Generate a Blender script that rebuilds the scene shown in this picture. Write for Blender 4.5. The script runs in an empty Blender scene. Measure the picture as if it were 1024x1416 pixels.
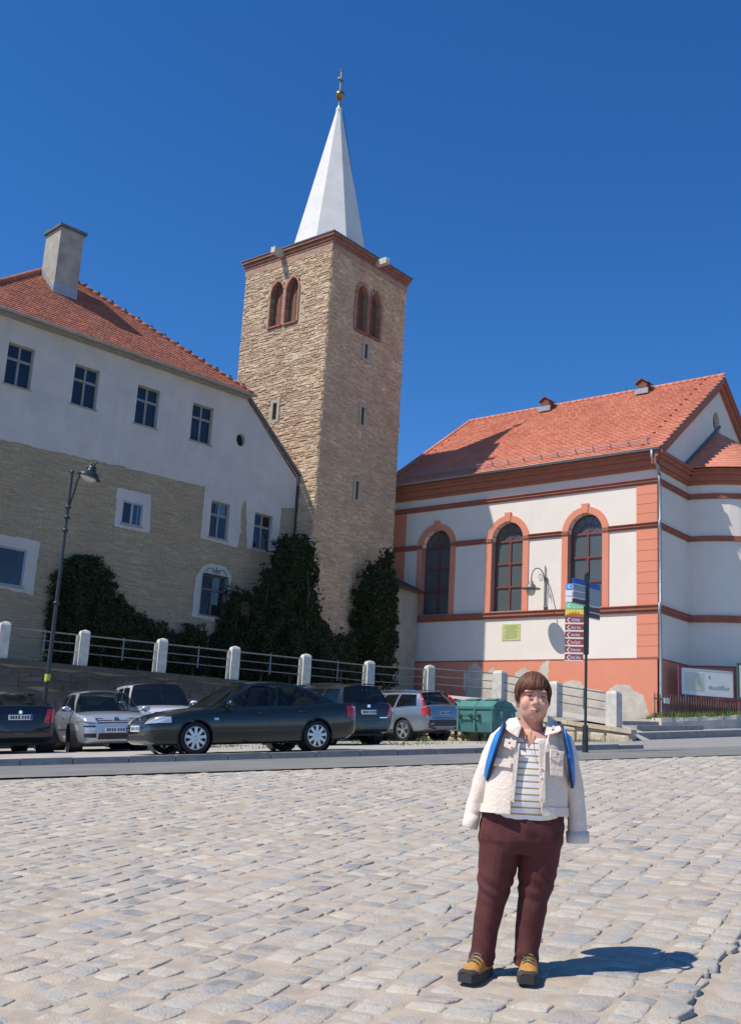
import bpy, bmesh, math, random
import numpy as np
from mathutils import Vector, Matrix, noise
random.seed(11); np.random.seed(11)
R = math.radians
V = Vector
scene = bpy.context.scene
col = scene.collection

# ------------------------------------------------------------------ camera
F = 1478.0; PITCH = R(13.04); ROLL = R(3.24); EYE = 1.55      # focal length in photo pixels (1024 x 1416)
_d = V((0, math.cos(PITCH), math.sin(PITCH)))
_u0 = V((0, -math.sin(PITCH), math.cos(PITCH)))
_r0 = V((1, 0, 0))
_r = math.cos(ROLL)*_r0 + math.sin(ROLL)*_u0
_u = -math.sin(ROLL)*_r0 + math.cos(ROLL)*_u0
CAM = V((0, 0, EYE))
cd = bpy.data.cameras.new('camera'); cam = bpy.data.objects.new('camera', cd); col.objects.link(cam)
m = Matrix((_r, _u, -_d)).transposed().to_4x4(); m.translation = CAM
cam.matrix_world = m
cd.sensor_fit = 'VERTICAL'; cd.sensor_height = 36.0; cd.sensor_width = 36.0
cd.lens = F/1416*36.0; cd.clip_start = 0.1; cd.clip_end = 2000
scene.camera = cam

# ------------------------------------------------------------------ light
SUN_EL = R(55.3); SUN_TO = V((-0.922, -0.387, 0)).normalized()   # horizontal direction towards the sun
sun_dir = V((SUN_TO.x*math.cos(SUN_EL), SUN_TO.y*math.cos(SUN_EL), math.sin(SUN_EL)))
w = bpy.data.worlds.new('World'); scene.world = w; w.use_nodes = True
nt = w.node_tree; nt.nodes.clear()
sky = nt.nodes.new('ShaderNodeTexSky'); sky.sky_type = 'NISHITA'; sky.sun_disc = False
sky.sun_elevation = SUN_EL; sky.sun_rotation = math.atan2(SUN_TO.x, SUN_TO.y)
sky.altitude = 2500; sky.air_density = 1.0; sky.dust_density = 0.0; sky.ozone_density = 4.0
hs = nt.nodes.new('ShaderNodeHueSaturation'); hs.inputs['Hue'].default_value = 0.505; hs.inputs['Saturation'].default_value = 1.27; hs.inputs['Value'].default_value = 1.10
bg = nt.nodes.new('ShaderNodeBackground'); bg.inputs['Strength'].default_value = 0.15
wo = nt.nodes.new('ShaderNodeOutputWorld')
nt.links.new(sky.outputs[0], hs.inputs['Color']); nt.links.new(hs.outputs[0], bg.inputs['Color']); nt.links.new(bg.outputs[0], wo.inputs['Surface'])
sl = bpy.data.lights.new('sun', 'SUN'); sl.energy = 5.0; sl.angle = R(0.53); sl.color = (1.0, 0.935, 0.83)
so = bpy.data.objects.new('sun', sl); col.objects.link(so)
so.rotation_euler = (-sun_dir).to_track_quat('-Z', 'Y').to_euler(); so.location = (-20, -10, 40)
vs = scene.view_settings; vs.view_transform = 'Standard'; vs.look = 'None'; vs.exposure = 0.0; vs.gamma = 1.0
vs.use_curve_mapping = False

# ------------------------------------------------------------------ pixels to places
def ray(x, y): return (x-512)*_r - (y-708)*_u + F*_d
def at(x, y, Y):                                   # point on a pixel's ray at forward distance Y
    r = ray(x, y); return CAM + r*(Y/r.y)
def on_plane(x, y, P, N):
    r = ray(x, y); return CAM + r*((P-CAM).dot(N)/r.dot(N))
def on_ground(x, y, zf):                           # march a pixel's ray to a height function
    r = ray(x, y); r = r/r.y; lo = 1.0
    t = 1.0
    while t < 80:
        p = CAM + r*t
        if p.z < zf(p.x, p.y): break
        t += 0.02
    return CAM + r*t

# ------------------------------------------------------------------ materials
MATS = {}
def mat(name, c, c2=None, rough=0.8, metal=0.0, scale=3.0, bump=0.0, bscale=None, detail=6.0, rnd=None, spec=0.5, coat=0.0, stain=None, distort=0.0, streak=None):
    """c, c2: colours mixed by noise; rnd: colours picked per piece (attribute rnd); stain: (colour, scale, amount)"""
    m = bpy.data.materials.new(name); m.use_nodes = True; MATS[name] = m
    nt = m.node_tree; N = nt.nodes; L = nt.links
    b = N['Principled BSDF']
    b.inputs['Roughness'].default_value = rough; b.inputs['Metallic'].default_value = metal
    b.inputs['Specular IOR Level'].default_value = spec
    if coat: b.inputs['Coat Weight'].default_value = coat; b.inputs['Coat Roughness'].default_value = 0.06
    tc = N.new('ShaderNodeTexCoord'); co = tc.outputs['Object']
    out = None
    if rnd:
        at_ = N.new('ShaderNodeAttribute'); at_.attribute_name = 'rnd'
        rp = N.new('ShaderNodeValToRGB'); cr = rp.color_ramp; cr.interpolation = 'LINEAR'
        n = len(rnd)
        for i, cc in enumerate(rnd):
            e = cr.elements[i] if i < 2 else cr.elements.new(0.5)
            e.position = i/(n-1) if n > 1 else 0
            e.color = (*cc, 1)
        # set positions again (new elements re-sort)
        for i in range(n): cr.elements[i].position = i/(n-1)
        for i, cc in enumerate(rnd): cr.elements[i].color = (*cc, 1)
        L.new(at_.outputs['Fac'], rp.inputs['Fac']); out = rp.outputs['Color']
    nz = N.new('ShaderNodeTexNoise'); nz.inputs['Scale'].default_value = scale; nz.inputs['Detail'].default_value = detail
    nz.inputs['Distortion'].default_value = distort
    L.new(co, nz.inputs['Vector'])
    def mix(fac, a, bcol, mode='MIX'):
        mx = N.new('ShaderNodeMix'); mx.data_type = 'RGBA'; mx.blend_type = mode
        if hasattr(fac, 'is_linked') or not isinstance(fac, (int, float)): L.new(fac, mx.inputs['Factor'])
        else: mx.inputs['Factor'].default_value = fac
        for s, vv in (('A', a), ('B', bcol)):
            k = mx.inputs[6] if s == 'A' else mx.inputs[7]
            if isinstance(vv, tuple): k.default_value = (*vv, 1)
            else: L.new(vv, k)
        return mx.outputs[2]
    def ramp(src, a, bb):
        mr = N.new('ShaderNodeMapRange'); mr.inputs['From Min'].default_value = a; mr.inputs['From Max'].default_value = bb
        L.new(src, mr.inputs['Value']); return mr.outputs['Result']
    if out is None:
        out = mix(ramp(nz.outputs['Fac'], 0.35, 0.65), c, c2) if c2 else None
    elif c2:                                            # noise tints the piece colour
        out = mix(ramp(nz.outputs['Fac'], 0.4, 0.75), out, c2)
    if stain:
        sc, ss, sa = stain
        n2 = N.new('ShaderNodeTexNoise'); n2.inputs['Scale'].default_value = ss; n2.inputs['Detail'].default_value = 8; n2.inputs['Roughness'].default_value = 0.65
        L.new(co, n2.inputs['Vector'])
        mr = ramp(n2.outputs['Fac'], 0.5, 0.72)
        ml = N.new('ShaderNodeMath'); ml.operation = 'MULTIPLY'; ml.inputs[1].default_value = sa; L.new(mr, ml.inputs[0])
        out = mix(ml.outputs[0], out if out is not None else c, sc)
    if streak:                                          # rain streaks: noise stretched down the wall
        sc, sa = streak; mp = N.new('ShaderNodeMapping'); mp.inputs['Scale'].default_value = (3.2, 3.2, .22); L.new(co, mp.inputs['Vector'])
        n4 = N.new('ShaderNodeTexNoise'); n4.inputs['Scale'].default_value = 1.0; n4.inputs['Detail'].default_value = 7; n4.inputs['Roughness'].default_value = .6; L.new(mp.outputs[0], n4.inputs['Vector'])
        ml = N.new('ShaderNodeMath'); ml.operation = 'MULTIPLY'; ml.inputs[1].default_value = sa; L.new(ramp(n4.outputs['Fac'], .48, .72), ml.inputs[0])
        out = mix(ml.outputs[0], out if out is not None else c, sc)
    if out is not None: L.new(out, b.inputs['Base Color'])
    else: b.inputs['Base Color'].default_value = (*c, 1)
    if bump:
        n3 = N.new('ShaderNodeTexNoise'); n3.inputs['Scale'].default_value = bscale or scale*4; n3.inputs['Detail'].default_value = 8
        L.new(co, n3.inputs['Vector'])
        bp = N.new('ShaderNodeBump'); bp.inputs['Strength'].default_value = bump; bp.inputs['Distance'].default_value = 0.02
        L.new(n3.outputs['Fac'], bp.inputs['Height']); L.new(bp.outputs[0], b.inputs['Normal'])
    return m
def glass(name, tint, alpha=0.5, rough=0.02):
    m = bpy.data.materials.new(name); m.use_nodes = True; MATS[name] = m
    nt = m.node_tree; N = nt.nodes; L = nt.links; b = N['Principled BSDF']
    b.inputs['Base Color'].default_value = (*tint, 1); b.inputs['Roughness'].default_value = rough
    b.inputs['Specular IOR Level'].default_value = 0.8
    tr = N.new('ShaderNodeBsdfTransparent'); tr.inputs['Color'].default_value = (0.55, 0.62, 0.6, 1)
    mx = N.new('ShaderNodeMixShader'); mx.inputs['Fac'].default_value = alpha
    L.new(tr.outputs[0], mx.inputs[1]); L.new(b.outputs[0], mx.inputs[2]); L.new(mx.outputs[0], N['Material Output'].inputs['Surface'])
    return m

# ------------------------------------------------------------------ mesh building
class MB:
    def __init__(s): s.v = []; s.f = []; s.r = []; s.m = []
    def add(s, vs, fs, rnd=0.5, mi=0):
        k = len(s.v); s.v += [tuple(p) for p in vs]
        for f in fs: s.f.append(tuple(i+k for i in f)); s.r.append(rnd); s.m.append(mi)
        return s
    def quad(s, a, b, c, d, rnd=0.5, mi=0): return s.add([a, b, c, d], [(0, 1, 2, 3)], rnd, mi)
    def poly(s, pts, rnd=0.5, mi=0): return s.add(pts, [tuple(range(len(pts)))], rnd, mi)
    def obox(s, c, ax, ay, az, rnd=0.5, mi=0):       # centre and three half vectors
        c, ax, ay, az = V(c), V(ax), V(ay), V(az)
        P = [c+sx*ax+sy*ay+sz*az for sz in (-1, 1) for sy in (-1, 1) for sx in (-1, 1)]
        return s.add(P, [(0, 2, 3, 1), (4, 5, 7, 6), (0, 1, 5, 4), (2, 6, 7, 3), (0, 4, 6, 2), (1, 3, 7, 5)], rnd, mi)
    def box(s, c, sx, sy, sz, rot=0, rnd=0.5, mi=0):
        ca, sa = math.cos(rot), math.sin(rot)
        return s.obox(c, (ca*sx/2, sa*sx/2, 0), (-sa*sy/2, ca*sy/2, 0), (0, 0, sz/2), rnd, mi)
    def prism(s, pts, ext, rnd=0.5, mi=0):           # planar loop swept by a vector
        n = len(pts); e = V(ext); P = [V(p) for p in pts] + [V(p)+e for p in pts]
        fs = [tuple(range(n))[::-1], tuple(range(n, 2*n))] + [(i, (i+1) % n, n+(i+1) % n, n+i) for i in range(n)]
        return s.add(P, fs, rnd, mi)
    def tube(s, pts, rad, seg=8, rnd=0.5, mi=0, caps=True):
        pts = [V(p) for p in pts]; n = len(pts)
        rads = rad if isinstance(rad, (list, tuple)) else [rad]*n
        t0 = (pts[1]-pts[0]).normalized()
        a = t0.orthogonal().normalized(); P = []
        for i in range(n):
            t = (pts[min(i+1, n-1)]-pts[max(i-1, 0)]).normalized()
            a = (a - t*a.dot(t)); a = a.normalized() if a.length > 1e-6 else t.orthogonal().normalized()
            b = t.cross(a)
            for k in range(seg):
                th = 2*math.pi*k/seg; P.append(pts[i] + (a*math.cos(th)+b*math.sin(th))*rads[i])
        fs = [(i*seg+k, i*seg+(k+1) % seg, (i+1)*seg+(k+1) % seg, (i+1)*seg+k) for i in range(n-1) for k in range(seg)]
        if caps: fs += [tuple(range(seg))[::-1], tuple(range((n-1)*seg, n*seg))]
        return s.add(P, fs, rnd, mi)
    def lathe(s, prof, c=(0, 0, 0), axis='Z', seg=24, rnd=0.5, mi=0, M=None, caps=True):   # prof: (radius, height)
        P = []; c = V(c)
        for r_, h in prof:
            for k in range(seg):
                th = 2*math.pi*k/seg; x, y = r_*math.cos(th), r_*math.sin(th)
                p = V((x, y, h)) if axis == 'Z' else (V((x, h, y)) if axis == 'Y' else V((h, x, y)))
                if M is not None: p = M @ p
                P.append(c+p)
        n = len(prof)
        fs = [(i*seg+k, i*seg+(k+1) % seg, (i+1)*seg+(k+1) % seg, (i+1)*seg+k) for i in range(n-1) for k in range(seg)]
        if caps: fs += [tuple(range(seg))[::-1], tuple(range((n-1)*seg, n*seg))]
        return s.add(P, fs, rnd, mi)
    def ball(s, c, rx, ry=None, rz=None, seg=16, rings=10, M=None, rnd=0.5, mi=0):
        ry = rx if ry is None else ry; rz = rx if rz is None else rz; c = V(c); P = []
        for i in range(rings+1):
            ph = math.pi*i/rings
            for k in range(seg):
                th = 2*math.pi*k/seg
                p = V((rx*math.sin(ph)*math.cos(th), ry*math.sin(ph)*math.sin(th), rz*math.cos(ph)))
                if M is not None: p = M @ p
                P.append(c+p)
        fs = [(i*seg+k, (i+1)*seg+k, (i+1)*seg+(k+1) % seg, i*seg+(k+1) % seg) for i in range(rings) for k in range(seg)]
        return s.add(P, fs, rnd, mi)
    def loft(s, rings, closed=True, caps=True, rnd=0.5, mi=0):
        n = len(rings[0]); P = [p for r_ in rings for p in r_]; k_ = n if closed else n-1
        fs = [(i*n+k, i*n+(k+1) % n, (i+1)*n+(k+1) % n, (i+1)*n+k) for i in range(len(rings)-1) for k in range(k_)]
        if caps: fs += [tuple(range(n))[::-1], tuple(range((len(rings)-1)*n, len(rings)*n))]
        return s.add(P, fs, rnd, mi)
    def mesh(s, name):
        me = bpy.data.meshes.new(name); me.from_pydata(s.v, [], s.f)
        a = me.attributes.new('rnd', 'FLOAT', 'FACE'); a.data.foreach_set('value', np.array(s.r, dtype=np.float32)[:len(me.polygons)])
        if any(s.m): me.polygons.foreach_set('material_index', np.array(s.m, dtype=np.int32))
        me.update(); return me
    def build(s, name, material=None, parent=None, smooth=False, local=False, label=None, kind=None):
        return link(name, s.mesh(name), material, parent, smooth, local, label, kind)
WORLD = {}                                            # world translation of things (roots without rotation)
def link(name, me, material=None, parent=None, smooth=False, local=False, label=None, kind=None):
    mm = material if isinstance(material, (list, tuple)) else ([material] if material else [])
    if not me.materials:
        for q in mm: me.materials.append(MATS[q] if isinstance(q, str) else q)
    if smooth: me.polygons.foreach_set('use_smooth', np.ones(len(me.polygons), dtype=bool))
    o = bpy.data.objects.new(name, me); col.objects.link(o)
    if parent is not None:
        o.parent = parent
        if not local: o.matrix_parent_inverse = Matrix.Translation(-V(WORLD.get(parent.name, (0, 0, 0))))
    if label: o['label'] = label
    if kind: o['kind'] = kind
    return o
def tag(o, label=None, cat=None, group=None, kind=None):
    if label: o['label'] = label
    if cat: o['category'] = cat
    if group: o['group'] = group
    if kind: o['kind'] = kind
    return o
def thing(name, loc, label, cat, group=None, rot=None):
    o = bpy.data.objects.new(name, None); col.objects.link(o); o.location = loc; o.empty_display_size = 0.2
    if rot is not None: o.rotation_euler = rot
    WORLD[o.name] = V(loc)
    return tag(o, label, cat, group)
def recalc(me):
    bm = bmesh.new(); bm.from_mesh(me); bmesh.ops.recalc_face_normals(bm, faces=bm.faces); bm.to_mesh(me); bm.free(); return me
_ts = bpy.data.scenes.new('workbench')                 # empty side scene to evaluate modifiers in, removed at the end
def bake(o, extra=()):
    for q in [o]+list(extra): _ts.collection.objects.link(q)
    vl = _ts.view_layers[0]; vl.update(); me = bpy.data.meshes.new_from_object(o.evaluated_get(vl.depsgraph))
    for q in [o]+list(extra): bpy.data.objects.remove(q)
    me.materials.clear(); return me
def inside(x, y, poly):
    c = False; n = len(poly); j = n-1
    for i in range(n):
        xi, yi = poly[i]; xj, yj = poly[j]
        if (yi > y) != (yj > y) and x < (xj-xi)*(y-yi)/(yj-yi)+xi: c = not c
        j = i
    return c
def edge_dist(x, y, poly):
    best = 1e9; n = len(poly)
    for i in range(n):
        ax, ay = poly[i]; bx, by = poly[(i+1) % n]
        dx, dy = bx-ax, by-ay; L2 = dx*dx+dy*dy or 1e-9
        t = max(0, min(1, ((x-ax)*dx+(y-ay)*dy)/L2))
        best = min(best, math.hypot(x-ax-t*dx, y-ay-t*dy))
    return best

class Facade:                                         # a vertical wall plane: u along it, z up, off outwards
    def __init__(s, P, d):
        s.P = V((P[0], P[1], 0)); s.d = V((d[0], d[1], 0)).normalized()
        n = V((s.d.y, -s.d.x, 0))
        if n.dot(s.P - V((CAM.x, CAM.y, 0))) > 0: n = -n
        s.n = n
    def p(s, u, z, off=0.0): return s.P + s.d*u + s.n*off + V((0, 0, z))
    def uz(s, x, y, off=0.0):
        q = on_plane(x, y, s.P+s.n*off, s.n); return ((q-s.P).dot(s.d), q.z)
    def rect(s, px, off=0.0):                         # TL TR BR BL pixels -> u0,u1,z0,z1
        q = [s.uz(*a, off) for a in px]
        us = sorted([(q[0][0]+q[3][0])/2, (q[1][0]+q[2][0])/2]); zs = sorted([(q[0][1]+q[1][1])/2, (q[2][1]+q[3][1])/2])
        return us[0], us[1], zs[0], zs[1]
    def sheet(s, outer, holes=(), off=0.0, reveal=0.0):
        """wall skin with openings (loops of (u,z)), with reveals going inwards"""
        bm = bmesh.new(); es = []
        for loop in [outer]+list(holes):
            vs = [bm.verts.new(s.p(u, z, off)) for u, z in loop]
            es += [bm.edges.new((vs[i], vs[(i+1) % len(vs)])) for i in range(len(vs))]
        bmesh.ops.triangle_fill(bm, edges=es, use_beauty=True, normal=s.n)
        if reveal:
            for loop in holes:
                a = [bm.verts.new(s.p(u, z, off)) for u, z in loop]; b = [bm.verts.new(s.p(u, z, off-reveal)) for u, z in loop]
                for i in range(len(a)): bm.faces.new((a[i], a[(i+1) % len(a)], b[(i+1) % len(a)], b[i]))
        me = bpy.data.meshes.new('sheet'); bm.to_mesh(me); bm.free(); return me
    def slab(s, mb, u0, u1, z0, z1, o0, o1, rnd=0.5, mi=0):
        c = s.p((u0+u1)/2, (z0+z1)/2, (o0+o1)/2)
        mb.obox(c, s.d*(abs(u1-u0)/2), s.n*(abs(o1-o0)/2), V((0, 0, abs(z1-z0)/2)), rnd, mi); return mb
def rectloop(u0, u1, z0, z1): return [(u0, z0), (u1, z0), (u1, z1), (u0, z1)]
def archloop(u0, u1, z0, zs, rise=None, seg=12, point=0.0):   # round or pointed arch
    c = (u0+u1)/2; hw = (u1-u0)/2; L = [(u0, z0), (u1, z0)]
    rise = rise or hw
    for i in range(seg+1):
        a = math.pi*i/seg; x = math.cos(a); y = math.sin(a)
        if point:
            xx = abs(x); y = math.sqrt(max(0, 1-((xx+point)/(1+point))**2))/math.sqrt(1-(point/(1+point))**2)
        L.append((c+hw*x, zs+rise*y))
    return L
# ================================================================== materials
mat('ground_earth', (.20, .17, .12), (.11, .12, .06), rough=.95, scale=.6, bump=.3)
mat('sand', (0.529, 0.439, 0.340), (0.414, 0.348, 0.275), rough=.95, scale=7, bump=.6, bscale=140, stain=((0.287, 0.251, 0.211), 2.2, .6))
mat('cobble', (0.478, 0.475, 0.450), (0.478, 0.410, 0.325), rough=.92, spec=.15, scale=9, bump=.55, bscale=60, detail=10, stain=((0.257, 0.243, 0.225), 16, .45),
    rnd=[(0.251, 0.258, 0.265), (0.457, 0.423, 0.367), (0.353, 0.339, 0.316), (0.569, 0.506, 0.415), (0.406, 0.384, 0.347), (0.301, 0.314, 0.329), (0.478, 0.399, 0.325), (0.210, 0.221, 0.236), (0.478, 0.444, 0.390), (0.371, 0.358, 0.340)])
mat('asphalt', (0.160, 0.158, 0.150), (0.204, 0.200, 0.190), rough=.9, scale=1.2, bump=.25, bscale=220, stain=((0.264, 0.248, 0.225), .8, .5))
mat('asphalt_pale', (.23, .225, .22), (.29, .28, .27), rough=.9, scale=1.5, bump=.25, bscale=180)
mat('kerb_stone', (.26, .245, .23), (.34, .315, .29), rough=.85, scale=5, bump=.3, bscale=70)
mat('lot_paving', (.44, .40, .36), (.35, .32, .29), rough=.95, scale=2.2, bump=.5, bscale=30, stain=((.22, .25, .12), 1.1, .55))
mat('concrete', (0.650, 0.621, 0.546), (0.520, 0.499, 0.444), rough=.9, scale=6, bump=.3, bscale=60, stain=((0.390, 0.371, 0.324), 4, .35))
mat('path', (.50, .47, .42), (.42, .39, .35), rough=.95, scale=2, bump=.3)
mat('grass_blade', (.16, .24, .06), (.09, .15, .03), rough=.85, scale=3)

# ================================================================== terrain heights (world z; 0 is under the camera)
E0 = V((-6.75, 19.5, 0)); E1 = V((.917, .399, 0)).normalized(); EN = V((-E1.y, E1.x, 0))   # road axis along the far kerb
def sn(x, y):
    d = V((x, y, 0))-E0; return d.dot(E1), d.dot(EN)
def sn_xy(s, n): return E0 + E1*s + EN*n
def z_plaza(x, y): return .0476*x + .0835*y
def z_road(x, y):
    s, n = sn(x, y); return EYE-.52+.076*max(-60, min(34, s))
def z_lot(x, y): return z_road(x, y)+.12
def grid_sheet(fn, pts, name, matn, off=0.0, kind='structure', parent=None):
    """pts: rows of (x,y)"""
    mb = MB(); n = len(pts[0]); P = [(x, y, fn(x, y)+off) for r_ in pts for x, y in r_]
    mb.add(P, [(i*n+k, i*n+k+1, (i+1)*n+k+1, (i+1)*n+k) for i in range(len(pts)-1) for k in range(n-1)])
    o = mb.build(name, matn, parent); o['kind'] = kind; return o

# the whole ground as one sheet to the horizon
def z_all(x, y):
    s, n = sn(x, y)
    if n < -5: z = z_plaza(max(-40, min(40, x)), max(-30, min(40, y)))
    else: z = z_road(x, y)+.1
    return z
gx = [-400, -200, -100, -60] + list(range(-40, 45, 4)) + [60, 100, 200, 400]
gy = [-400, -200, -100, -50] + list(range(-30, 70, 4)) + [90, 150, 300, 600]
grid_sheet(z_all, [[(x, y) for x in gx] for y in gy], 'ground', 'ground_earth', -.30)

# strips of cobbles head 30 degrees right of forward; a little step runs along one of them at the right
rd = V((.47, .883, 0)).normalized(); cdir = V((rd.y, -rd.x, 0))       # along a strip / across it
step_c = V((1.50, 5.08, 0)).dot(cdir); STEP_H = .038
def a_max(q, n_):                                       # along a strip up to the road edge
    p = cdir*q; return (n_-(p-E0).dot(EN))/rd.dot(EN)
def z_sand(x, y): return z_plaza(x, y) - .001 + .004*noise.noise(V((x*2.3, y*2.3, 0)))
def bed(q0, q1, dz, nq):
    mb = MB(); na = 160; P = []
    for q in np.linspace(q0, q1, nq+1):
        am = a_max(q, -5.0)
        for k in range(na+1):
            p = cdir*q+rd*(-12+(am+12)*k/na); P.append((p.x, p.y, z_sand(p.x, p.y)-dz*(1 if q > step_c else .55+.5*noise.noise(V((k*.9, 0, 5))))))
    mb.add(P, [(i*(na+1)+k, i*(na+1)+k+1, (i+1)*(na+1)+k+1, (i+1)*(na+1)+k) for i in range(nq) for k in range(na)]); return mb
plaza = bed(-16, step_c-.07, 0, 110).build('plaza', 'sand'); plaza['kind'] = 'structure'
mb = MB()
for k in range(80):
    p0 = cdir*(step_c-.07)+rd*(k*.25-2); p1 = p0+rd*.25
    if sn(p1.x, p1.y)[1] > -5.05: break
    mb.quad(V((p0.x, p0.y, z_sand(p0.x, p0.y))), V((p1.x, p1.y, z_sand(p1.x, p1.y))), V((p1.x, p1.y, z_sand(p1.x, p1.y)-STEP_H-.02)), V((p0.x, p0.y, z_sand(p0.x, p0.y)-STEP_H-.02)))
mb.build('step_riser', 'sand', plaza)
lowbed = bed(step_c-.07, 16, STEP_H, 110).build('sunken_bed', 'sand', plaza)
# cobbles: strips of stones, heading 30 degrees right of forward
stones = []
q = -11.0
def in_view(p):
    v = V((p.x, p.y, z_plaza(p.x, p.y)))-CAM
    zc = v.dot(_d)
    if zc < 1: return None
    return 512+F*v.dot(_r)/zc, 708-F*v.dot(_u)/zc
while q < 13:
    wq = random.uniform(.14, .25); a = -1+random.uniform(0, .2)
    if 0 < step_c-q < .36: wq = step_c-q if step_c-q < .26 else (step_c-q)/2
    while a < 24:
        la = random.choice([random.uniform(.095, .15), random.uniform(.13, .20), random.uniform(.16, .25)])
        p = cdir*(q+wq/2)+rd*(a+la/2); s, n = sn(p.x, p.y)
        pv = in_view(p)
        if n < -5.06 and pv and -130 < pv[0] < 1150 and pv[1] < 1520: stones.append((p+(cdir*random.uniform(-.03, .025) if abs(q+wq-step_c) < .012 else V((0, 0, 0))), wq, la, pv))
        a += la
    q += wq
CORN = ((-1, -.72), (-.93, -.93), (-.72, -1), (0, -1.02), (.72, -1), (.93, -.93), (1, -.72), (1, 0), (1, .72), (.93, .93), (.72, 1), (0, 1.02), (-.72, 1), (-.93, .93), (-1, .72), (-1, 0))
def cobble(p, wq, la):
    mb = MB(); hw = wq/2-random.uniform(.004, .014); hl = la/2-random.uniform(.004, .013)
    low = p.dot(cdir) > step_c
    zt = random.uniform(.0, .007)-(STEP_H if low else 0)
    if random.random() < .14: zt -= .009                         # sunk under the sand here and there
    tilt = (random.gauss(0, .030), random.gauss(0, .045)); rot = random.gauss(0, .07); crown = random.uniform(.001, .005)
    kx = [random.uniform(.84, 1.04) for _ in range(2)]; ky = [random.uniform(.84, 1.04) for _ in range(2)]; sk = random.gauss(0, .07)
    base = []
    for cx, cy in CORN:
        j = random.uniform(.95, 1.03); base.append(((cx*(kx[0] if cy < 0 else kx[1])+sk*cy)*hw*j, cy*(ky[0] if cx < 0 else ky[1])*hl*j))
    rings = ((1.02, -.05), (1.0, zt-.005), (.95, zt-.001), (.80, zt+crown*.6)); n = len(CORN)
    P = []; cr, sr = math.cos(rot), math.sin(rot)
    for sc, z in rings:
        for bx, by in base:
            x = (bx*cr-by*sr)*sc; y = (bx*sr+by*cr)*sc; g = p+cdir*x+rd*y
            wv = .0022*noise.noise(V((g.x*28, g.y*28, 7)))
            P.append((g.x, g.y, z_plaza(g.x, g.y)+z+tilt[0]*x+tilt[1]*y+wv))
    g = p; P.append((g.x, g.y, z_plaza(g.x, g.y)+zt+crown))
    fs = [(i*n+k, i*n+(k+1) % n, (i+1)*n+(k+1) % n, (i+1)*n+k) for i in range(3) for k in range(n)]
    fs += [(3*n+k, 3*n+(k+1) % n, 4*n) for k in range(n)]
    mb.add(P, fs, random.random()); return mb
vis = sorted([t for t in stones if 0 <= t[3][0] <= 1024 and t[3][1] <= 1416], key=lambda t: -t[3][1])
near = set(id(t) for t in vis[:300])
rest = MB()
for t in stones:
    mb = cobble(*t[:3])
    if id(t) in near: mb.build('cobble', 'cobble', plaza, smooth=True)
    else: rest.add(mb.v, mb.f, mb.r[0])
rest.build('cobbles', 'cobble', plaza, smooth=True, kind='stuff')
# road, kerbs, lot
def strip(s0, s1, n0, n1, ds=1.0, dn=1.0):
    S = np.linspace(s0, s1, max(2, int((s1-s0)/ds)+1)); Nn = np.linspace(n0, n1, max(2, int((n1-n0)/dn)+1))
    return [[(sn_xy(s, n).x, sn_xy(s, n).y) for s in S] for n in Nn]
tag(grid_sheet(z_road, strip(-60, 60, -5.05, .05, 2), 'road', 'asphalt', .012), 'narrow grey asphalt road climbing past the parked cars')
grid_sheet(z_road, strip(14.6, 60, .05, 12.5, 2), 'side_street', 'asphalt_pale', .008)
lot = grid_sheet(z_lot, strip(-40, 14.6, .12, 24, 1), 'parking_lot', 'lot_paving')
kerb = MB(); kp = None
kroot = grid_sheet(z_road, strip(-40, 14.6, 0.0, .30, 2), 'kerb_foundation', 'kerb_stone', .02)
s = -16.0
while s < 14.6:
    l = random.uniform(.85, 1.05); e = min(s+l, 14.6)
    a = sn_xy(s+.008, .14); b = sn_xy(e-.008, .14); mb = MB(); hh = .075+random.uniform(-.008, .008); zc = .055
    if s > 13.5: zc -= .03
    c = (a+b)/2; c.z = z_road(c.x, c.y)+zc
    mb.obox(c, V(((b-a).x/2, (b-a).y/2, (z_road(b.x, b.y)-z_road(a.x, a.y))/2)), EN*.14, V((0, 0, hh)))
    mb.build('kerb_stone', 'kerb_stone', kroot); s += l
# ================================================================== building materials
STONE = [(0.493, 0.365, 0.230), (0.664, 0.507, 0.326), (0.568, 0.406, 0.268), (0.728, 0.568, 0.383), (0.536, 0.406, 0.258), (0.610, 0.427, 0.287), (0.685, 0.538, 0.354), (0.557, 0.375, 0.258), (0.750, 0.599, 0.412)]
mat('tower_stone', (.4, .3, .2), (.50, .34, .24), rough=.9, scale=1.1, bump=.6, bscale=22, rnd=STONE)
mat('mortar', (0.500, 0.412, 0.279), (0.420, 0.343, 0.234), rough=.95, scale=8, bump=.4)
mat('house_stone', (0.324, 0.258, 0.166), (0.356, 0.283, 0.193), rough=.92, stain=((.40, .25, .19), .45, .45), scale=.6, bump=.6, bscale=20, rnd=[(0.335, 0.273, 0.184), (0.421, 0.340, 0.225), (0.378, 0.304, 0.202), (0.443, 0.360, 0.244), (0.389, 0.304, 0.207), (0.356, 0.294, 0.198)])
mat('plaster', (0.565, 0.535, 0.490), (0.508, 0.481, 0.445), rough=.9, scale=1.2, bump=.15, bscale=30, stain=((0.429, 0.400, 0.360), .9, .5), streak=((0.407, 0.383, 0.350), .25))
mat('cream_wall', (0.806, 0.730, 0.646), (0.775, 0.700, 0.617), rough=.9, scale=.8, bump=.08, bscale=40, stain=((0.694, 0.630, 0.551), .5, .3), streak=((0.632, 0.570, 0.494), .12))
mat('salmon', (.74, .265, .165), (.70, .25, .155), rough=.88, scale=1.0, bump=.08, bscale=50, stain=((.62, .27, .19), 1.6, .4), streak=((.60, .26, .18), .15))
mat('brick_red', (.36, .125, .08), (.30, .10, .07), rough=.85, scale=3, bump=.1)
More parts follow.
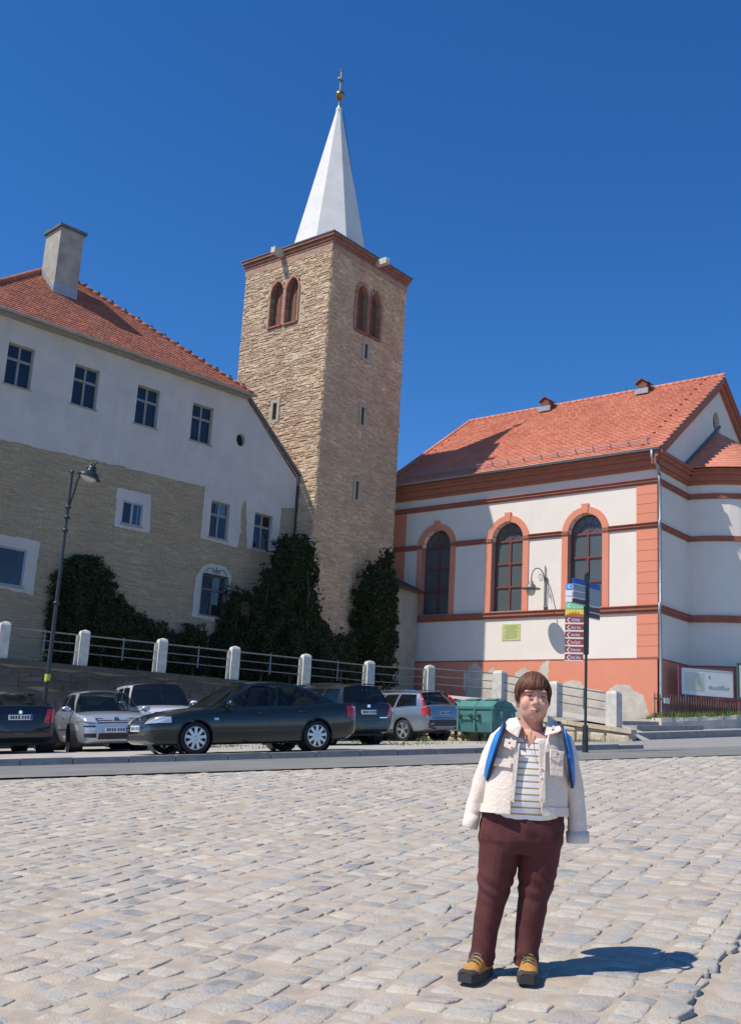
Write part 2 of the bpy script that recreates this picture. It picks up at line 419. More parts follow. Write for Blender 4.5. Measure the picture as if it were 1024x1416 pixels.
mat('peeled', (.62, .56, .46), (.50, .45, .38), rough=.95, scale=2.5, bump=.5, bscale=18, stain=((.40, .36, .30), 1.5, .5))
mat('roof_tile', (.5, .17, .09), (.54, .19, .115), rough=.82, scale=.5, bump=.1, bscale=40, rnd=[(.60, .225, .135), (.66, .265, .165), (.63, .24, .145), (.57, .20, .12), (.68, .28, .175), (.61, .23, .14)])
mat('roof_tile_old', (.4, .14, .08), (.27, .11, .075), rough=.85, scale=1.1, bump=.2, bscale=40, rnd=[(.40, .13, .075), (.46, .165, .10), (.37, .12, .07), (.33, .11, .075), (.44, .15, .09), (.48, .18, .11)])
mat('roof_under', (.12, .06, .05), rough=.9)
mat('zinc', (.36, .40, .43), (.30, .33, .36), rough=.5, metal=.3, scale=5)
mat('gutter_old', (.36, .34, .32), (.28, .27, .26), rough=.6, metal=.2, scale=4)
mat('lead', (.10, .105, .12), (.14, .145, .16), rough=.6, scale=4)
mat('frame_white', (.27, .26, .245), (.22, .21, .20), rough=.6, scale=9)
mat('frame_brown', (.20, .055, .04), (.15, .045, .035), rough=.6, scale=6)
mat('louver', (.17, .075, .05), (.22, .10, .065), rough=.8, scale=4)
mat('tower_cornice', (.24, .10, .07), (.30, .14, .10), rough=.85, scale=3, bump=.2)
mat('brick_dull', (.34, .19, .14), (.42, .30, .21), rough=.9, scale=4, bump=.5, bscale=14, detail=9)
mat('tower_brick', (.42, .2, .14), (.36, .17, .12), rough=.9, scale=5, bump=.3, bscale=30, rnd=[(.40, .19, .13), (.47, .25, .17), (.34, .16, .11), (.44, .22, .15)])
mat('spire_white', (0.752, 0.728, 0.691), (0.686, 0.667, 0.634), rough=.9, scale=1.3, bump=.35, bscale=5, detail=9, spec=.2, stain=((0.545, 0.526, 0.508), .9, .5))
mat('gold', (.36, .26, .11), (.22, .16, .08), rough=.4, metal=1.0)
mat('iron', (.035, .033, .035), (.05, .045, .045), rough=.5, metal=.3, scale=9)
mat('chimney_render', (.42, .39, .33), (.32, .29, .25), rough=.92, scale=2.2, bump=.3, stain=((.22, .20, .18), 1.5, .6))
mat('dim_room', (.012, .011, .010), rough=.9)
mat('curtain', (.42, .42, .42), (.30, .30, .31), rough=.9, scale=5)
glass('window_glass', (.012, .014, .018), .80)
glass('lead_glass', (.10, .12, .125), .92, .16)
mat('stone_trim', (.46, .40, .32), (.38, .33, .26), rough=.9, scale=6, bump=.2)

AZ = R(39.5)
dL = V((-math.cos(AZ), math.sin(AZ), 0)); dG = V((math.sin(AZ), math.cos(AZ), 0))
TERR = 3.95                                            # terrace level

# ------------------------------------------------------------------ piece generators
def rubble(f, poly, excl, hr, wr, dr, seed, gap=.012, base=.0):
    """irregular coursed stones on a facade; returns list of MB pieces with their area"""
    rg = random.Random(seed); us = [p[0] for p in poly]; zs = [p[1] for p in poly]; out = []
    z = min(zs)
    while z < max(zs):
        h = rg.uniform(*hr); u = min(us)-rg.uniform(0, wr[1]); 
        wob = [rg.uniform(-.42, .42)*h for _ in range(400)]; k = 0
        while u < max(us):
            wd = rg.uniform(*wr)*(.7+.6*h/hr[1]); cu, cz = u+wd/2, z+h/2
            u0, u1 = max(u, min(us)), min(u+wd, max(us))
            if u1-u0 > .05 and inside((u0+u1)/2, cz, poly) and not any(inside(cu, cz, e) or inside(cu-wd*.4, cz, e) or inside(cu+wd*.4, cz, e) for e in excl):
                sub = 1 if rg.random() > .22 or h < hr[1]*.7 else 2
                for q in range(sub):
                    a = z+h*q/sub; b = z+h*(q+1)/sub; d = rg.uniform(*dr); g = gap/2
                    l0 = wob[k] if u0 > min(us)+.01 else 0; l1 = wob[k+1]
                    c = [(u0+g, a+g+l0*.6), (u1-g, a+g+l1*.6), (u1-g+rg.uniform(-.02, .01), b-g+l1*.6), (u0+g+rg.uniform(-.01, .02), b-g+l0*.6)]
                    mu = sum(x for x, _ in c)/4; mz = sum(y for _, y in c)/4
                    dd = [d*rg.uniform(.75, 1.15) for _ in range(4)]
                    P = [f.p(x, y, base-.03) for x, y in c]+[f.p(x, y, base+dd[i]*.55) for i, (x, y) in enumerate(c)]
                    P += [f.p(mu+(x-mu)*.8, mz+(y-mz)*.62, base+dd[i]) for i, (x, y) in enumerate(c)]
                    mb = MB(); mb.add(P, [(0, 1, 5, 4), (1, 2, 6, 5), (2, 3, 7, 6), (3, 0, 4, 7), (4, 5, 9, 8), (5, 6, 10, 9), (6, 7, 11, 10), (7, 4, 8, 11), (8, 9, 10, 11)], rg.random())
                    out.append((mb, (u1-u0)*(b-a)))
            u += wd; k += 1
        z += h
    return out
def place_pieces(pieces, name, stuffname, material, parent, limit=300):
    order = sorted(range(len(pieces)), key=lambda i: -pieces[i][1]); top = set(order[:limit]); rest = MB()
    for i, (mb, a) in enumerate(pieces):
        if i in top: mb.build(name, material, parent)
        else: rest.add(mb.v, mb.f, mb.r[0])
    if rest.v: rest.build(stuffname, material, parent, kind='stuff')
def tiles(O, U, W, poly, pitch, tw, seed, lift=.028):
    """overlapping flat tiles on a roof plane; poly in (u,w)"""
    rg = random.Random(seed); U = U.normalized(); W = W.normalized(); Nn = U.cross(W).normalized()
    if Nn.z < 0: Nn = -Nn
    mb = MB(); us = [p[0] for p in poly]; ws = [p[1] for p in poly]; w_ = min(ws); row = 0
    while w_ < max(ws):
        u = min(us)+(tw/2 if row % 2 else 0)-tw
        while u < max(us):
            if inside(u+tw/2, w_+pitch*.4, poly):
                l = lift*rg.uniform(.8, 1.25); j = rg.uniform(-.008, .008)
                a = O+U*(u+.004)+W*(w_+j); b = O+U*(u+tw-.004)+W*(w_+j); c = O+U*(u+tw-.004)+W*(w_+pitch*1.1); d = O+U*(u+.004)+W*(w_+pitch*1.1)
                mid = O+U*(u+tw/2)+W*(w_+j-.02)
                mb.add([a+Nn*l, mid+Nn*l, b+Nn*l, c+Nn*.004, d+Nn*.004, a-Nn*.01, mid-Nn*.01, b-Nn*.01], [(0, 1, 2, 3, 4), (5, 6, 1, 0), (6, 7, 2, 1), (7, 3, 2), (5, 0, 4)], rg.random())
            u += tw
        w_ += pitch; row += 1
    return mb
def ridge_caps(path, r_, seg_l, seed):
    rg = random.Random(seed); mb = MB(); a, b = V(path[0]), V(path[1]); L = (b-a).length; n = max(1, int(L/seg_l)); t = (b-a)/n
    for i in range(n):
        p0 = a+t*i; p1 = a+t*(i+1.06)
        mb.tube([p0, p1], [r_*1.06, r_*.94], 8, rnd=rg.random())
    return mb

# ================================================================== church
CH = at(908, 800, 44.0)
cl = Facade(CH, dL); cg = Facade(CH, dG)
ZP, ZL0, ZL1, ZM0, ZM1, ZU0, ZU1, ZC0, ZC1 = 6.26, 8.17, 8.47, 11.77, 12.00, 13.70, 13.93, 14.35, 15.05
LEN = 14.3; HWID = 7.2; RIDGE = 20.85
church = thing('church', V((CH.x, CH.y, 3.6)), 'cream church with salmon trim and red tiled roof beside the stone tower', 'church')
WC = [3.35, 7.34, 11.38]; OW = .84; ZS = 11.88
holes = [archloop(c-OW, c+OW, ZL1, ZS) for c in WC]
me = cl.sheet(rectloop(0, LEN, ZP, ZC1), holes, 0, .36); link('wall', me, 'cream_wall', church)
me = cl.sheet(rectloop(0, LEN, 3.2, ZP), [], .035); pl = link('plinth', me, 'salmon', church)
mb = MB(); cl.slab(mb, -.035, LEN, ZP-.03, ZP+.03, 0, .045); mb.build('plinth_cap', 'brick_red', church)
# gable side
APJ = 3.25
me = cg.sheet([(0, ZP), (APJ+.3, ZP), (HWID*2, ZP), (HWID*2, ZC1), (HWID, RIDGE-.15), (0, ZC1)],
              [[(HWID-.35+.42*math.cos(a), 18.35+.55*math.sin(a)) for a in np.linspace(0, 2*math.pi, 18)[:-1]]], 0, .3); link('gable_wall', me, 'cream_wall', church)
me = cg.sheet(rectloop(0.0, HWID*2, 3.2, ZP), [], .036); link('plinth', me, 'salmon', church)
mb = MB(); cg.slab(mb, -.01, HWID, ZP-.03, ZP+.03, 0, .05); mb.build('plinth_cap', 'brick_red', church)
mb = MB(); mb.poly([cg.p(HWID-.35+.45*math.cos(a), 18.35+.6*math.sin(a), -.25) for a in np.linspace(0, 2*math.pi, 18)[:-1]]); mb.build('oculus_pane', 'window_glass', church)
# back walls, so that it is a body
mb = MB()
bk = cl.n*(-2*HWID)
mb.quad(cl.p(0, 3.2)+bk, cl.p(LEN, 3.2)+bk, cl.p(LEN, ZC1)+bk, cl.p(0, ZC1)+bk); mb.quad(cl.p(LEN, 3.2), cl.p(LEN, 3.2)+bk, cl.p(LEN, ZC1)+bk, cl.p(LEN, ZC1)); mb.build('rear_wall', 'cream_wall', church)
# string courses: a moulding in two steps, broken at the window surrounds
def course(f, spans, z0, z1, o, parent, name='string_course'):
    for a, b in spans:
        mb = MB(); h = z1-z0
        f.slab(mb, a, b, z0+h*.35, z1-h*.12, 0, o); f.slab(mb, a-.0, b+.0, z1-h*.12, z1, 0, o+.05); f.slab(mb, a, b, z0, z0+h*.35, 0, o*.55)
        mb.build(name, 'brick_red', parent)
SUR = 1.14
sp = []; a = -.05
for c in WC: sp.append((a, c-SUR)); a = c+SUR
sp.append((a, LEN))
course(cl, sp, ZM0, ZM1, .10, church)
course(cl, [(-.06, LEN)], ZU0, ZU1, .10, church); course(cl, [(-.07, LEN)], ZL0, ZL1, .13, church)
for z0, z1, o in ((ZM0, ZM1, .10), (ZU0, ZU1, .10), (ZL0, ZL1, .13)): course(cg, [(0.02, APJ+.1)], z0, z1, o, church)
# eaves cornice
def cornice(f, a, b, parent):
    mb = MB()
    for z0, z1, o in ((ZC0, ZC0+.14, .12), (ZC0+.14, ZC0+.40, .22), (ZC0+.40, ZC0+.56, .34), (ZC0+.56, ZC1, .44)): f.slab(mb, a-o, b, z0, z1-.002, 0, o)
    return mb.build('cornice', 'brick_red' if parent is not church else 'cornice_red', parent)
mat('cornice_red', (.42, .145, .085), (.38, .13, .08), rough=.85, scale=2, bump=.05)
cornice(cl, 0, LEN, church)
mb = MB()
for z0, z1, o in ((ZC0, ZC0+.14, .12), (ZC0+.14, ZC0+.40, .22), (ZC0+.40, ZC0+.56, .34), (ZC0+.56, ZC1, .44)): cg.slab(mb, .003, APJ+.4, z0, z1-.002, 0, o)
mb.build('cornice', 'cornice_red', church)
# windows
for i, c in enumerate(WC):
    # surround: flat arch band proud of the wall, with keystone and impost
    out = archloop(c-SUR, c+SUR, ZL1, ZS, seg=18); inn = archloop(c-OW, c+OW, ZL1, ZS, seg=18)
    mb = MB(); n = len(out)
    for k in range(1, n-1):
        a, b, d, e = out[k], out[(k+1) % n], inn[(k+1) % n], inn[k]
        mb.quad(cl.p(*a, .05), cl.p(*b, .05), cl.p(*d, .05), cl.p(*e, .05)); mb.quad(cl.p(*a, 0), cl.p(*b, 0), cl.p(*b, .05), cl.p(*a, .05)); mb.quad(cl.p(*e, .05), cl.p(*d, .05), cl.p(*d, -.36), cl.p(*e, -.36))
    a, b = out[-1], out[0]; d, e = inn[0], inn[-1]
    mb.quad(cl.p(*a, .05), cl.p(*b, .05), cl.p(*d, .05), cl.p(*e, .05)); mb.quad(cl.p(*a, 0), cl.p(*b, 0), cl.p(*b, .05), cl.p(*a, .05)); mb.quad(cl.p(*e, .05), cl.p(*d, .05), cl.p(*d, -.36), cl.p(*e, -.36))
    win = mb.build('window_surround', 'salmon', church)
    mb = MB(); mb.prism([cl.p(c-.13, ZS+OW+.01, 0), cl.p(c+.13, ZS+OW+.01, 0), cl.p(c+.18, ZS+SUR+.14, 0), cl.p(c-.18, ZS+SUR+.14, 0)], cl.n*.085); mb.build('keystone', 'salmon', win)
    for sg in (-1, 1):
        mb = MB(); cl.slab(mb, c+sg*SUR, c+sg*(OW-.0), ZM0+.05, ZM1-.03, .052, .10); mb.build('impost', 'brick_red', win)
    mb = MB(); cl.slab(mb, c-OW+.004, c+OW-.004, ZL1-.02, ZL1+.06, -.34, .02); mb.build('sill', 'zinc', win)
    # glazing: bars and panes
    fr = MB(); o0, o1 = -.35, -.27
    arc = archloop(c-OW, c+OW, ZL1+.05, ZS, seg=18); arc2 = archloop(c-OW+.07, c+OW-.07, ZL1+.12, ZS, seg=18, rise=OW-.07); n = len(arc)
    for k in range(n):
        a, b, d, e = arc[k], arc[(k+1) % n], arc2[(k+1) % n], arc2[k]
        fr.quad(cl.p(*a, o1), cl.p(*b, o1), cl.p(*d, o1), cl.p(*e, o1)); fr.quad(cl.p(*e, o1), cl.p(*d, o1), cl.p(*d, o0), cl.p(*e, o0))
    cl.slab(fr, c-.045, c+.045, ZL1+.1, ZS-.05, o0, o1+.02)
    zz = [ZL1+.1, ZL1+.1+(ZS-ZL1-.1)*.34, ZL1+.1+(ZS-ZL1-.1)*.67, ZS-.03]
    for z_ in zz[1:]: cl.slab(fr, c-OW+.05, c+OW-.05, z_-.045, z_+.045, o0, o1+.01)
    for a in (36, 72, 108, 144):
        a = R(a); p0 = cl.p(c, ZS, (o0+o1)/2); p1 = cl.p(c+(OW-.05)*math.cos(a), ZS+(OW-.05)*math.sin(a), (o0+o1)/2); fr.tube([p0, p1], .016, 6)
    fr.tube([cl.p(c+.42*math.cos(a), ZS+.42*math.sin(a), (o0+o1)/2) for a in np.linspace(0, math.pi, 12)], .016, 6)
    frame = fr.build('window_frame', 'frame_brown', win)
    for k in range(3):
        for sg in (-1, 1):
            mb = MB(); off = -.31+random.uniform(-.004, .004)
            a0, a1 = (c+sg*.045, c+sg*(OW-.06)); t = random.uniform(-.004, .004)
            mb.quad(cl.p(a0, zz[k]+.03, off), cl.p(a1, zz[k]+.03, off+t), cl.p(a1, zz[k+1]-.03, off+t), cl.p(a0, zz[k+1]-.03, off+t)); mb.build('pane', 'lead_glass', frame)
    mb = MB(); mb.poly([cl.p(c+(OW-.05)*math.cos(a), ZS+(OW-.05)*math.sin(a), -.315) for a in np.linspace(0, math.pi, 14)]); mb.build('pane', 'lead_glass', frame)
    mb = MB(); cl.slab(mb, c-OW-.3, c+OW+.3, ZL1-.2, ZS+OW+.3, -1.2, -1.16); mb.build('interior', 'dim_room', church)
# corner quoins
z = ZP+.06
def quoins(z0, z1, n):
    h = (z1-z0)/n
    for k in range(n):
        mb = MB(); cl.slab(mb, -.03, .92, z0+k*h+.012, z0+(k+1)*h-.012, 0, .03); mb.build('quoin', 'salmon', church)
        mb = MB(); cg.slab(mb, 0.0, .16, z0+k*h+.012, z0+(k+1)*h-.012, 0, .03); mb.build('quoin', 'salmon', church)
quoins(ZP+.05, ZL0-.02, 4); quoins(ZL1+.02, ZM0-.02, 7); quoins(ZM1+.02, ZU0-.02, 4)
mb = MB(); cl.slab(mb, LEN-1.0, LEN, ZP+.05, ZU0, 0, .03); mb.build('pilaster', 'salmon', church)
# peeled plaster patches on the plinth (irregular outlines)
def patch(px, parent, f, off, matn, name, seed):
    rg = random.Random(seed); q = [f.uz(x, y, off) for x, y in px]; pts = []
    n = len(q)
    for i in range(n):
        a, b = q[i], q[(i+1) % n]
        for t in (0, .25, .5, .75): pts.append((a[0]+(b[0]-a[0])*t+rg.uniform(-.05, .05), a[1]+(b[1]-a[1])*t+rg.uniform(-.05, .05)))
    return link(name, f.sheet(pts, [], off), matn, parent)
patch([(840, 1010), (836, 972), (842, 952), (852, 946), (870, 947), (877, 956), (888, 960), (893, 975), (897, 988), (904, 994), (904, 1010)], pl, cl, .042, 'peeled', 'bare_plaster', 1)
patch([(692, 985), (690, 941), (712, 935), (722, 939), (738, 944), (772, 948), (785, 942), (800, 942), (808, 950), (830, 955), (841, 962), (842, 1012), (760, 1012)], pl, cl, .042, 'peeled', 'bare_plaster', 2)
patch([(742, 952), (742, 932), (747, 922), (752, 915), (759, 914), (758, 932), (757, 952)], pl, cl, .044, 'peeled', 'bare_plaster', 3)
patch([(640, 980), (644, 932), (648, 921), (657, 916), (664, 922), (669, 932), (680, 923), (690, 932), (697, 930), (697, 985)], pl, cl, .044, 'peeled', 'bare_plaster', 4)
patch([(708, 946), (712, 930), (722, 923), (733, 926), (738, 948)], pl, cl, .046, 'peeled', 'bare_plaster', 5)
# roof
OV = .55; EZ = ZC1+.06
e0 = cl.p(-.35, EZ, OV); U = cl.d; hor = -cl.n; Wv = (hor*(HWID+OV)+V((0, 0, RIDGE-EZ))); WL = Wv.length; Wn = Wv.normalized()
ulen = LEN+.35+.5
rl = on_plane(649.6, 585.9, e0+Wv, cl.n); ru = (rl-e0).dot(U)                # where the hip meets the ridge
roofpoly = [(0, 0), (ulen, 0), (ru, WL), (0, WL)]
mb = MB(); mb.poly([e0+U*u+Wn*w_-V((0, 0, .03)) for u, w_ in roofpoly])
c_ = e0+Wv; b0 = e0+hor*2*(HWID+OV); b1 = b0+U*ulen
mb.poly([e0+Wv-V((0, 0, .03)), e0+U*ru+Wv-V((0, 0, .03)), b1-V((0, 0, .03)), b0-V((0, 0, .03))]); mb.poly([e0+U*ulen-V((0, 0, .03)), b1-V((0, 0, .03)), e0+U*ru+Wv-V((0, 0, .03))])
roof = mb.build('roof', 'roof_under', church)
tiles(e0, U, Wn, roofpoly, .215, .20, 5, lift=.040).build('roof_tiles', 'roof_tile', roof, kind='stuff')
ridge_caps((e0+Wv+V((0, 0, .02)), e0+U*ru+Wv+V((0, 0, .02))), .11, .36, 3).build('ridge_tiles', 'roof_tile', roof, smooth=True)
ridge_caps((e0+U*ulen+V((0, 0, .03)), e0+U*ru+Wv+V((0, 0, .03))), .10, .36, 4).build('ridge_tiles', 'roof_tile', roof, smooth=True)
# hip end tiles
hb = b1-(e0+U*ulen); Hm = e0+U*ulen; Wh = (e0+U*ru+Wv)-(Hm+hb/2)
tiles(Hm, hb, Wh, [(0, 0), (hb.length, 0), (hb.length/2, Wh.length)], .215, .20, 6, lift=.040).build('roof_tiles', 'roof_tile', roof, kind='stuff')
# verge boards of the gable
for sgn in (0, 1):
    foot = cg.p(-OV if sgn == 0 else 2*HWID+OV, EZ, 0); top = cg.p(HWID, RIDGE, 0); dn = V((0, 0, -1))
    for off0, off1, w0, w1, m_ in ((.0, .35, .04, .16, 'lead'), (.12, .30, .16, .36, 'cornice_red'), (.0, .20, .36, .66, 'cornice_red')):
        if sgn == 1 and m_ == 'lead': m_ = 'cornice_red'
        mb = MB(); mb.prism([foot+cg.n*off0+dn*w0, top+cg.n*off0+dn*w0, top+cg.n*off0+dn*w1, foot+cg.n*off0+dn*w1], cg.n*(off1-off0)); mb.build('verge_board', m_, church)
# gutter, downpipe, snow guard
def gutter(a, b, r_, parent, matn):
    mb = MB(); t = (b-a).normalized(); sd = t.cross(V((0, 0, 1))).normalized(); rings = []
    for p in (a, b): rings.append([p+sd*(r_*math.cos(th))+V((0, 0, r_*math.sin(th))) for th in np.linspace(math.pi, 2*math.pi, 9)])
    mb.loft(rings, closed=False, caps=False); rings2 = [[p+V((0, 0, .004))+(q_-p)*.92 for q_ in rg_] for p, rg_ in zip((a, b), rings)]
    mb.loft(rings2, closed=False, caps=False); mb.tube([a+sd*r_, b+sd*r_], .012, 6); mb.tube([a-sd*r_, b-sd*r_], .012, 6)
    return mb.build('gutter', matn, parent, smooth=True)
gutter(cl.p(-.35, EZ-.01, OV+.06), cl.p(LEN+.5, EZ-.01, OV+.06), .085, church, 'zinc')
mb = MB(); top = cl.p(-.05, EZ-.08, OV+.06)
mb.tube([top, top-V((0, 0, .35)), cl.p(-.16, ZC0+.05, .30), cl.p(-.20, ZC0-.35, .12), cl.p(-.20, ZU1+.1, .12), cl.p(-.20, ZU1, .2), cl.p(-.20, ZU0, .2), cl.p(-.2, ZU0-.15, .12), cl.p(-.20, ZM1+.1, .12), cl.p(-.20, ZM1, .2), cl.p(-.20, ZM0, .2), cl.p(-.2, ZM0-.15, .12), cl.p(-.20, ZL1+.1, .14), cl.p(-.20, ZL1, .25), cl.p(-.2, ZL0, .25), cl.p(-.20, ZL0-.2, .14), cl.p(-.20, ZP+.1, .14), cl.p(-.20, 4.1, .16), cl.p(-.20, 3.9, .25), cl.p(-.25, 3.55, .32)], .06, 10)
mb.build('downpipe', 'zinc', church, smooth=True)
sg_ = MB(); w_ = .62
for dz in (.10, .17, .24): sg_.tube([e0+U*.6+Wn*w_+Wn.cross(U).normalized()*(-dz if Wn.cross(U).z < 0 else dz), e0+U*(ulen-1.6)+Wn*w_+Wn.cross(U).normalized()*(-dz if Wn.cross(U).z < 0 else dz)], .014, 5)
guard = sg_.build('snow_guard', 'zinc', roof)
Nr = U.cross(Wn).normalized(); Nr = Nr if Nr.z > 0 else -Nr
u = .7
while u < ulen-1.6:
    mb = MB(); mb.obox(e0+U*u+Wn*w_+Nr*.15, U*.012, Wn*.035, Nr*.13); mb.build('guard_bracket', 'zinc', guard); u += random.choice((.86, .86, .92))
# two little ridge ventilators and step hooks
for px in ((762, 563), (896, 538)):
    q = on_plane(px[0], px[1], e0, Nr); uu = (q-e0).dot(U); base = e0+U*uu+Wn*(WL-.62)
    mb = MB(); mb.obox(base+V((0, 0, .20)), U*.25, hor*.25, V((0, 0, .30))); vent = mb.build('roof_vent', 'frame_brown', roof)
    mb = MB(); c0 = base+V((0, 0, .49))
    for sd in (-1, 1): mb.prism([c0+U*(.36*sd)-hor*.33, c0+V((0, 0, .24))-hor*.33, c0+V((0, 0, .19))-hor*.33, c0+U*(.36*sd)-hor*.33-V((0, 0, .05))], hor*.66)
    mb.prism([c0+U*.25-hor*.253, c0-U*.25-hor*.253, c0-hor*.253+V((0, 0, .17))], hor*.506); mb.build('vent_roof', 'frame_brown', vent)
    mb = MB(); mb.obox(base-hor*.31+V((0, 0, .02)), U*.36, hor*.05, V((0, 0, .14))); mb.build('vent_flashing', 'zinc', vent)
hk = MB()
for t in np.linspace(.05, .97, 13):
    p = e0+U*(.9)+Wn*(WL*t)+Nr*.05; hk.obox(p, U*.06, Wn*.02, Nr*.05)
    if t < .8: p = e0+U*(ulen+(ru-ulen)*t-.5)+Wn*(WL*t)+Nr*.05; hk.obox(p, U*.05, Wn*.02, Nr*.05)
hk.build('roof_hooks', 'roof_tile_old', roof, kind='stuff')
for t in (.02, .35, .6, .985):
    mb = MB(); p = e0+Wv+U*(ru*t)+V((0, 0, .08)); mb.tube([p, p+V((0, 0, .32))], .012, 5); mb.build('lightning_rod', 'iron', roof)

# apse: half round body on the gable side
AC = cg.p(HWID, 0, -.35); AR = HWID-APJ
def apse_pt(a, r_, z): return AC + (-dG*math.cos(a) + cg.n*math.sin(a))*r_ + V((0, 0, z))
apse = thing('church_apse', apse_pt(.3, AR, 3.6), 'rounded cream apse with red conical roof joining the church gable', 'apse')
AA = np.linspace(-.05, math.pi, 33)
def band(z0, z1, o, name, m_):
    mb = MB()
    for i in range(len(AA)-1):
        a, b = AA[i], AA[i+1]
        P = [apse_pt(a, AR+o, z0), apse_pt(b, AR+o, z0), apse_pt(b, AR+o, z1), apse_pt(a, AR+o, z1)]; mb.quad(*P)
        if o: mb.quad(apse_pt(a, AR+o, z1), apse_pt(b, AR+o, z1), apse_pt(b, AR-.05, z1), apse_pt(a, AR-.05, z1)); mb.quad(apse_pt(a, AR+o, z0), apse_pt(b, AR+o, z0), apse_pt(b, AR-.05, z0), apse_pt(a, AR-.05, z0))
    return mb.build(name, m_, apse, smooth=False)
band(ZP, ZC1, 0, 'wall', 'cream_wall'); band(3.2, ZP, .035, 'plinth', 'salmon'); band(ZP-.03, ZP+.03, .05, 'plinth_cap', 'brick_red')
for z0, z1, o in ((ZM0, ZM1, .10), (ZU0, ZU1, .10), (ZL0, ZL1, .13)): band(z0, z1, o, 'string_course', 'brick_red')
for z0, z1, o in ((ZC0, ZC0+.14, .12), (ZC0+.14, ZC0+.40, .22), (ZC0+.40, ZC0+.56, .34), (ZC0+.56, ZC1-.05, .44)): band(z0, z1-.002, o, 'cornice', 'cornice_red')
# cone roof with tiles
mb = MB(); tip = AC+V((0, 0, 18.2))+cg.n*.35; ro = AR+.62; nr = 22; rg = random.Random(9)
for j in range(nr):
    t0, t1 = j/nr, (j+1.08)/nr
    r0, r1 = ro*(1-t0), ro*(1-min(t1, 1)); z0, z1 = ZC1-.03+(18.2-ZC1)*t0, ZC1-.03+(18.2-ZC1)*min(1, t1)
    m_ = max(6, int(math.pi*r0/.2))
    for i in range(m_):
        a, b = math.pi*i/m_, math.pi*(i+1)/m_
        l = .03*rg.uniform(.8, 1.2)
        A_, B_, C_, D_ = apse_pt(a, r0, z0+l), apse_pt(b, r0, z0+l), apse_pt(b, r1, z1), apse_pt(a, r1, z1)
        mb.add([A_, B_, C_, D_, A_-V((0, 0, .05)), B_-V((0, 0, .05))], [(0, 1, 2, 3), (4, 5, 1, 0)], rg.random())
mb.build('roof_tiles', 'roof_tile', apse, kind='stuff')
mb = MB(); k0 = apse_pt(0, ro, ZC1+.05)
mb.tube([cg.p(HWID-ro+.05, ZC1+.05, .04), cg.p(HWID, 18.25, .04)], .07, 6); mb.build('flashing', 'lead', apse)

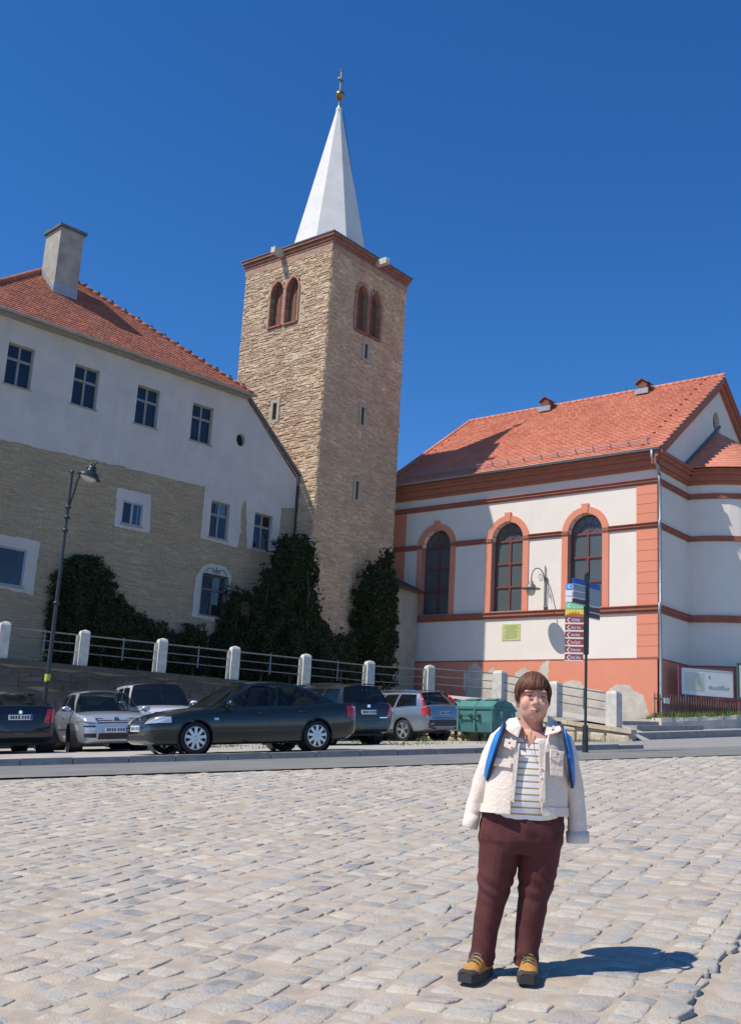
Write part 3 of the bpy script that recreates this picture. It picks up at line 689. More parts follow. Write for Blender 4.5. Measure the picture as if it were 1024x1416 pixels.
# ================================================================== tower
T0 = at(445.5, 550, 46.0); TW = 5.7
tl = Facade(T0, dL); tr = Facade(T0, dG); tl.n = -dG; tr.n = -dL
TTOP = 25.0
tower = thing('stone_tower', V((T0.x, T0.y, TERR)), 'tall square rubble stone tower with white octagonal spire', 'tower')
def pair(f, wins, slits, tag_, seed):
    loops = []; ex = []
    for u0, u1, z0, apex in wins:
        loops.append(archloop(u0, u1, z0, apex-.62, rise=.62, point=.5, seg=14))
    for u0, u1, z0, z1 in slits: loops.append(rectloop(u0, u1, z0, z1))
    me = f.sheet(rectloop(0, TW, 2.6, TTOP), loops, 0, .5); link('wall_core', me, 'mortar', tower)
    # brick surrounds
    for i, (u0, u1, z0, apex) in enumerate(wins):
        lo = archloop(u0, u1, z0, apex-.62, rise=.62, point=.5, seg=14); n = len(lo)
        ex.append(archloop(u0-.17, u1+.17, z0-.12, apex-.62, rise=.80, point=.5, seg=14))
        cu = (u0+u1)/2
        pts = lo[1:]+[lo[0]]
        path = []
        # walk the outline (not the sill) in brick steps
        dense = []
        for k in range(len(pts)-1):
            a, b = pts[k], pts[k+1]; L = math.hypot(b[0]-a[0], b[1]-a[1]); m_ = max(1, int(L/.13))
            for q in range(m_): dense.append((a[0]+(b[0]-a[0])*q/m_, a[1]+(b[1]-a[1])*q/m_))
        dense.append(pts[-1])
        acc = [dense[0]]
        for q in dense[1:]:
            if math.hypot(q[0]-acc[-1][0], q[1]-acc[-1][1]) > .12: acc.append(q)
        sur = MB()
        for k in range(len(acc)-1):
            a, b = acc[k], acc[k+1]; mx, mz = (a[0]+b[0])/2, (a[1]+b[1])/2; tx, tz = b[0]-a[0], b[1]-a[1]; L = math.hypot(tx, tz)
            nx, nz = tz/L, -tx/L
            if nx*(mx-cu)+nz*(mz-(apex-1.2)) < 0: nx, nz = -nx, -nz
            w_ = (.085 if abs(nx) > .9 and ((nx > 0) == (i == 0)) else .17)*random.uniform(.9, 1.1); g = .92; o = .05+random.uniform(0, .012)
            A_ = [(mx-tx/2*g, mz-tz/2*g), (mx+tx/2*g, mz+tz/2*g), (mx+tx/2*g+nx*w_, mz+tz/2*g+nz*w_), (mx-tx/2*g+nx*w_, mz-tz/2*g+nz*w_)]
            sur.prism([f.p(*q, -.4) for q in A_], f.n*(.4+o), random.random())
        surr = sur.build('window_surround', 'tower_brick', tower)
        mb = MB(); f.slab(mb, u0-.04, u1+.04, z0-.09, z0, -.3, .12); mb.build('sill', 'brick_red', surr)
        k = 0; zz = z0
        for q in range(4):
            a = u0+(u1-u0)*q/4+.02; b = u0+(u1-u0)*(q+1)/4-.012
            top_ = min((apex-.62)+.62*math.sqrt(max(0, 1-((abs((a+b)/2-cu)/((u1-u0)/2)+.5)/1.5)**2))/math.sqrt(1-(1/3)**2), apex)
            mb = MB(); f.slab(mb, a, b, z0, top_+.1, -.30-random.uniform(0, .02), -.25); mb.build('shutter_board', 'louver', surr)
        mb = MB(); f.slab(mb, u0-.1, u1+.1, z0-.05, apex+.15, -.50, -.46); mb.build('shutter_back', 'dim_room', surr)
    for u0, u1, z0, z1 in slits:
        ex.append(rectloop(u0-.16, u1+.17, z0-.16, z1+.18))
        mb = MB()
        f.slab(mb, u0-.16, u0, z0-.16, z1+.18, -.3, .055); f.slab(mb, u1, u1+.16, z0-.16, z1+.18, -.3, .055); f.slab(mb, u0, u1, z1, z1+.18, -.3, .05); f.slab(mb, u0, u1, z0-.16, z0, -.3, .05)
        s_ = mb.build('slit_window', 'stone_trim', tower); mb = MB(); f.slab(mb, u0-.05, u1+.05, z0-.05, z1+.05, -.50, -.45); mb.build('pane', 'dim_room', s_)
    return rubble(f, rectloop(0, TW, 3.0, TTOP-.28), ex, (.07, .155), (.12, .40), (.02, .06), seed)
pc = pair(tl, [(2.98, 3.80, 21.58, 23.92), (1.98, 2.78, 21.55, 23.90)], [(2.80, 3.06, 16.80, 17.62)], 'l', 21)
pc += pair(tr, [(1.96, 2.74, 21.43, 23.82), (2.96, 3.74, 21.45, 23.80)], [(2.72, 2.92, 20.2, 20.95), (2.74, 2.94, 16.9, 17.75), (2.66, 2.86, 13.25, 14.12)], 'r', 22)
place_pieces(pc, 'stone', 'stones', 'tower_stone', tower)
mb = MB()
for f, g in ((tl, TW), (tr, TW)):
    o = (-dL if f is tl else -dG)
bkL = [tl.p(TW, 2.6), tl.p(TW, 2.6)+dG*TW, tl.p(0, 2.6)+dG*TW]
up_ = V((0, 0, TTOP-2.6))
mb.quad(bkL[0], bkL[1], bkL[1]+up_, bkL[0]+up_); mb.quad(bkL[1], bkL[2], bkL[2]+up_, bkL[1]+up_); mb.build('wall_core', 'mortar', tower)
cc = tl.p(TW/2, 0)+dG*(TW/2)
def ring_slab(mb, half, z0, z1): mb.obox(cc+V((0, 0, (z0+z1)/2)), dL*half, dG*half, V((0, 0, (z1-z0)/2)))
mb = MB(); ring_slab(mb, TW/2+.045, TTOP-.28, TTOP+.06); mb.build('brick_band', 'brick_dull', tower)
mb = MB(); ring_slab(mb, TW/2+.07, TTOP+.06, TTOP+.20); ring_slab(mb, TW/2+.12, TTOP+.20, TTOP+.36); ring_slab(mb, TW/2+.20, TTOP+.36, TTOP+.50); mb.build('cornice', 'tower_cornice', tower)
mb = MB(); ring_slab(mb, TW/2+.24, TTOP+.50, TTOP+.56); mb.build('parapet_cap', 'lead', tower)
for f, u, m_ in ((tl, 3.2, 1), (tr, 3.2, 1)):        # stone water spouts
    mb = MB(); f.slab(mb, u-.13, u+.13, TTOP+.12, TTOP+.36, 0, .75); f.slab(mb, u-.13, u-.05, TTOP+.36, TTOP+.42, .2, .75); f.slab(mb, u+.05, u+.13, TTOP+.36, TTOP+.42, .2, .75); mb.build('water_spout', 'concrete', tower)
# spire
apex = at(474, 150, cc.y).z; sb = TTOP+.5; hw8 = 1.98
oct_ = lambda r_, z: [cc + (dL*math.cos(a)+dG*math.sin(a))*r_ + V((0, 0, z)) for a in [R(22.5+45*k) for k in range(8)]]
mb = MB(); rr = hw8/math.cos(R(22.5)); hh = apex-sb
rings = [oct_(rr*(1-t)+.10*t, sb+hh*t) for t in (0, .97)]
rings.append(oct_(.17, apex-.10)); rings.append(oct_(.13, apex)); mb.loft(rings)
spire = mb.build('spire', 'spire_white', tower)
mb = MB(); bz = at(475, 132, cc.y).z; tz = at(476, 98, cc.y).z
mb.tube([cc+V((0, 0, apex-.1)), cc+V((0, 0, apex+.15)), cc+V((0, 0, tz))], [.09, .05, .035], 8); st = mb.build('finial_rod', 'gold', spire)
mb = MB(); mb.ball(cc+V((0, 0, bz)), .25, seg=20, rings=12); mb.build('finial_ball', 'gold', st, smooth=True)
mb = MB(); mb.obox(cc+V((0, 0, tz-.55)), dG*.15, dL*.025, V((0, 0, .03))); mb.ball(cc+V((0, 0, tz-.55)), .07, seg=10, rings=6); mb.ball(cc+V((0, 0, tz)), .07, seg=10, rings=6)
for sgn in (-1, 1): mb.ball(cc+dG*.15*sgn+V((0, 0, tz-.55)), .05, seg=8, rings=6)
mb.build('cross', 'gold', st)
mb = MB(); ln = [cc+(-dL*.72+dG*.69)*(r_+.03)+V((0, 0, z)) for r_, z in ((rr*.95, sb+.3), (rr*.5, sb+hh*.5), (.2, apex-.2))]; mb.tube(ln, .012, 5); mb.build('lightning_cable', 'iron', spire)
# ================================================================== old house
HB = R(45.6)
HC = at(408, 700, 46.6); hf = Facade(HC, (-math.sin(HB), -math.cos(HB)))
HLEN = 15.9; HE = 16.62; HS_U = 3.3; HLOW = 13.75
house = thing('old_house', V((HC.x, HC.y, TERR))-V((0, 0, 0)), 'old house with pale upper plaster, exposed rubble below and red tiled hip roof', 'house')
hw = dict(w1=(13.10, 14.13, 14.08, 15.66), w2=(10.36, 11.42, 14.06, 15.66), w3=(7.57, 8.62, 14.04, 15.65), w4=(4.87, 5.93, 14.03, 15.65),
          l1=(3.58, 4.54, 10.19, 11.73), l2=(1.22, 2.22, 10.14, 11.69), gr=(3.40, 4.66, 6.95, 8.62), sm=(7.80, 8.70, 9.95, 10.84), lf=(12.40, 13.54, 6.86, 8.20))
oc = [(3.32+.24*math.cos(a), 14.66+.28*math.sin(a)) for a in np.linspace(0, 2*math.pi, 17)[:-1]]
# the left end and the back, so that it is a body
mb = MB(); D = -hf.n*13.0
mb.quad(hf.p(HLEN, 3), hf.p(HLEN, 3)+D, hf.p(HLEN, HE)+D, hf.p(HLEN, HE)); mb.quad(hf.p(0, 3), hf.p(0, 3)+D*.16, hf.p(0, HLOW-.1)+D*.16, hf.p(0, HLOW-.1)); mb.quad(hf.p(0, 3)+D, hf.p(HLEN, 3)+D, hf.p(HLEN, HE)+D, hf.p(0, HE)+D); mb.build('wall', 'plaster', house)
def U(*px): return [hf.uz(x, y) for x, y in px]
stone_poly = U((-50, 595), (0, 607), (80, 626), (160, 643), (240, 663), (283, 673), (281, 700), (277, 743), (300, 750), (328, 757), (333, 735), (334, 700), (338, 691), (341, 696), (340, 725), (341, 758), (381, 768), (386, 735), (389, 702), (404, 702), (402, 985), (-70, 985))
stone_poly = [(max(.0, min(HLEN, u)), max(3.0, z)) for u, z in stone_poly]
pt = [U((162, 674), (209, 684), (207, 737), (158, 728)), U((-30, 733), (0, 738), (56, 749), (50, 790), (46, 823), (-30, 806)), U((280, 783), (292, 779), (312, 784), (320, 796), (318, 830), (312, 862), (265, 852), (270, 800))]
def rough_loop(loop, seed, amp=.035, step=.16):
    rg = random.Random(seed); out = []; n = len(loop)
    for i in range(n):
        a, b = loop[i], loop[(i+1) % n]; L_ = math.hypot(b[0]-a[0], b[1]-a[1]); m_ = max(1, int(L_/step))
        for k in range(m_): t = k/m_; out.append((a[0]+(b[0]-a[0])*t+rg.uniform(-amp, amp), a[1]+(b[1]-a[1])*t+rg.uniform(-amp, amp)))
    return out
mat('mortar_dark', (0.357, 0.290, 0.202), (0.304, 0.245, 0.170), rough=.95, scale=5, bump=.4)
def dense_edge(pts, seed):                             # roughened open line
    rg = random.Random(seed); out = [pts[0]]
    for a, b in zip(pts, pts[1:]):
        L_ = math.hypot(b[0]-a[0], b[1]-a[1]); m_ = max(1, int(L_/.16))
        for k in range(1, m_+1): t = k/m_; out.append((a[0]+(b[0]-a[0])*t+rg.uniform(-.03, .03), a[1]+(b[1]-a[1])*t+rg.uniform(-.03, .03)))
    return out
edge = [(min(u, HLEN), z) for u, z in stone_poly[:-2]]; edge[0] = (HLEN, edge[0][1]); edge = [p for i, p in enumerate(edge) if i == 0 or p[0] < HLEN-.02]; edge[-1] = (0.0, edge[-1][1])
de = dense_edge(edge, 3); de[0] = edge[0]; de[-1] = edge[-1]
upper = de+[(0, HLOW-.1), (.13, HLOW), (HS_U, HE), (HLEN, HE)]
link('wall', hf.sheet(upper, [rectloop(*hw[k]) for k in ('w1', 'w2', 'w3', 'w4', 'l1', 'l2')]+[oc], 0, .26), 'plaster', house)
for k, isl in zip(('sm', 'lf', 'gr'), pt):
    link('plaster_surround', hf.sheet(rough_loop([(min(u, HLEN-.02), z) for u, z in isl], 7+len(k), .02), [rectloop(*hw[k])], 0, .26), 'plaster', house)
lower = [(0, 3.0), (HLEN, 3.0), (HLEN, max(z for u, z in edge)+.3), (0, max(z for u, z in edge)+.3)]
wh = [rectloop(*hw[k]) for k in ('sm', 'lf', 'gr', 'l1', 'l2')]
link('mortar_bed', hf.sheet(lower, wh, -.035), 'mortar_dark', house)
grown = [(u, z+.18) for u, z in stone_poly]
skip = [rectloop(hw[k][0]-.06, hw[k][1]+.06, hw[k][2]-.06, hw[k][3]+.06) for k in ('sm', 'lf', 'gr', 'l1', 'l2')]
ps = rubble(hf, rectloop(0, HLEN, 3.0, max(z for u, z in edge)+.2), skip, (.07, .135), (.14, .42), (.004, .024), 31, gap=.010, base=-.030)
ps = [q for q in ps if True]
place_pieces(ps, 'stone', 'stones', 'house_stone', house)
# windows
def casement(f, r_, parent, fm='frame_white', split=.36, open_leaf=False, rev=.20, single=False, curtain=0):
    u0, u1, z0, z1 = r_; o0, o1 = -rev-.02, -rev+.05; t = .055
    fr = MB()
    f.slab(fr, u0, u0+t, z0, z1, o0, o1); f.slab(fr, u1-t, u1, z0, z1, o0, o1); f.slab(fr, u0+t, u1-t, z1-t, z1, o0, o1); f.slab(fr, u0+t, u1-t, z0, z0+t, o0, o1)
    cu = (u0+u1)/2; zt = z1-(z1-z0)*split
    if not single:
        f.slab(fr, u0+t, u1-t, zt-.05, zt+.05, o0, o1+.02); f.slab(fr, cu-.045, cu+.045, z0+t, zt-.05, o0, o1+.012); f.slab(fr, cu-.04, cu+.04, zt+.05, z1-t, o0, o1+.012)
    win = fr.build('window', fm, parent)
    cells = [(u0+t, u1-t, z0+t, z1-t)] if single else [(u0+t, cu-.045, z0+t, zt-.05), (cu+.045, u1-t, z0+t, zt-.05), (u0+t, cu-.04, zt+.05, z1-t), (cu+.04, u1-t, zt+.05, z1-t)]
    for k, (a, b, c, d) in enumerate(cells):
        if open_leaf and k == 1: continue
        mb = MB(); j = random.uniform(-.006, .006); mb.quad(f.p(a, c, -rev+.02), f.p(b, c, -rev+.02+j), f.p(b, d, -rev+.02+j), f.p(a, d, -rev+.02)); mb.build('pane', 'window_glass', win)
    mb = MB(); f.slab(mb, u0-.05, u1+.05, z0-.05, z0-.003, -rev, .06); mb.build('sill', 'gutter_old', win)
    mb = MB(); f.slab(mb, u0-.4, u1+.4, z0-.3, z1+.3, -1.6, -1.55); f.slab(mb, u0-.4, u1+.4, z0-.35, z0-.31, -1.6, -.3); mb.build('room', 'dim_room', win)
    if curtain:
        mb = MB(); n = 14
        for i in range(n):
            a = u0+.03+(u1-u0-.06)*i/n; b = u0+.03+(u1-u0-.06)*(i+1)/n; oa = -rev-.10+.02*math.sin(i*2.1); ob = -rev-.10+.02*math.sin((i+1)*2.1)
            mb.quad(f.p(a, z0+.05, oa), f.p(b, z0+.05, ob), f.p(b, z0+(z1-z0)*curtain, ob), f.p(a, z0+(z1-z0)*curtain, oa))
        mb.build('curtain', 'curtain', win)
    if open_leaf:
        a, b, c, d = cells[1]; mb = MB(); h = f.p(b, 0, o1); dirn = (f.d*-.35+f.n*.94).normalized(); w_ = b-a
        for (x0, x1, y0, y1) in ((0, .05, c, d), (w_-.05, w_, c, d), (.05, w_-.05, c, c+.05), (.05, w_-.05, d-.05, d)):
            mb.quad(h+dirn*x0+V((0, 0, y0)), h+dirn*x1+V((0, 0, y0)), h+dirn*x1+V((0, 0, y1)), h+dirn*x0+V((0, 0, y1)))
        leaf = mb.build('open_leaf', fm, win); mb = MB(); mb.quad(h+dirn*.05+V((0, 0, c+.05)), h+dirn*(w_-.05)+V((0, 0, c+.05)), h+dirn*(w_-.05)+V((0, 0, d-.05)), h+dirn*.05+V((0, 0, d-.05))); mb.build('pane', 'window_glass', leaf)
    return win
for k in ('w1', 'w2', 'w3', 'w4'): casement(hf, hw[k], house, curtain=.55 if k == 'w4' else 0)
casement(hf, hw['l1'], house, curtain=.6); casement(hf, hw['l2'], house, curtain=.4)
mat('frame_blue', (.34, .38, .55), (.30, .34, .5), rough=.55)
casement(hf, hw['lf'], house, fm='frame_blue', single=True, curtain=.62, rev=.12); casement(hf, hw['sm'], house, fm='frame_blue', split=0.0, rev=.12)
gw = casement(hf, hw['gr'], house, curtain=.3)
u0, u1, z0, z1 = hw['gr']; g = MB(); st = .155; o = .07
for s_ in (1, -1):
    k = -14
    while k < 26:
        pts = []
        for a, b in ((u0, None), (u1, None)): pts.append((a, z0+k*st*1.3+s_*(a-u0)*1.55))
        (ua, za), (ub, zb) = pts
        # clip
        def clip(ua, za, ub, zb):
            t0, t1 = 0, 1; dz = zb-za
            for lim, sg in ((z0, 1), (z1, -1)):
                da, db = sg*(za-lim), sg*(zb-lim)
                if da < 0 and db < 0: return None
                if da < 0: t0 = max(t0, da/(da-db))
                if db < 0: t1 = min(t1, da/(da-db))
            return (t0, t1) if t1-t0 > .02 else None
        t = clip(ua, za, ub, zb)
        if t: g.tube([hf.p(ua+(ub-ua)*t[0], za+(zb-za)*t[0], o), hf.p(ua+(ub-ua)*t[1], za+(zb-za)*t[1], o)], .009, 5)
        k += 1
for a, b, c, d in ((u0, z0, u1, z0), (u1, z0, u1, z1), (u1, z1, u0, z1), (u0, z1, u0, z0)): g.tube([hf.p(a, b, o), hf.p(c, d, o)], .016, 6)
cu = (u0+u1)/2
for sg in (-1, 1):
    g.tube([hf.p(cu+sg*(.05+.5*t), z1+.22*math.sin(math.pi*t*.9)+.10*(1-t), o) for t in np.linspace(0, 1, 9)], .012, 5)
    g.tube([hf.p(cu+sg*.18*math.cos(a), z1+.12+.10*math.sin(a), o) for a in np.linspace(-.5, 2.6, 8)], .010, 5)
g.tube([hf.p(cu, z1, o), hf.p(cu, z1+.36, o)], .012, 5)
g.build('grille', 'iron', gw)
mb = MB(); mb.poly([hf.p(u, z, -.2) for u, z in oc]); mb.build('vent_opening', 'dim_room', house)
# roof: hip
OVH = .42; pit = math.tan(R(43)); ez = HE+.06
e0h = hf.p(-HLEN+0, ez, OVH)
def hp(u, b, h): return hf.p(u, ez+h, OVH-b)               # b metres behind the eave, h above it
q = on_plane(62, 374, hp(0, 0, 0), (hf.n*math.sin(R(43))+V((0, 0, math.cos(R(43))))).normalized())
AU = (q-hf.P).dot(hf.d); AB = OVH-(q-hf.P).dot(hf.n)        # ridge start: along the wall, behind the eave
q2 = on_plane(112, 397, hp(0, 0, 0), (hf.n*math.sin(R(43))+V((0, 0, math.cos(R(43))))).normalized())
BU = (q2-hf.P).dot(hf.d)
AH = AB*pit; LE = HLEN+.35; REt = HS_U-.1
BU = min(BU, AU-.3)
polyh = [(REt, 0), (LE, 0), (AU, AB), (BU, AB)]
sl_ = math.hypot(1, pit)
mb = MB(); mb.poly([hp(u, b, b*pit-.035) for u, b in polyh])
mb.poly([hp(LE, 0, -.035), hp(LE, 2*AB, -.035), hp(AU, AB, AH-.035)]); mb.poly([hp(BU, AB, AH-.035), hp(AU, AB, AH-.035), hp(LE, 2*AB, -.035), hp(REt, 2*AB, -.035)])
low = hp(.0, 0, HLOW-HE); mb.poly([hp(BU, AB, AH-.035), hp(REt, 2*AB, -.035), hp(-.1, 2*AB, HLOW-HE-.035), hp(-.1, .50, HLOW-HE-.035), hp(REt, .50, -.035)])
hroof = mb.build('roof', 'roof_under', house)
O_ = hp(0, 0, 0); Ud = hf.d; Wd = (-hf.n+V((0, 0, pit))).normalized()
tiles(O_, Ud, Wd, [(u, b*sl_) for u, b in polyh], .20, .19, 41, lift=.034).build('roof_tiles', 'roof_tile_old', hroof, kind='stuff')
O2 = hp(LE, 0, 0); U2 = (hp(LE, 1, 0)-O2); W2 = hp(AU, AB, AH)-hp(LE, AB, 0)
tiles(O2, U2, W2, [(0, 0), (2*AB, 0), (AB, W2.length)], .20, .19, 42, lift=.034).build('roof_tiles', 'roof_tile_old', hroof, kind='stuff')
ridge_caps((hp(LE, 0, .03), hp(AU, AB, AH+.03)), .12, .34, 8).build('ridge_tiles', 'roof_tile_old', hroof, smooth=True)
ridge_caps((hp(AU, AB, AH+.03), hp(BU, AB, AH+.03)), .12, .34, 8).build('ridge_tiles', 'roof_tile_old', hroof, smooth=True)
ridge_caps((hp(REt, 0, .03), hp(BU, AB, AH+.03)), .09, .34, 9).build('ridge_tiles', 'roof_tile_old', hroof, smooth=True)
hk = MB()
for t in np.linspace(.06, .96, 13):
    p = hp(REt, 0, .1).lerp(hp(BU, AB, AH+.1), t); hk.obox(p+V((0, 0, .04)), hf.d*.03, hf.n*.05, V((0, 0, .05)))
hk.build('roof_hooks', 'iron', hroof, kind='stuff')
gutter(hf.p(HS_U-.25, ez-.03, OVH+.07), hf.p(LE, ez-.03, OVH+.07), .09, house, 'gutter_old')
mb = MB(); hf.slab(mb, HS_U-.1, HLEN, ez-.14, ez-.05, .0, OVH-.04); mb.build('soffit', 'gutter_old', house)
# the sloping verge at the right end, its gutter and pipe
mb = MB(); a = hf.p(HS_U-.05, HE+.05, -.05); b = hf.p(-.12, HLOW+.0, -.05); nn = V((0, 0, .14))
mb.prism([a, b, b+nn, a+nn], hf.n*.20); mb.build('verge', 'lead', house)
mb = MB(); hf.slab(mb, -.35, -.02, HLOW-.42, HLOW-.02, -.3, .10); mb.build('gutter_box', 'lead', house)
mb = MB(); mb.tube([hf.p(-.06, HLOW-.4, .05), hf.p(-.03, HLOW-.9, .06), hf.p(-.02, 3.8, .06)], .045, 8); mb.build('downpipe', 'iron', house, smooth=True)
# chimney
cq = on_plane(86, 404, hp(0, 0, 0), (hf.n*math.sin(R(43))+V((0, 0, math.cos(R(43))))).normalized())-hf.n*.35; CB = OVH-(cq-hf.P).dot(hf.n); ct = at(97, 322, cq.y)
czb = ez+AH-2.4; czt = at(97, 326, cq.y).z
mb = MB(); mb.obox(V((cq.x, cq.y, (czb+czt)/2)), hf.d*.52, hf.n*.62, V((0, 0, (czt-czb)/2))); ch = mb.build('chimney', 'chimney_render', house)
mb = MB(); mb.obox(V((cq.x, cq.y, czt+.05)), hf.d*.62, hf.n*.72, V((0, 0, .06))); mb.build('chimney_cap', 'lead', ch)
mb = MB(); fz = ez+(CB-.62)*pit
mb.obox(V((cq.x, cq.y, fz+.18))+hf.n*.63, hf.d*.54, hf.n*.012, V((0, 0, .24))); 
p0 = V((cq.x, cq.y, 0))+hf.d*.53
mb.prism([p0+hf.n*.66+V((0, 0, fz-.05)), p0-hf.n*.6+V((0, 0, fz+1.24*pit-.02)), p0-hf.n*.6+V((0, 0, fz+1.24*pit+.22)), p0+hf.n*.66+V((0, 0, fz+.2))], hf.d*.02); mb.build('flashing', 'zinc', ch)

# ================================================================== small lean-to between tower and church
an = at(560, 800, 49.5); 
mat('annex_plaster', (.42, .385, .31), (.35, .32, .26), rough=.92, scale=2, bump=.2)
annex = thing('lean_to', V((an.x, an.y, TERR)), 'narrow cream lean-to with small dark roof between tower and church', 'annex')
af = Facade(at(546, 900, 50.4), dL)
mb = MB(); af.slab(mb, 0, 2.6, 3.0, 9.6, -1.6, 0); mb.build('wall', 'annex_plaster', annex)
mb = MB(); mb.prism([af.p(-.25, 9.55, .25), af.p(2.7, 10.9, .25), af.p(2.7, 11.0, .25), af.p(-.25, 9.68, .25)], -af.n*2.0); mb.build('roof', 'roof_under', annex)
mb = MB(); af.slab(mb, .0, 2.6, 7.75, 7.95, 0, .08); mb.build('string_course', 'stone_trim', annex)
mb = MB(); af.slab(mb, .0, .45, 3.0, 9.5, .002, .12); mb.build('pilaster', 'annex_plaster', annex)

# ================================================================== terrace, retaining wall, railing
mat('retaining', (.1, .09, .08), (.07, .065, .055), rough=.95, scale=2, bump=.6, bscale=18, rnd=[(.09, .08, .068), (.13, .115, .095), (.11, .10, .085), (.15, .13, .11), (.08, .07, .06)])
mat('block_stone', (0.480, 0.380, 0.255), (0.408, 0.345, 0.255), rough=.92, scale=3, bump=.6, bscale=20, rnd=[(0.552, 0.437, 0.286), (0.648, 0.529, 0.367), (0.504, 0.402, 0.275), (0.696, 0.575, 0.408), (0.600, 0.460, 0.306)])
mat('rail_paint', (.20, .21, .23), (.15, .16, .18), rough=.45, metal=.4, scale=6)
W0 = at(111, 923, 33.0); W1 = at(509, 955, 38.0); W2_ = at(592, 960.5, 39.6); W3 = at(690, 972, 39.0); W4 = at(766, 987, 37.6); W5 = at(848, 1001, 36.0)
wd = (W1-W0); wd.z = 0; wd.normalize()
WS = W0-wd*9.0; WS.z = 3.80
for p in (W0, W1): p.z = 3.88
W2_.z = 3.95
rf = Facade(WS, wd); wl = (W2_-WS).dot(wd)
# terrace sheet
mb = MB()
back = V((-.5, .86, 0))
A_ = [WS, W0, W1, W2_]; 
pts = [V((p.x, p.y, 3.86)) for p in A_]+[V((6.5, 49, 4.1)), V((-2, 58, 4.1)), V((-26, 52, 4.0)), V((WS.x-6, WS.y+4, 3.9))]
mb.poly(pts); tag(mb.build('terrace', 'ground_earth'), kind='structure')
# ramp behind the right hand railing, down to the pavement before the church
mb = MB(); W6 = at(884, 1008, 35.2)
inn = [W2_+V((.3, .45, .02)), W3+V((.25, .5, -.02)), W4+V((.3, .5, -.05)), W5+V((.3, .5, -.05)), V((9.7, 36.1, 2.45))]
outr = [V((3.3, 48.0, 4.55)), V((6.2, 47.0, 4.4)), V((8.3, 45.6, 4.0)), V((10.3, 44.2, 3.7)), V((11.9, 41.2, 2.95))]
for i in range(4): mb.quad(inn[i], inn[i+1], outr[i+1], outr[i])
mb.quad(W1+V((.2, .5, .02)), inn[0], outr[0], V((1.0, 46.5, 4.3))); tag(mb.build('ramp', 'path'), kind='structure')
# retaining wall of squared stones
rw = thing('retaining_wall', V((W0.x, W0.y, z_lot(W0.x, W0.y))), 'dark shaded stone retaining wall behind the parked cars', 'wall')
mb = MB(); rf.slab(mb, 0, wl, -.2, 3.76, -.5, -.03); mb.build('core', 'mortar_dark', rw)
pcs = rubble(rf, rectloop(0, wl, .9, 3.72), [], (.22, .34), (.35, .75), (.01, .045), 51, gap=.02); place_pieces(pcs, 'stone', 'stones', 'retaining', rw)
u = 0
while u < wl:
    l = random.uniform(1.1, 1.6); mb = MB(); z_ = 3.80+.0*u
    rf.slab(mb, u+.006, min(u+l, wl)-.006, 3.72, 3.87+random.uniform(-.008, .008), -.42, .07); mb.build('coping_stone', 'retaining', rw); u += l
# railing: posts in white concrete, three bars and a middle strut
rail = thing('terrace_railing', V((W0.x, W0.y, 3.87)), 'row of pale concrete posts with three grey bars along the terrace wall', 'railing')
def post(p, ang, h=1.10, w_=.30, matn='concrete', parent=None):
    mb = MB(); ca, sa = V((math.cos(ang), math.sin(ang), 0)), V((-math.sin(ang), math.cos(ang), 0))
    rings = []
    for k, z in ((1.0, -.12), (1.0, h*.5), (.97, h-.10), (.80, h-.03), (.15, h+.01)):
        rings.append([p+ca*(sx*w_/2*k)+sa*(sy*w_/2*k)+V((0, 0, z)) for sx, sy in ((-1, -1), (1, -1), (1, 1), (-1, 1))])
    mb.loft(rings); return mb.build('post', matn, parent)
wa = math.atan2(wd.y, wd.x)
spx = [-110, 0.5, 111.5, 220, 321, 420, 508.5, 592]
posts = []
for x in spx:
    # where the post's pixel column meets the wall's plane
    yy = 930+.08*(x-150); q = on_plane(x, yy, rf.P-rf.n*.16, rf.n); posts.append(V((q.x, q.y, 3.87)))
if posts[-1] is not None: posts[-1].z = 3.95
def bars(a, b, hs, parent, da=.16, strut=True):
    t = (b-a).normalized()
    for h in hs:
        mb = MB(); mb.tube([a+t*da+V((0, 0, h)), b-t*da+V((0, 0, h))], .022 if h == hs[0] else .018, 6); mb.build('bar', 'rail_paint', parent)
    if strut:
        c = (a+b)/2; mb = MB(); mb.obox(c+V((0, 0, (hs[0]+hs[-1])/2-.02)), t*.02, V((0, 0, 1)).cross(t)*.012, V((0, 0, (hs[0]-hs[-1])/2+.08))); mb.build('strut', 'rail_paint', parent)
for i, p in enumerate(posts):
    post(p, wa, parent=rail)
    mb = MB(); q = p-wd*.20; mb.obox(q+V((0, 0, .45)), wd*.035, rf.n*.05, V((0, 0, .47))); mb.build('stanchion', 'concrete', rail)
    if i: bars(posts[i-1], p, (.93, .66, .39), rail)
rail2 = thing('ramp_railing', V((W4.x, W4.y, W4.z)), 'sloping railing of concrete posts and grey bars on the rough stone wall', 'railing')
rp = [posts[-1], V((W3.x, W3.y, 3.86)), V((W4.x, W4.y, 3.47)), V((W5.x, W5.y, 3.14))]
ang2 = math.atan2(rp[3].y-rp[1].y, rp[3].x-rp[1].x)
for i in range(1, 4):
    post(rp[i], ang2, h=1.10, w_=.40, parent=rail2)
    bars(rp[i-1], rp[i], (.98, .70, .42), rail2, da=.2)
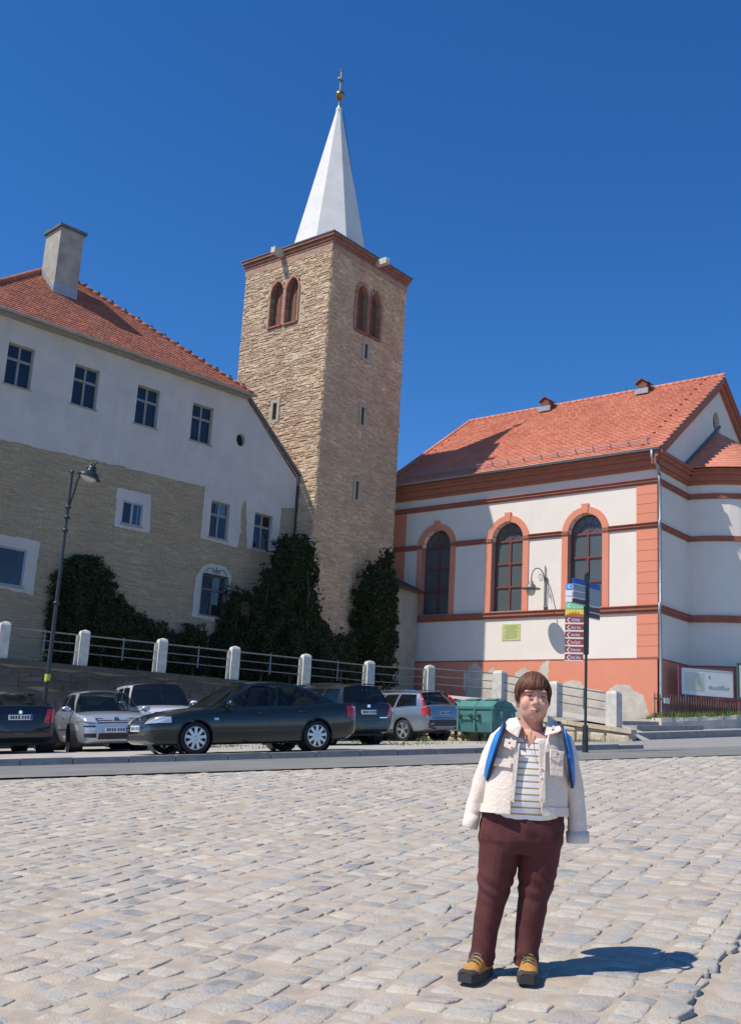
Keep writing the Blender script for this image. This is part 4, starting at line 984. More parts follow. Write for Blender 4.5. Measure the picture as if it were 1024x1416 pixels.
# rough block wall under the ramp railing
bw = thing('block_wall', V((W5.x, W5.y, z_lot(W5.x, W5.y))), 'low wall of rough sandstone blocks with coping under the sloping railing', 'wall')
a = V((W2_.x-.3, W2_.y-.1, 3.9)); b = at(876, 1012, 35.4)
bd = (b-a); bd.z = 0; bl = bd.length; bd.normalize(); bn = V((bd.y, -bd.x, 0)); bn = bn if bn.y < 0 else -bn
def top_at(u): return 3.80+(2.98-3.80)*min(1, u/bl)
rg = random.Random(61)
z_lo = 1.6
A0 = V((a.x, a.y, 0))+bn*.20
z = z_lo
while z < 3.8:
    h = rg.uniform(.24, .40); u = -rg.uniform(0, .4)
    while u < bl:
        wdt = rg.uniform(.34, .85); u0, e = max(u, 0), min(u+wdt, bl); u += wdt
        tz0, tz1 = top_at(u0)-.16, top_at(e)-.16
        if e-u0 < .12 or min(tz0, tz1) < z+.07: continue
        g = .016; d0 = rg.uniform(.0, .09); c = [(u0+g, z+g), (e-g, z+g+rg.uniform(-.03, .03)), (e-g, min(z+h, tz1)-g+rg.uniform(-.03, .0)), (u0+g, min(z+h, tz0)-g)]
        mu = (u0+e)/2; mz = sum(q[1] for q in c)/4; P = []
        for k, off in ((1.0, -.25), (1.0, d0*.3), (.90, d0+.03), (.6, d0+.05)):
            P += [A0+bd*(mu+(x-mu)*k+rg.uniform(-.015, .015))+bn*(off+rg.uniform(-.015, .015))+V((0, 0, mz+(y-mz)*k+rg.uniform(-.012, .012))) for x, y in c]
        mb = MB(); mb.add(P, [(i*4+k, i*4+(k+1) % 4, (i+1)*4+(k+1) % 4, (i+1)*4+k) for i in range(3) for k in range(4)]+[(12, 13, 14, 15)], rg.random()); mb.build('stone', 'block_stone', bw)
    z += h
u = 0
while u < bl:
    e = min(u+rg.uniform(.6, 1.1), bl)
    mb = MB(); t0, t1 = top_at(u), top_at(e); ps_ = A0+bd*(u+.006); pe = A0+bd*(e-.006)
    q = [ps_+bn*.10+V((0, 0, t0-.15)), pe+bn*.10+V((0, 0, t1-.15)), pe+bn*.10+V((0, 0, t1)), ps_+bn*.10+V((0, 0, t0))]
    mb.prism(q, -bn*.60, rg.random()); mb.build('coping_stone', 'block_stone', bw)
    u = e
mb = MB(); mb.prism([A0+V((0, 0, 1.4)), A0+bd*bl+V((0, 0, 1.4)), A0+bd*bl+V((0, 0, top_at(bl)-.17)), A0+V((0, 0, top_at(0)-.17))], -bn*.45); mb.build('core', 'mortar', bw)

# ================================================================== steps, planter, fence, boards by the church
def step_sheet(px, Y, h, depth, name, label):
    a = at(px[0][0], px[0][1], Y[0]); b = at(px[1][0], px[1][1], Y[1]); t = (b-a); mb = MB(); bk_ = V((-t.y, t.x, 0)).normalized()*depth
    mb.prism([a, b, b-V((0, 0, h)), a-V((0, 0, h))], bk_); o = mb.build(name, 'kerb_stone'); o['kind'] = 'structure'; return o
step_sheet([(878, 1013.5), (1060, 1008)], (37.2, 43.0), .30, 3.5, 'pavement_kerb', '')
step_sheet([(880, 1003.0), (972, 1003.5)], (39.0, 41.6), .25, 3.0, 'pavement_step', '')
step_sheet([(860, 997.0), (914, 998.0)], (40.4, 41.8), .22, 3.0, 'pavement_step', '')
# planter wall
pw = thing('planter_wall', at(970, 1003, 41.8), 'low rough concrete planter wall with grass before the picket fence', 'wall')
a = at(913, 993, 41.6); b = at(1060, 988, 45.4); t = (b-a); t.z = 0; t.normalize(); pn = V((t.y, -t.x, 0))
mb = MB()
n = 22; L_ = (b-a).length
prev = None; rg = random.Random(5); rings = []
for i in range(n+1):
    p = a.lerp(b, i/n); o = rg.uniform(-.03, .03); h = rg.uniform(-.03, .02)
    rings.append([V((p.x, p.y, 2.9))+pn*(.02+o), V((p.x, p.y, p.z-.15))+pn*(.02+o*1.4), V((p.x, p.y, p.z+h))+pn*(o-.02), V((p.x, p.y, p.z+h))-pn*.45, V((p.x, p.y, 2.9))-pn*.45])
mb.loft(rings, closed=True, caps=True); mb.build('wall', 'peeled', pw)
gb = MB(); rg = random.Random(8)
for i in range(2600):
    p = a.lerp(b, rg.random()); p = p-pn*rg.uniform(.05, .75); h = rg.uniform(.06, .26); an_ = rg.uniform(0, 6.28); w_ = .016
    dx, dy = math.cos(an_)*w_, math.sin(an_)*w_; lx, ly = rg.gauss(0, .06), rg.gauss(0, .06)
    gb.add([(p.x-dx, p.y-dy, p.z-.04), (p.x+dx, p.y+dy, p.z-.04), (p.x+lx, p.y+ly, p.z+h)], [(0, 1, 2)], rg.random())
tag(gb.build('grass', 'grass_blade'), 'strip of uneven green grass growing on the planter', 'grass', kind='stuff')
mb = MB(); mb.quad(a-pn*.05-V((0, 0, .03)), b-pn*.05-V((0, 0, .03)), b-pn*3.5+V((0, 0, .1)), a-pn*1.2-V((0, 0, .02))); tag(mb.build('planter_soil', 'ground_earth'), kind='structure')
# picket fence
mat('fence_wood', (.13, .085, .07), (.19, .12, .09), rough=.85, scale=3, bump=.2)
fc = thing('picket_fence', at(970, 985, 42.6), 'dark weathered picket fence standing in the grass before the notice board', 'fence')
a2 = a-pn*.30; b2 = b-pn*.30; z_b = a2.z
nP = 44
for i in range(nP):
    p = a2.lerp(b2, i/(nP-1)); h = .98+random.uniform(-.03, .03)
    big = i % 13 == 12
    mb = MB(); w_ = .022 if not big else .045; c = V((p.x, p.y, 0)); ax = t*w_; ay = pn*.012
    P = [c-ax-ay, c+ax-ay, c+ax+ay, c-ax+ay]; rings = [[q+V((0, 0, z_b-.1)) for q in P], [q+V((0, 0, z_b+h-.08+(.12 if big else 0))) for q in P], [c+(q-c)*.2+V((0, 0, z_b+h+(.12 if big else 0))) for q in P]]
    mb.loft(rings); mb.build('picket' if not big else 'fence_post', 'fence_wood', fc)
for h in (.16, .76):
    mb = MB(); mb.obox((a2+b2)/2*1+V((0, 0, h))+V((0, 0, z_b-(a2.z+b2.z)/2))-pn*.035, t*(L_/2), pn*.018, V((0, 0, .03))); mb.build('fence_rail', 'fence_wood', fc)
# notice board
mat('board_white', (.78, .78, .74), (.72, .72, .68), rough=.5, scale=2)
mat('board_post', (.20, .07, .09), (.16, .05, .07), rough=.6)
mat('print_grey', (.34, .34, .36), rough=.6); mat('print_map', (.66, .70, .54), (.56, .60, .48), rough=.6, scale=14); mat('print_pale', (.60, .60, .56), rough=.6)
nb = thing('notice_board', at(975, 965, 45.6), 'wide white notice board with a map sheet behind the picket fence', 'notice board')
nq = Facade(at(978, 945, 44.5), (.97, .22, 0))
r_ = nq.rect([(941, 926.5), (1013, 925.0), (1013, 962), (941, 963)])
mb = MB(); nq.slab(mb, r_[0], r_[1], r_[2], r_[3], -.04, 0); bd_ = mb.build('panel', 'board_white', nb)
for uu in (r_[0]-.05, r_[1]+.05):
    mb = MB(); nq.slab(mb, uu-.06, uu+.06, 3.2, r_[3]+.08, -.08, .02); mb.build('board_post', 'board_post', nb)
mb = MB(); nq.slab(mb, r_[0], r_[1], r_[2]-.14, r_[2]-.003, -.05, .015); nq.slab(mb, r_[0], r_[1], r_[3]+.003, r_[3]+.07, -.05, .015); mb.build('board_rail', 'board_post', nb)
W_ = r_[1]-r_[0]; H_ = r_[3]-r_[2]
def prn(a, b, c, d, m_, o=.004):
    mb = MB(); nq.slab(mb, r_[0]+W_*a, r_[0]+W_*b, r_[2]+H_*c, r_[2]+H_*d, .0, o); mb.build('print', m_, bd_)
prn(.06, .44, .16, .84, 'print_pale', .003); prn(.08, .22, .5, .8, 'print_map'); prn(.25, .43, .2, .72, 'print_map'); prn(.08, .22, .2, .44, 'print_map', .005)
prn(.52, .56, .64, .76, 'print_grey')
for k in range(9): prn(.52+k*.045, .552+k*.045, .26, .26+random.uniform(.09, .17), 'print_grey')
nb2 = thing('display_case', at(1030, 960, 46.0), 'green framed display case on a post beside the white notice board', 'notice board')
n2f = Facade(at(1020, 945, 44.6), (.97, .22, 0)); r2 = n2f.rect([(1019, 919), (1060, 917), (1060, 968), (1019, 970)])
mat('case_green', (.06, .12, .09), rough=.5)
mb = MB(); n2f.slab(mb, r2[0], r2[1], r2[2], r2[3], -.06, 0); mb.build('case', 'case_green', nb2)
mb = MB(); n2f.slab(mb, r2[0]+.10, r2[1]-.1, r2[2]+.1, r2[3]-.1, .0, .006); mb.build('poster', 'board_white', nb2)
mb = MB(); n2f.slab(mb, r2[0]+.05, r2[0]+.13, 3.2, r2[2], -.07, .01); mb.build('board_post', 'board_post', nb2)
mb = MB(); n2f.slab(mb, r2[0]+.15, r2[1]-.3, r2[2]+.35, r2[2]+.9, .006, .010); mb.build('print', 'print_map', nb2)
# little white sign on a stake by the downpipe and the drain stub
sg = thing('small_sign', at(921, 990, 41.9), 'small white sign on a thin post beside the church downpipe', 'sign')
p = at(921, 969, 41.9); mb = MB(); mb.obox(p, t*.16, pn*.01, V((0, 0, .10))); mb.build('plate', 'board_white', sg)
mb = MB(); mb.tube([V((p.x, p.y, 3.4))-pn*.03, V((p.x, p.y, p.z))-pn*.03], .02, 6); mb.build('stake', 'iron', sg)
for k in (-.03, .03):
    mb = MB(); mb.obox(p+pn*.012+V((0, 0, k)), t*.10, pn*.002, V((0, 0, .008))); mb.build('print', 'print_grey', sg)

# ================================================================== wall plaque and wall lamp on the church
mat('plaque', (.55, .58, .22), (.48, .52, .22), rough=.5, scale=4)
pr = cl.rect([(694.5, 863.5), (719, 862.5), (719, 885), (693.5, 886.5)])
mb = MB(); cl.slab(mb, *pr, 0.0, .02); plq = tag(mb.build('wall_plaque', 'plaque'), 'yellow green plaque with lines of text on the church wall', 'plaque')
mat('plaque_ink', (.26, .30, .12), rough=.6)
for k in range(7):
    mb = MB(); z_ = pr[3]-(pr[3]-pr[2])*(.12+.12*k); w_ = (pr[1]-pr[0]); l = random.uniform(.25, .4); cl.slab(mb, (pr[0]+pr[1])/2-w_*l, (pr[0]+pr[1])/2+w_*l, z_-.018, z_+.018, .02, .023); mb.build('text_line', 'plaque_ink', plq)
lm = cl.uz(753, 840); lamp = thing('wall_lamp', cl.p(lm[0], 8.5, .02), 'ornate iron wall lamp with glass globe on a scrolled bracket on the church', 'lamp')
mat('lamp_iron', (.22, .22, .23), (.17, .17, .18), rough=.5, metal=.4)
glass('lamp_globe', (.70, .66, .58), .45, .08)
lu = lm[0]; zt = cl.uz(753, 790)[1]; zb_ = 8.55
mb = MB(); mb.tube([cl.p(lu, zb_-.1, .06), cl.p(lu, zt+.25, .06)], [.03, .022], 6); mb.tube([cl.p(lu-.10, zb_-.1, .06), cl.p(lu-.10, zt-.35, .06)], .018, 6)
for z_ in (zb_+.05, zt-.35): mb.ball(cl.p(lu-.05, z_, .06), .09, seg=8, rings=6)
mb.build('bracket', 'lamp_iron', lamp)
AO = 1.25                                              # how far the arm reaches out
pth = [cl.p(lu, zt-.55, .06), cl.p(lu, zt-.15, .22), cl.p(lu, zt+.02, .55), cl.p(lu, zt-.05, .92), cl.p(lu, zt-.28, 1.17), cl.p(lu, zt-.62, AO)]
mb = MB(); 
def smooth_path(P, n=5):
    out = []; P = [V(p) for p in P]
    for i in range(len(P)-1):
        p0, p1, p2, p3 = P[max(i-1, 0)], P[i], P[i+1], P[min(i+2, len(P)-1)]
        for k in range(n):
            t = k/n; out.append(.5*((2*p1)+(p2-p0)*t+(2*p0-5*p1+4*p2-p3)*t*t+(3*p1-p0-3*p2+p3)*t**3))
    out.append(P[-1]); return out
mb.tube(smooth_path(pth), .026, 6); arm = mb.build('arm', 'lamp_iron', lamp, smooth=True)
mb = MB(); mb.tube([cl.p(lu, zt-.40+.22*math.sin(a)*(1-a/9), .42+.22*math.cos(a)*(1-a/9)) for a in np.linspace(0, 7.5, 26)], .016, 5); mb.build('scroll', 'lamp_iron', arm)
lc = cl.p(lu, zt-.62, AO)
mb = MB(); mb.lathe([(.03, .0), (.09, -.04), (.10, -.12), (.17, -.20), (.21, -.24), (.20, -.30), (.42, -.36), (.43, -.38), (.19, -.36)], lc, seg=24); hd = mb.build('lamp_hood', 'lamp_iron', lamp, smooth=True)
mb = MB(); mb.lathe([(.19, -.37), (.20, -.48), (.17, -.60), (.10, -.67), (.02, -.69)], lc, seg=20); mb.build('globe', 'lamp_globe', lamp, smooth=True)
# ================================================================== ivy and shrubs
mat('ivy_leaf', (.03, .05, .02), (.03, .038, .012), rough=.75, spec=.2, scale=6, rnd=[(.016, .024, .009), (.032, .042, .014), (.022, .030, .010), (.060, .080, .026), (.020, .027, .010)])
mat('bark', (.10, .075, .05), (.07, .05, .035), rough=.95, scale=8, bump=.4)
def ivy(name, label, cat, px, f, off0, thick, n, size, seed, roots, holes=()):
    rg = random.Random(seed); xs = [p[0] for p in px]; ys = [p[1] for p in px]
    base = on_plane(sum(xs)/len(xs), max(ys), f.P+f.n*off0, f.n)
    root = thing(name, V((base.x, base.y, base.z)), label, cat)
    mb = MB(); k = 0; tries = 0
    ppm = F/(f.P.y)
    while k < n and tries < n*12:
        tries += 1
        x, y = rg.uniform(min(xs), max(xs)), rg.uniform(min(ys), max(ys))
        nz = 10*noise.noise(V((x*.09, y*.09, seed)))+6*noise.noise(V((x*.22, y*.22, seed)))+(rg.random()**6)*9
        ins = inside(x, y, px); ed = edge_dist(x, y, px)*(1 if ins else -1)+nz
        if ed < 0: continue
        if any(inside(x, y, h) for h in holes): continue
        t = min(thick, ed/ppm*.9+.06)
        lump = .75+.5*noise.noise(V((x*.05, y*.05, seed+9)))
        o = off0+t*lump*(rg.random()**.45)
        c = on_plane(x, y, f.P+f.n*o, f.n)
        s_ = size*rg.uniform(.6, 1.25)
        nn = (f.n*rg.uniform(.2, 1)+V((rg.gauss(0, .5), rg.gauss(0, .5), rg.uniform(-.1, .9)))).normalized()
        a = nn.orthogonal().normalized(); a = (Matrix.Rotation(rg.uniform(0, 6.28), 3, nn) @ a); b = nn.cross(a)
        mb.add([c-a*s_, c-b*s_*.55+nn*s_*.15, c+a*s_, c+b*s_*.55+nn*s_*.15], [(0, 1, 2), (0, 2, 3)], rg.random()); k += 1
    mb.build('foliage', 'ivy_leaf', root, kind='stuff')
    for (x0, y0), (x1, y1) in roots:
        st = MB(); P = []
        for i in range(6):
            t = i/5; c = on_plane(x0+(x1-x0)*t+rg.uniform(-2, 2), y0+(y1-y0)*t, f.P+f.n*(off0+.08+thick*.2), f.n); P.append(c)
        P[0].z = min(P[0].z, TERR-.15); st.tube(P, [.07*(1-.7*i/5) for i in range(6)], 7); st.build('stem', 'bark', root, smooth=True)
    return root
ivy('ivy_mound', 'dark ivy mound climbing the rubble wall behind the lamp post', 'ivy',
    [(63, 912), (66, 850), (78, 800), (90, 775), (106, 767), (126, 768), (146, 785), (160, 812), (172, 838), (195, 853), (222, 866), (240, 880), (262, 876), (262, 935), (60, 918)], hf, .05, 1.0, 24000, .060, 71, [((100, 915), (110, 790)), ((140, 918), (150, 820)), ((190, 920), (200, 870))])
ivy('small_shrub', 'small rounded dark shrub below the grated window', 'shrub', [(244, 935), (246, 888), (256, 868), (268, 862), (280, 870), (288, 890), (290, 935)], hf, .2, .7, 4200, .056, 72, [((266, 932), (268, 890))])
fz = Facade(at(385, 860, 44.8), (.94, .34, 0))
ivy('climbing_ivy', 'tall dark ivy mass climbing between the house end and the tower corner', 'ivy',
    [(288, 945), (294, 888), (305, 862), (312, 842), (318, 820), (326, 815), (332, 830), (338, 820), (350, 822), (360, 806), (368, 790), (378, 765), (386, 748), (398, 738), (410, 742), (420, 740), (430, 752), (434, 775), (436, 800), (438, 830), (444, 858), (456, 872), (470, 880), (490, 878), (500, 945)],
    fz, .0, 1.5, 44000, .065, 73, [((360, 930), (372, 800)), ((400, 930), (405, 770)), ((425, 930), (425, 790)), ((330, 930), (328, 850)), ((470, 930), (470, 890))], holes=[[(333, 832), (345, 832), (345, 852), (333, 852)]])
fy = Facade(at(520, 850, 48.2), (.98, .2, 0))
ivy('ivy_column', 'dark upright ivy column against the shaded tower face beside the church', 'ivy',
    [(482, 950), (488, 880), (490, 830), (497, 805), (506, 795), (512, 778), (522, 774), (530, 770), (532, 757), (538, 758), (541, 782), (547, 800), (549, 830), (551, 860), (549, 890), (543, 915), (545, 950)], fy, .0, .9, 18000, .066, 74, [((505, 945), (510, 800)), ((530, 945), (534, 775))])

# ================================================================== street lamp
mat('lamp_black', (.030, .036, .038), (.045, .05, .05), rough=.38, metal=.3, scale=9)
mat('yellow_tape', (.55, .55, .06), rough=.6)
LY = 29.5; lb = at(61, 1000, LY); zt_ = at(102, 654, LY).z; lx = at(83, 800, LY).x; lz0 = z_lot(lx, LY)
lx0 = at(66.0, 945, LY).x
sl_root = thing('street_lamp', V((lx0, LY, lz0)), 'tall slender black street lamp with one curved arm before the retaining wall', 'street lamp')
Bp = V((lx0-.02, LY, lz0-.05)); Tp = V((at(99.5, 660, LY).x, LY, zt_))
def lp(z): t = (z-Bp.z)/(Tp.z-Bp.z); return Bp.lerp(Tp, t)
h_ = Tp.z-Bp.z
mb = MB(); zz = [0, .25, .5, 1.2, 1.22, 1.3, 2.2]
mb.tube([lp(Bp.z+z) for z in (0, .3, .32, 1.3, 1.32, h_*.55, h_)], [.12, .12, .085, .085, .062, .05, .032], 12); pole = mb.build('pole', 'lamp_black', sl_root, smooth=False)
def zpx(y): return at(85, y, LY).z
for y_ in (945, 834, 733, 715, 701):
    mb = MB(); c = lp(zpx(y_)); mb.lathe([(.05, -.05), (.085, -.03), (.095, 0), (.085, .03), (.05, .05)], c, seg=12); mb.build('collar', 'lamp_black', pole, smooth=True)
mb = MB(); mb.ball(Tp+V((0, 0, .02)), .06, seg=10, rings=8); mb.build('finial', 'lamp_black', pole, smooth=True)
mb = MB(); c = lp(zpx(938)); mb.lathe([(.075, -.09), (.078, -.09), (.078, .09), (.075, .09)], c, seg=14); mb.build('tape', 'yellow_tape', pole)
ap = [at(x, y, LY-(.3 if x > 105 else 0)) for x, y in ((98, 703), (103, 680), (107, 665), (113, 655), (120, 647), (129, 640.5))]
ap[0] = lp(zpx(703)); mb = MB(); mb.tube(smooth_path(ap), .028, 8); arm_ = mb.build('arm', 'lamp_black', sl_root, smooth=True)
hc = at(124, 657, LY-.3); tilt_ = Matrix.Rotation(R(16), 3, 'Y')
mb = MB(); mb.lathe([(.03, .30), (.10, .27), (.13, .18), (.12, .14), (.24, .08), (.27, .02), (.33, -.03), (.34, -.07), (.25, -.06)], hc, seg=24, M=tilt_); hood = mb.build('lantern_hood', 'lamp_black', sl_root, smooth=True)
mb = MB(); mb.tube([hc+tilt_@V((.0, 0, .28)), hc+tilt_@V((.05, 0, .42))], .03, 8); mb.build('hanger', 'lamp_black', hood)
mat('frosted', (.55, .54, .48), rough=.3)
mb = MB(); mb.lathe([(.24, -.05), (.22, -.12), (.13, -.17), (.02, -.19)], hc, seg=20, M=tilt_); mb.build('diffuser', 'frosted', hood, smooth=True)

# ================================================================== signpost
spb = on_ground(808.5, 1033.5, z_lot); SPY = spb.y
post_root = thing('signpost', spb, 'black pole carrying brown, yellow, green and blue direction boards', 'signpost')
ztop = at(812, 797, SPY).z; zlow = at(810, 905, SPY).z
mb = MB(); mb.tube([spb-V((0, 0, .1)), spb+V((0, 0, .45)), spb+V((0, 0, .46)), V((spb.x, spb.y, ztop+.02))], [.065, .06, .030, .030], 12); mb.build('pole', 'lamp_black', post_root)
mb = MB(); mb.obox(V((spb.x, spb.y, (zlow+ztop)/2)), V((.048, 0, 0)), V((0, .045, 0)), V((0, 0, (ztop-zlow)/2))); mb.build('bracket', 'lamp_black', post_root)
mb = MB(); mb.ball(V((spb.x, spb.y, ztop+.05)), .05, seg=10, rings=6); mb.build('finial', 'lamp_black', post_root)
for nm, c in (('sign_brown', (.27, .045, .05)), ('sign_white', (.80, .80, .82)), ('sign_blue', (.02, .10, .42)), ('sign_sky', (.10, .34, .80)), ('sign_green', (.22, .62, .40)), ('sign_yellow', (.80, .58, .08)), ('sign_grey', (.30, .34, .38)), ('sign_town', (.42, .16, .02)), ('sign_dark', (.09, .045, .06))): mat(nm, c, rough=.45)
def text_mesh(s, size, name, matn, parent, M):
    cu = bpy.data.curves.new(name, 'FONT'); cu.body = s; cu.size = size; cu.align_x = 'CENTER'; cu.align_y = 'CENTER'; cu.resolution_u = 2
    ob = bpy.data.objects.new(name, cu); me = bake(ob)
    me.transform(M); return link(name, me, matn, parent)
def board(z0, z1, dirv, l0, l1, face, back='sign_grey', text=None, edge=True, arrow=None, name='board'):
    d = V(dirv).normalized(); nrm = V((d.y, -d.x, 0)); nrm = nrm if nrm.y < 0 else -nrm
    c = V((spb.x, spb.y, 0)); mb = MB(); m_ = c+d*((l0+l1)/2)+V((0, 0, (z0+z1)/2))
    mb.obox(m_, d*((l1-l0)/2), nrm*.012, V((0, 0, (z1-z0)/2-.006))); b_ = mb.build(name, face, post_root)
    xa = d if d.x > 0 else -d
    if edge:
        mb = MB(); mb.obox(m_+nrm*.014-V((0, 0, (z1-z0)/2-.014)), d*((l1-l0)/2), nrm*.001, V((0, 0, .008))); mb.build('border', 'sign_white', b_)
    if arrow:
        e = c+d*(l1-.05)+nrm*.014+V((0, 0, (z0+z1)/2)); h = (z1-z0)*.33; mb = MB()
        for sg in (-1, 1): mb.obox((e+(e-d*.05+V((0, 0, sg*h))))/2, (d*-.05+V((0, 0, sg*h)))/2, nrm*.001, V((d.x*.012, d.y*.012, 0))); 
        mb.build('arrow', 'sign_white', b_)
    if text:
        rot = Matrix((xa, V((0, 0, 1)), nrm)).transposed().to_4x4(); s_ = (z1-z0)*.62
        wdt = len(text)*s_*.52; av = (l1-l0)-.16; sc = min(1, av/wdt)
        M = Matrix.Translation(m_+nrm*.0155-d*.03) @ rot @ Matrix.Diagonal((sc, 1, 1, 1)); text_mesh(text, s_, 'lettering', 'sign_white', b_, M)
    return b_
ys = [851.5, 862, 872.3, 882.5, 893, 903.5, 914]
zs_ = [at(795, y, SPY).z for y in ys]
rdir = (-.93, .37, 0)
names = ['Kościół Parafialny', 'Centrum - Rynek', 'Baszta Bracka', 'Muzeum Regionalne', 'Wieża Bramy Lwóweckiej', 'Dom Solny']
for i in range(6): board(zs_[i+1]+.004, zs_[i], rdir, .06, .455, 'sign_brown', text=names[i], arrow=True)
zg = [at(795, y, SPY).z for y in (832.0, 841.5, 851.0)]
board(zg[1]+.004, zg[0], rdir, .06, .455, 'sign_green', edge=False, arrow=True)
yb = board(zg[2]+.006, zg[1], rdir, .06, .455, 'sign_yellow', edge=False)
mb = MB(); d = V(rdir).normalized(); nrm = V((d.y, -d.x, 0)); nrm = nrm if nrm.y < 0 else -nrm
hs_ = [.02, .035, .03, .07, .04, .09, .045, .08, .05, .06, .035, .025]
for i, h in enumerate(hs_): mb.obox(V((spb.x, spb.y, 0))+d*(.08+i*.030)+nrm*.014+V((0, 0, zg[2]+.012+h/2)), d*.015, nrm*.001, V((0, 0, h/2)))
mb.build('town_print', 'sign_town', yb)
zc_ = [at(795, y, SPY).z for y in (805.5, 814.6, 823.6, 832.0)]
for i, m_ in enumerate(('sign_sky', 'sign_white', 'sign_white')): board(zc_[i+1]+.004, zc_[i], rdir, .27, .455, m_, edge=False, arrow=None if m_ == 'sign_white' else True)
bdir = (-.74, -.67, 0); zb4 = [at(806, y, SPY).z for y in (803, 812.5, 822.0, 831.0, 839)]
for i, m_ in enumerate(('sign_blue', 'sign_grey', 'sign_grey', 'sign_dark')): board(zb4[i+1]+.004, zb4[i], bdir, .06, .50, m_, edge=True)
z6 = [at(815, y, SPY).z for y in (804.5, 813, 821.5, 830, 838, 847, 855)]
for i, m_ in enumerate(('sign_blue', 'sign_grey', 'sign_grey', 'sign_grey', 'sign_dark', 'sign_dark')): board(z6[i+1]+.004, z6[i], (.74, .67, 0), .06, .47, m_, edge=i > 2)

# ================================================================== waste containers
mat('bin_green', (0.069, 0.213, 0.190), (0.056, 0.178, 0.161), rough=.6, scale=3, stain=((0.062, 0.161, 0.127), 2.5, .5))
mat('bin_dark', (.03, .06, .055), rough=.6); mat('rubber', (.016, .016, .017), rough=.75)
def container(px_l, px_r, Yl, Yr, h, label, wide, dep):
    a = at(px_l[0], px_l[1], Yl); b = at(px_r[0], px_r[1], Yr); a.z = z_lot(a.x, a.y); b.z = z_lot(b.x, b.y)
    t = (b-a); t.z = 0; t.normalize(); bk_ = V((-t.y, t.x, 0)); o = V((a.x, a.y, (a.z+b.z)/2))
    root = thing('waste_container', o+t*wide/2+bk_*dep/2, label, 'waste container', 'green waste containers by the ramp wall')
    def P(u, v, z): return o+t*u+bk_*v+V((0, 0, z))
    zb = .28; zt = h*.76; mb = MB(); i = .07
    mb.loft([[P(i, i, zb), P(wide-i, i, zb), P(wide-i, dep-i, zb), P(i, dep-i, zb)], [P(0, 0, zb+.3), P(wide, 0, zb+.3), P(wide, dep, zb+.3), P(0, dep, zb+.3)], [P(0, 0, zt), P(wide, 0, zt), P(wide, dep, zt), P(0, dep, zt)]]); body = mb.build('body', 'bin_green', root)
    for u in (.03, wide/2-.03, wide-.09):
        mb = MB(); mb.obox(P(u+.03, -.012, (zb+zt)/2), t*.03, bk_*.02, V((0, 0, (zt-zb)/2-.02))); mb.build('rib', 'bin_green', body)
    mb = MB(); mb.obox(P(wide/2, dep/2, zt+.025), t*(wide/2+.04), bk_*(dep/2+.04), V((0, 0, .03))); mb.build('rim', 'bin_green', body)
    for k in range(2):
        u0, u1 = wide*k/2+.01, wide*(k+1)/2-.01; mb = MB(); z0 = zt+.055
        prof = [(-.05, z0), (dep*.18, z0+(h-z0)*.75), (dep*.5, h), (dep*.82, z0+(h-z0)*.75), (dep+.05, z0)]
        mb.prism([P(u0, v, z) for v, z in prof], t*(u1-u0)); lid = mb.build('lid', 'bin_green', root)
        mb = MB(); mb.obox(P((u0+u1)/2, dep*.34, h-.0), t*(wide*.16), (P(0, dep*.5, h)-P(0, dep*.18, z0+(h-z0)*.75))*.42, V((0, 0, .015))); mb.build('flap', 'bin_green', lid)
    mb = MB(); mb.tube([P(.15, -.09, zt-.22), P(wide*.62, -.09, zt-.22)], .02, 6)
    for u in (.15, wide*.4, wide*.62): mb.obox(P(u, -.05, zt-.22), t*.04, bk_*.05, V((0, 0, .05)))
    mb.build('handle_bar', 'bin_dark', root)
    for v in (.3, dep-.3):
        mb = MB(); mb.obox(P(wide+.05, v, zt-.15), t*.05, bk_*.02, V((0, 0, .09))); mb.build('trunnion', 'sign_grey', root)
    for u in (.15, wide-.15):
        for v in (.15, dep-.15):
            mb = MB(); mb.lathe([(.02, -.03), (.10, -.03), (.10, .03), (.02, .03)], P(u, v, .10), axis='X', seg=14); wh = mb.build('wheel', 'rubber', root)
            mb = MB(); mb.obox(P(u, v, .22), t*.04, bk_*.05, V((0, 0, .08))); mb.build('castor_fork', 'bin_dark', wh)
    return root
container((630, 1020), (686, 1026), 33.2, 32.2, 1.27, 'green waste container with raised lid flap beside the wagon, nearer the signpost', 1.36, 1.15)
container((622, 1012), (660, 1015), 37.2, 36.8, 1.32, 'green waste container mostly hidden behind the grey wagon', 1.36, 1.15)

# ================================================================== weeds on the lot
gb = MB(); rg = random.Random(88)
for i in range(5200):
    s = rg.uniform(6, 17); n = rg.uniform(4.0, 16)
    if noise.noise(V((s*.7, n*.7, 3))) < .12: continue
    p = sn_xy(s, n); z = z_lot(p.x, p.y); h = rg.uniform(.03, .10); a = rg.uniform(0, 6.28)
    dx, dy = math.cos(a)*.014, math.sin(a)*.014
    gb.add([(p.x-dx, p.y-dy, z), (p.x+dx, p.y+dy, z), (p.x+rg.gauss(0, .04), p.y+rg.gauss(0, .04), z+h)], [(0, 1, 2)], rg.random())
tag(gb.build('weeds', 'grass_blade'), 'scattered green weeds growing between the stones of the parking lot', 'weeds', kind='stuff')
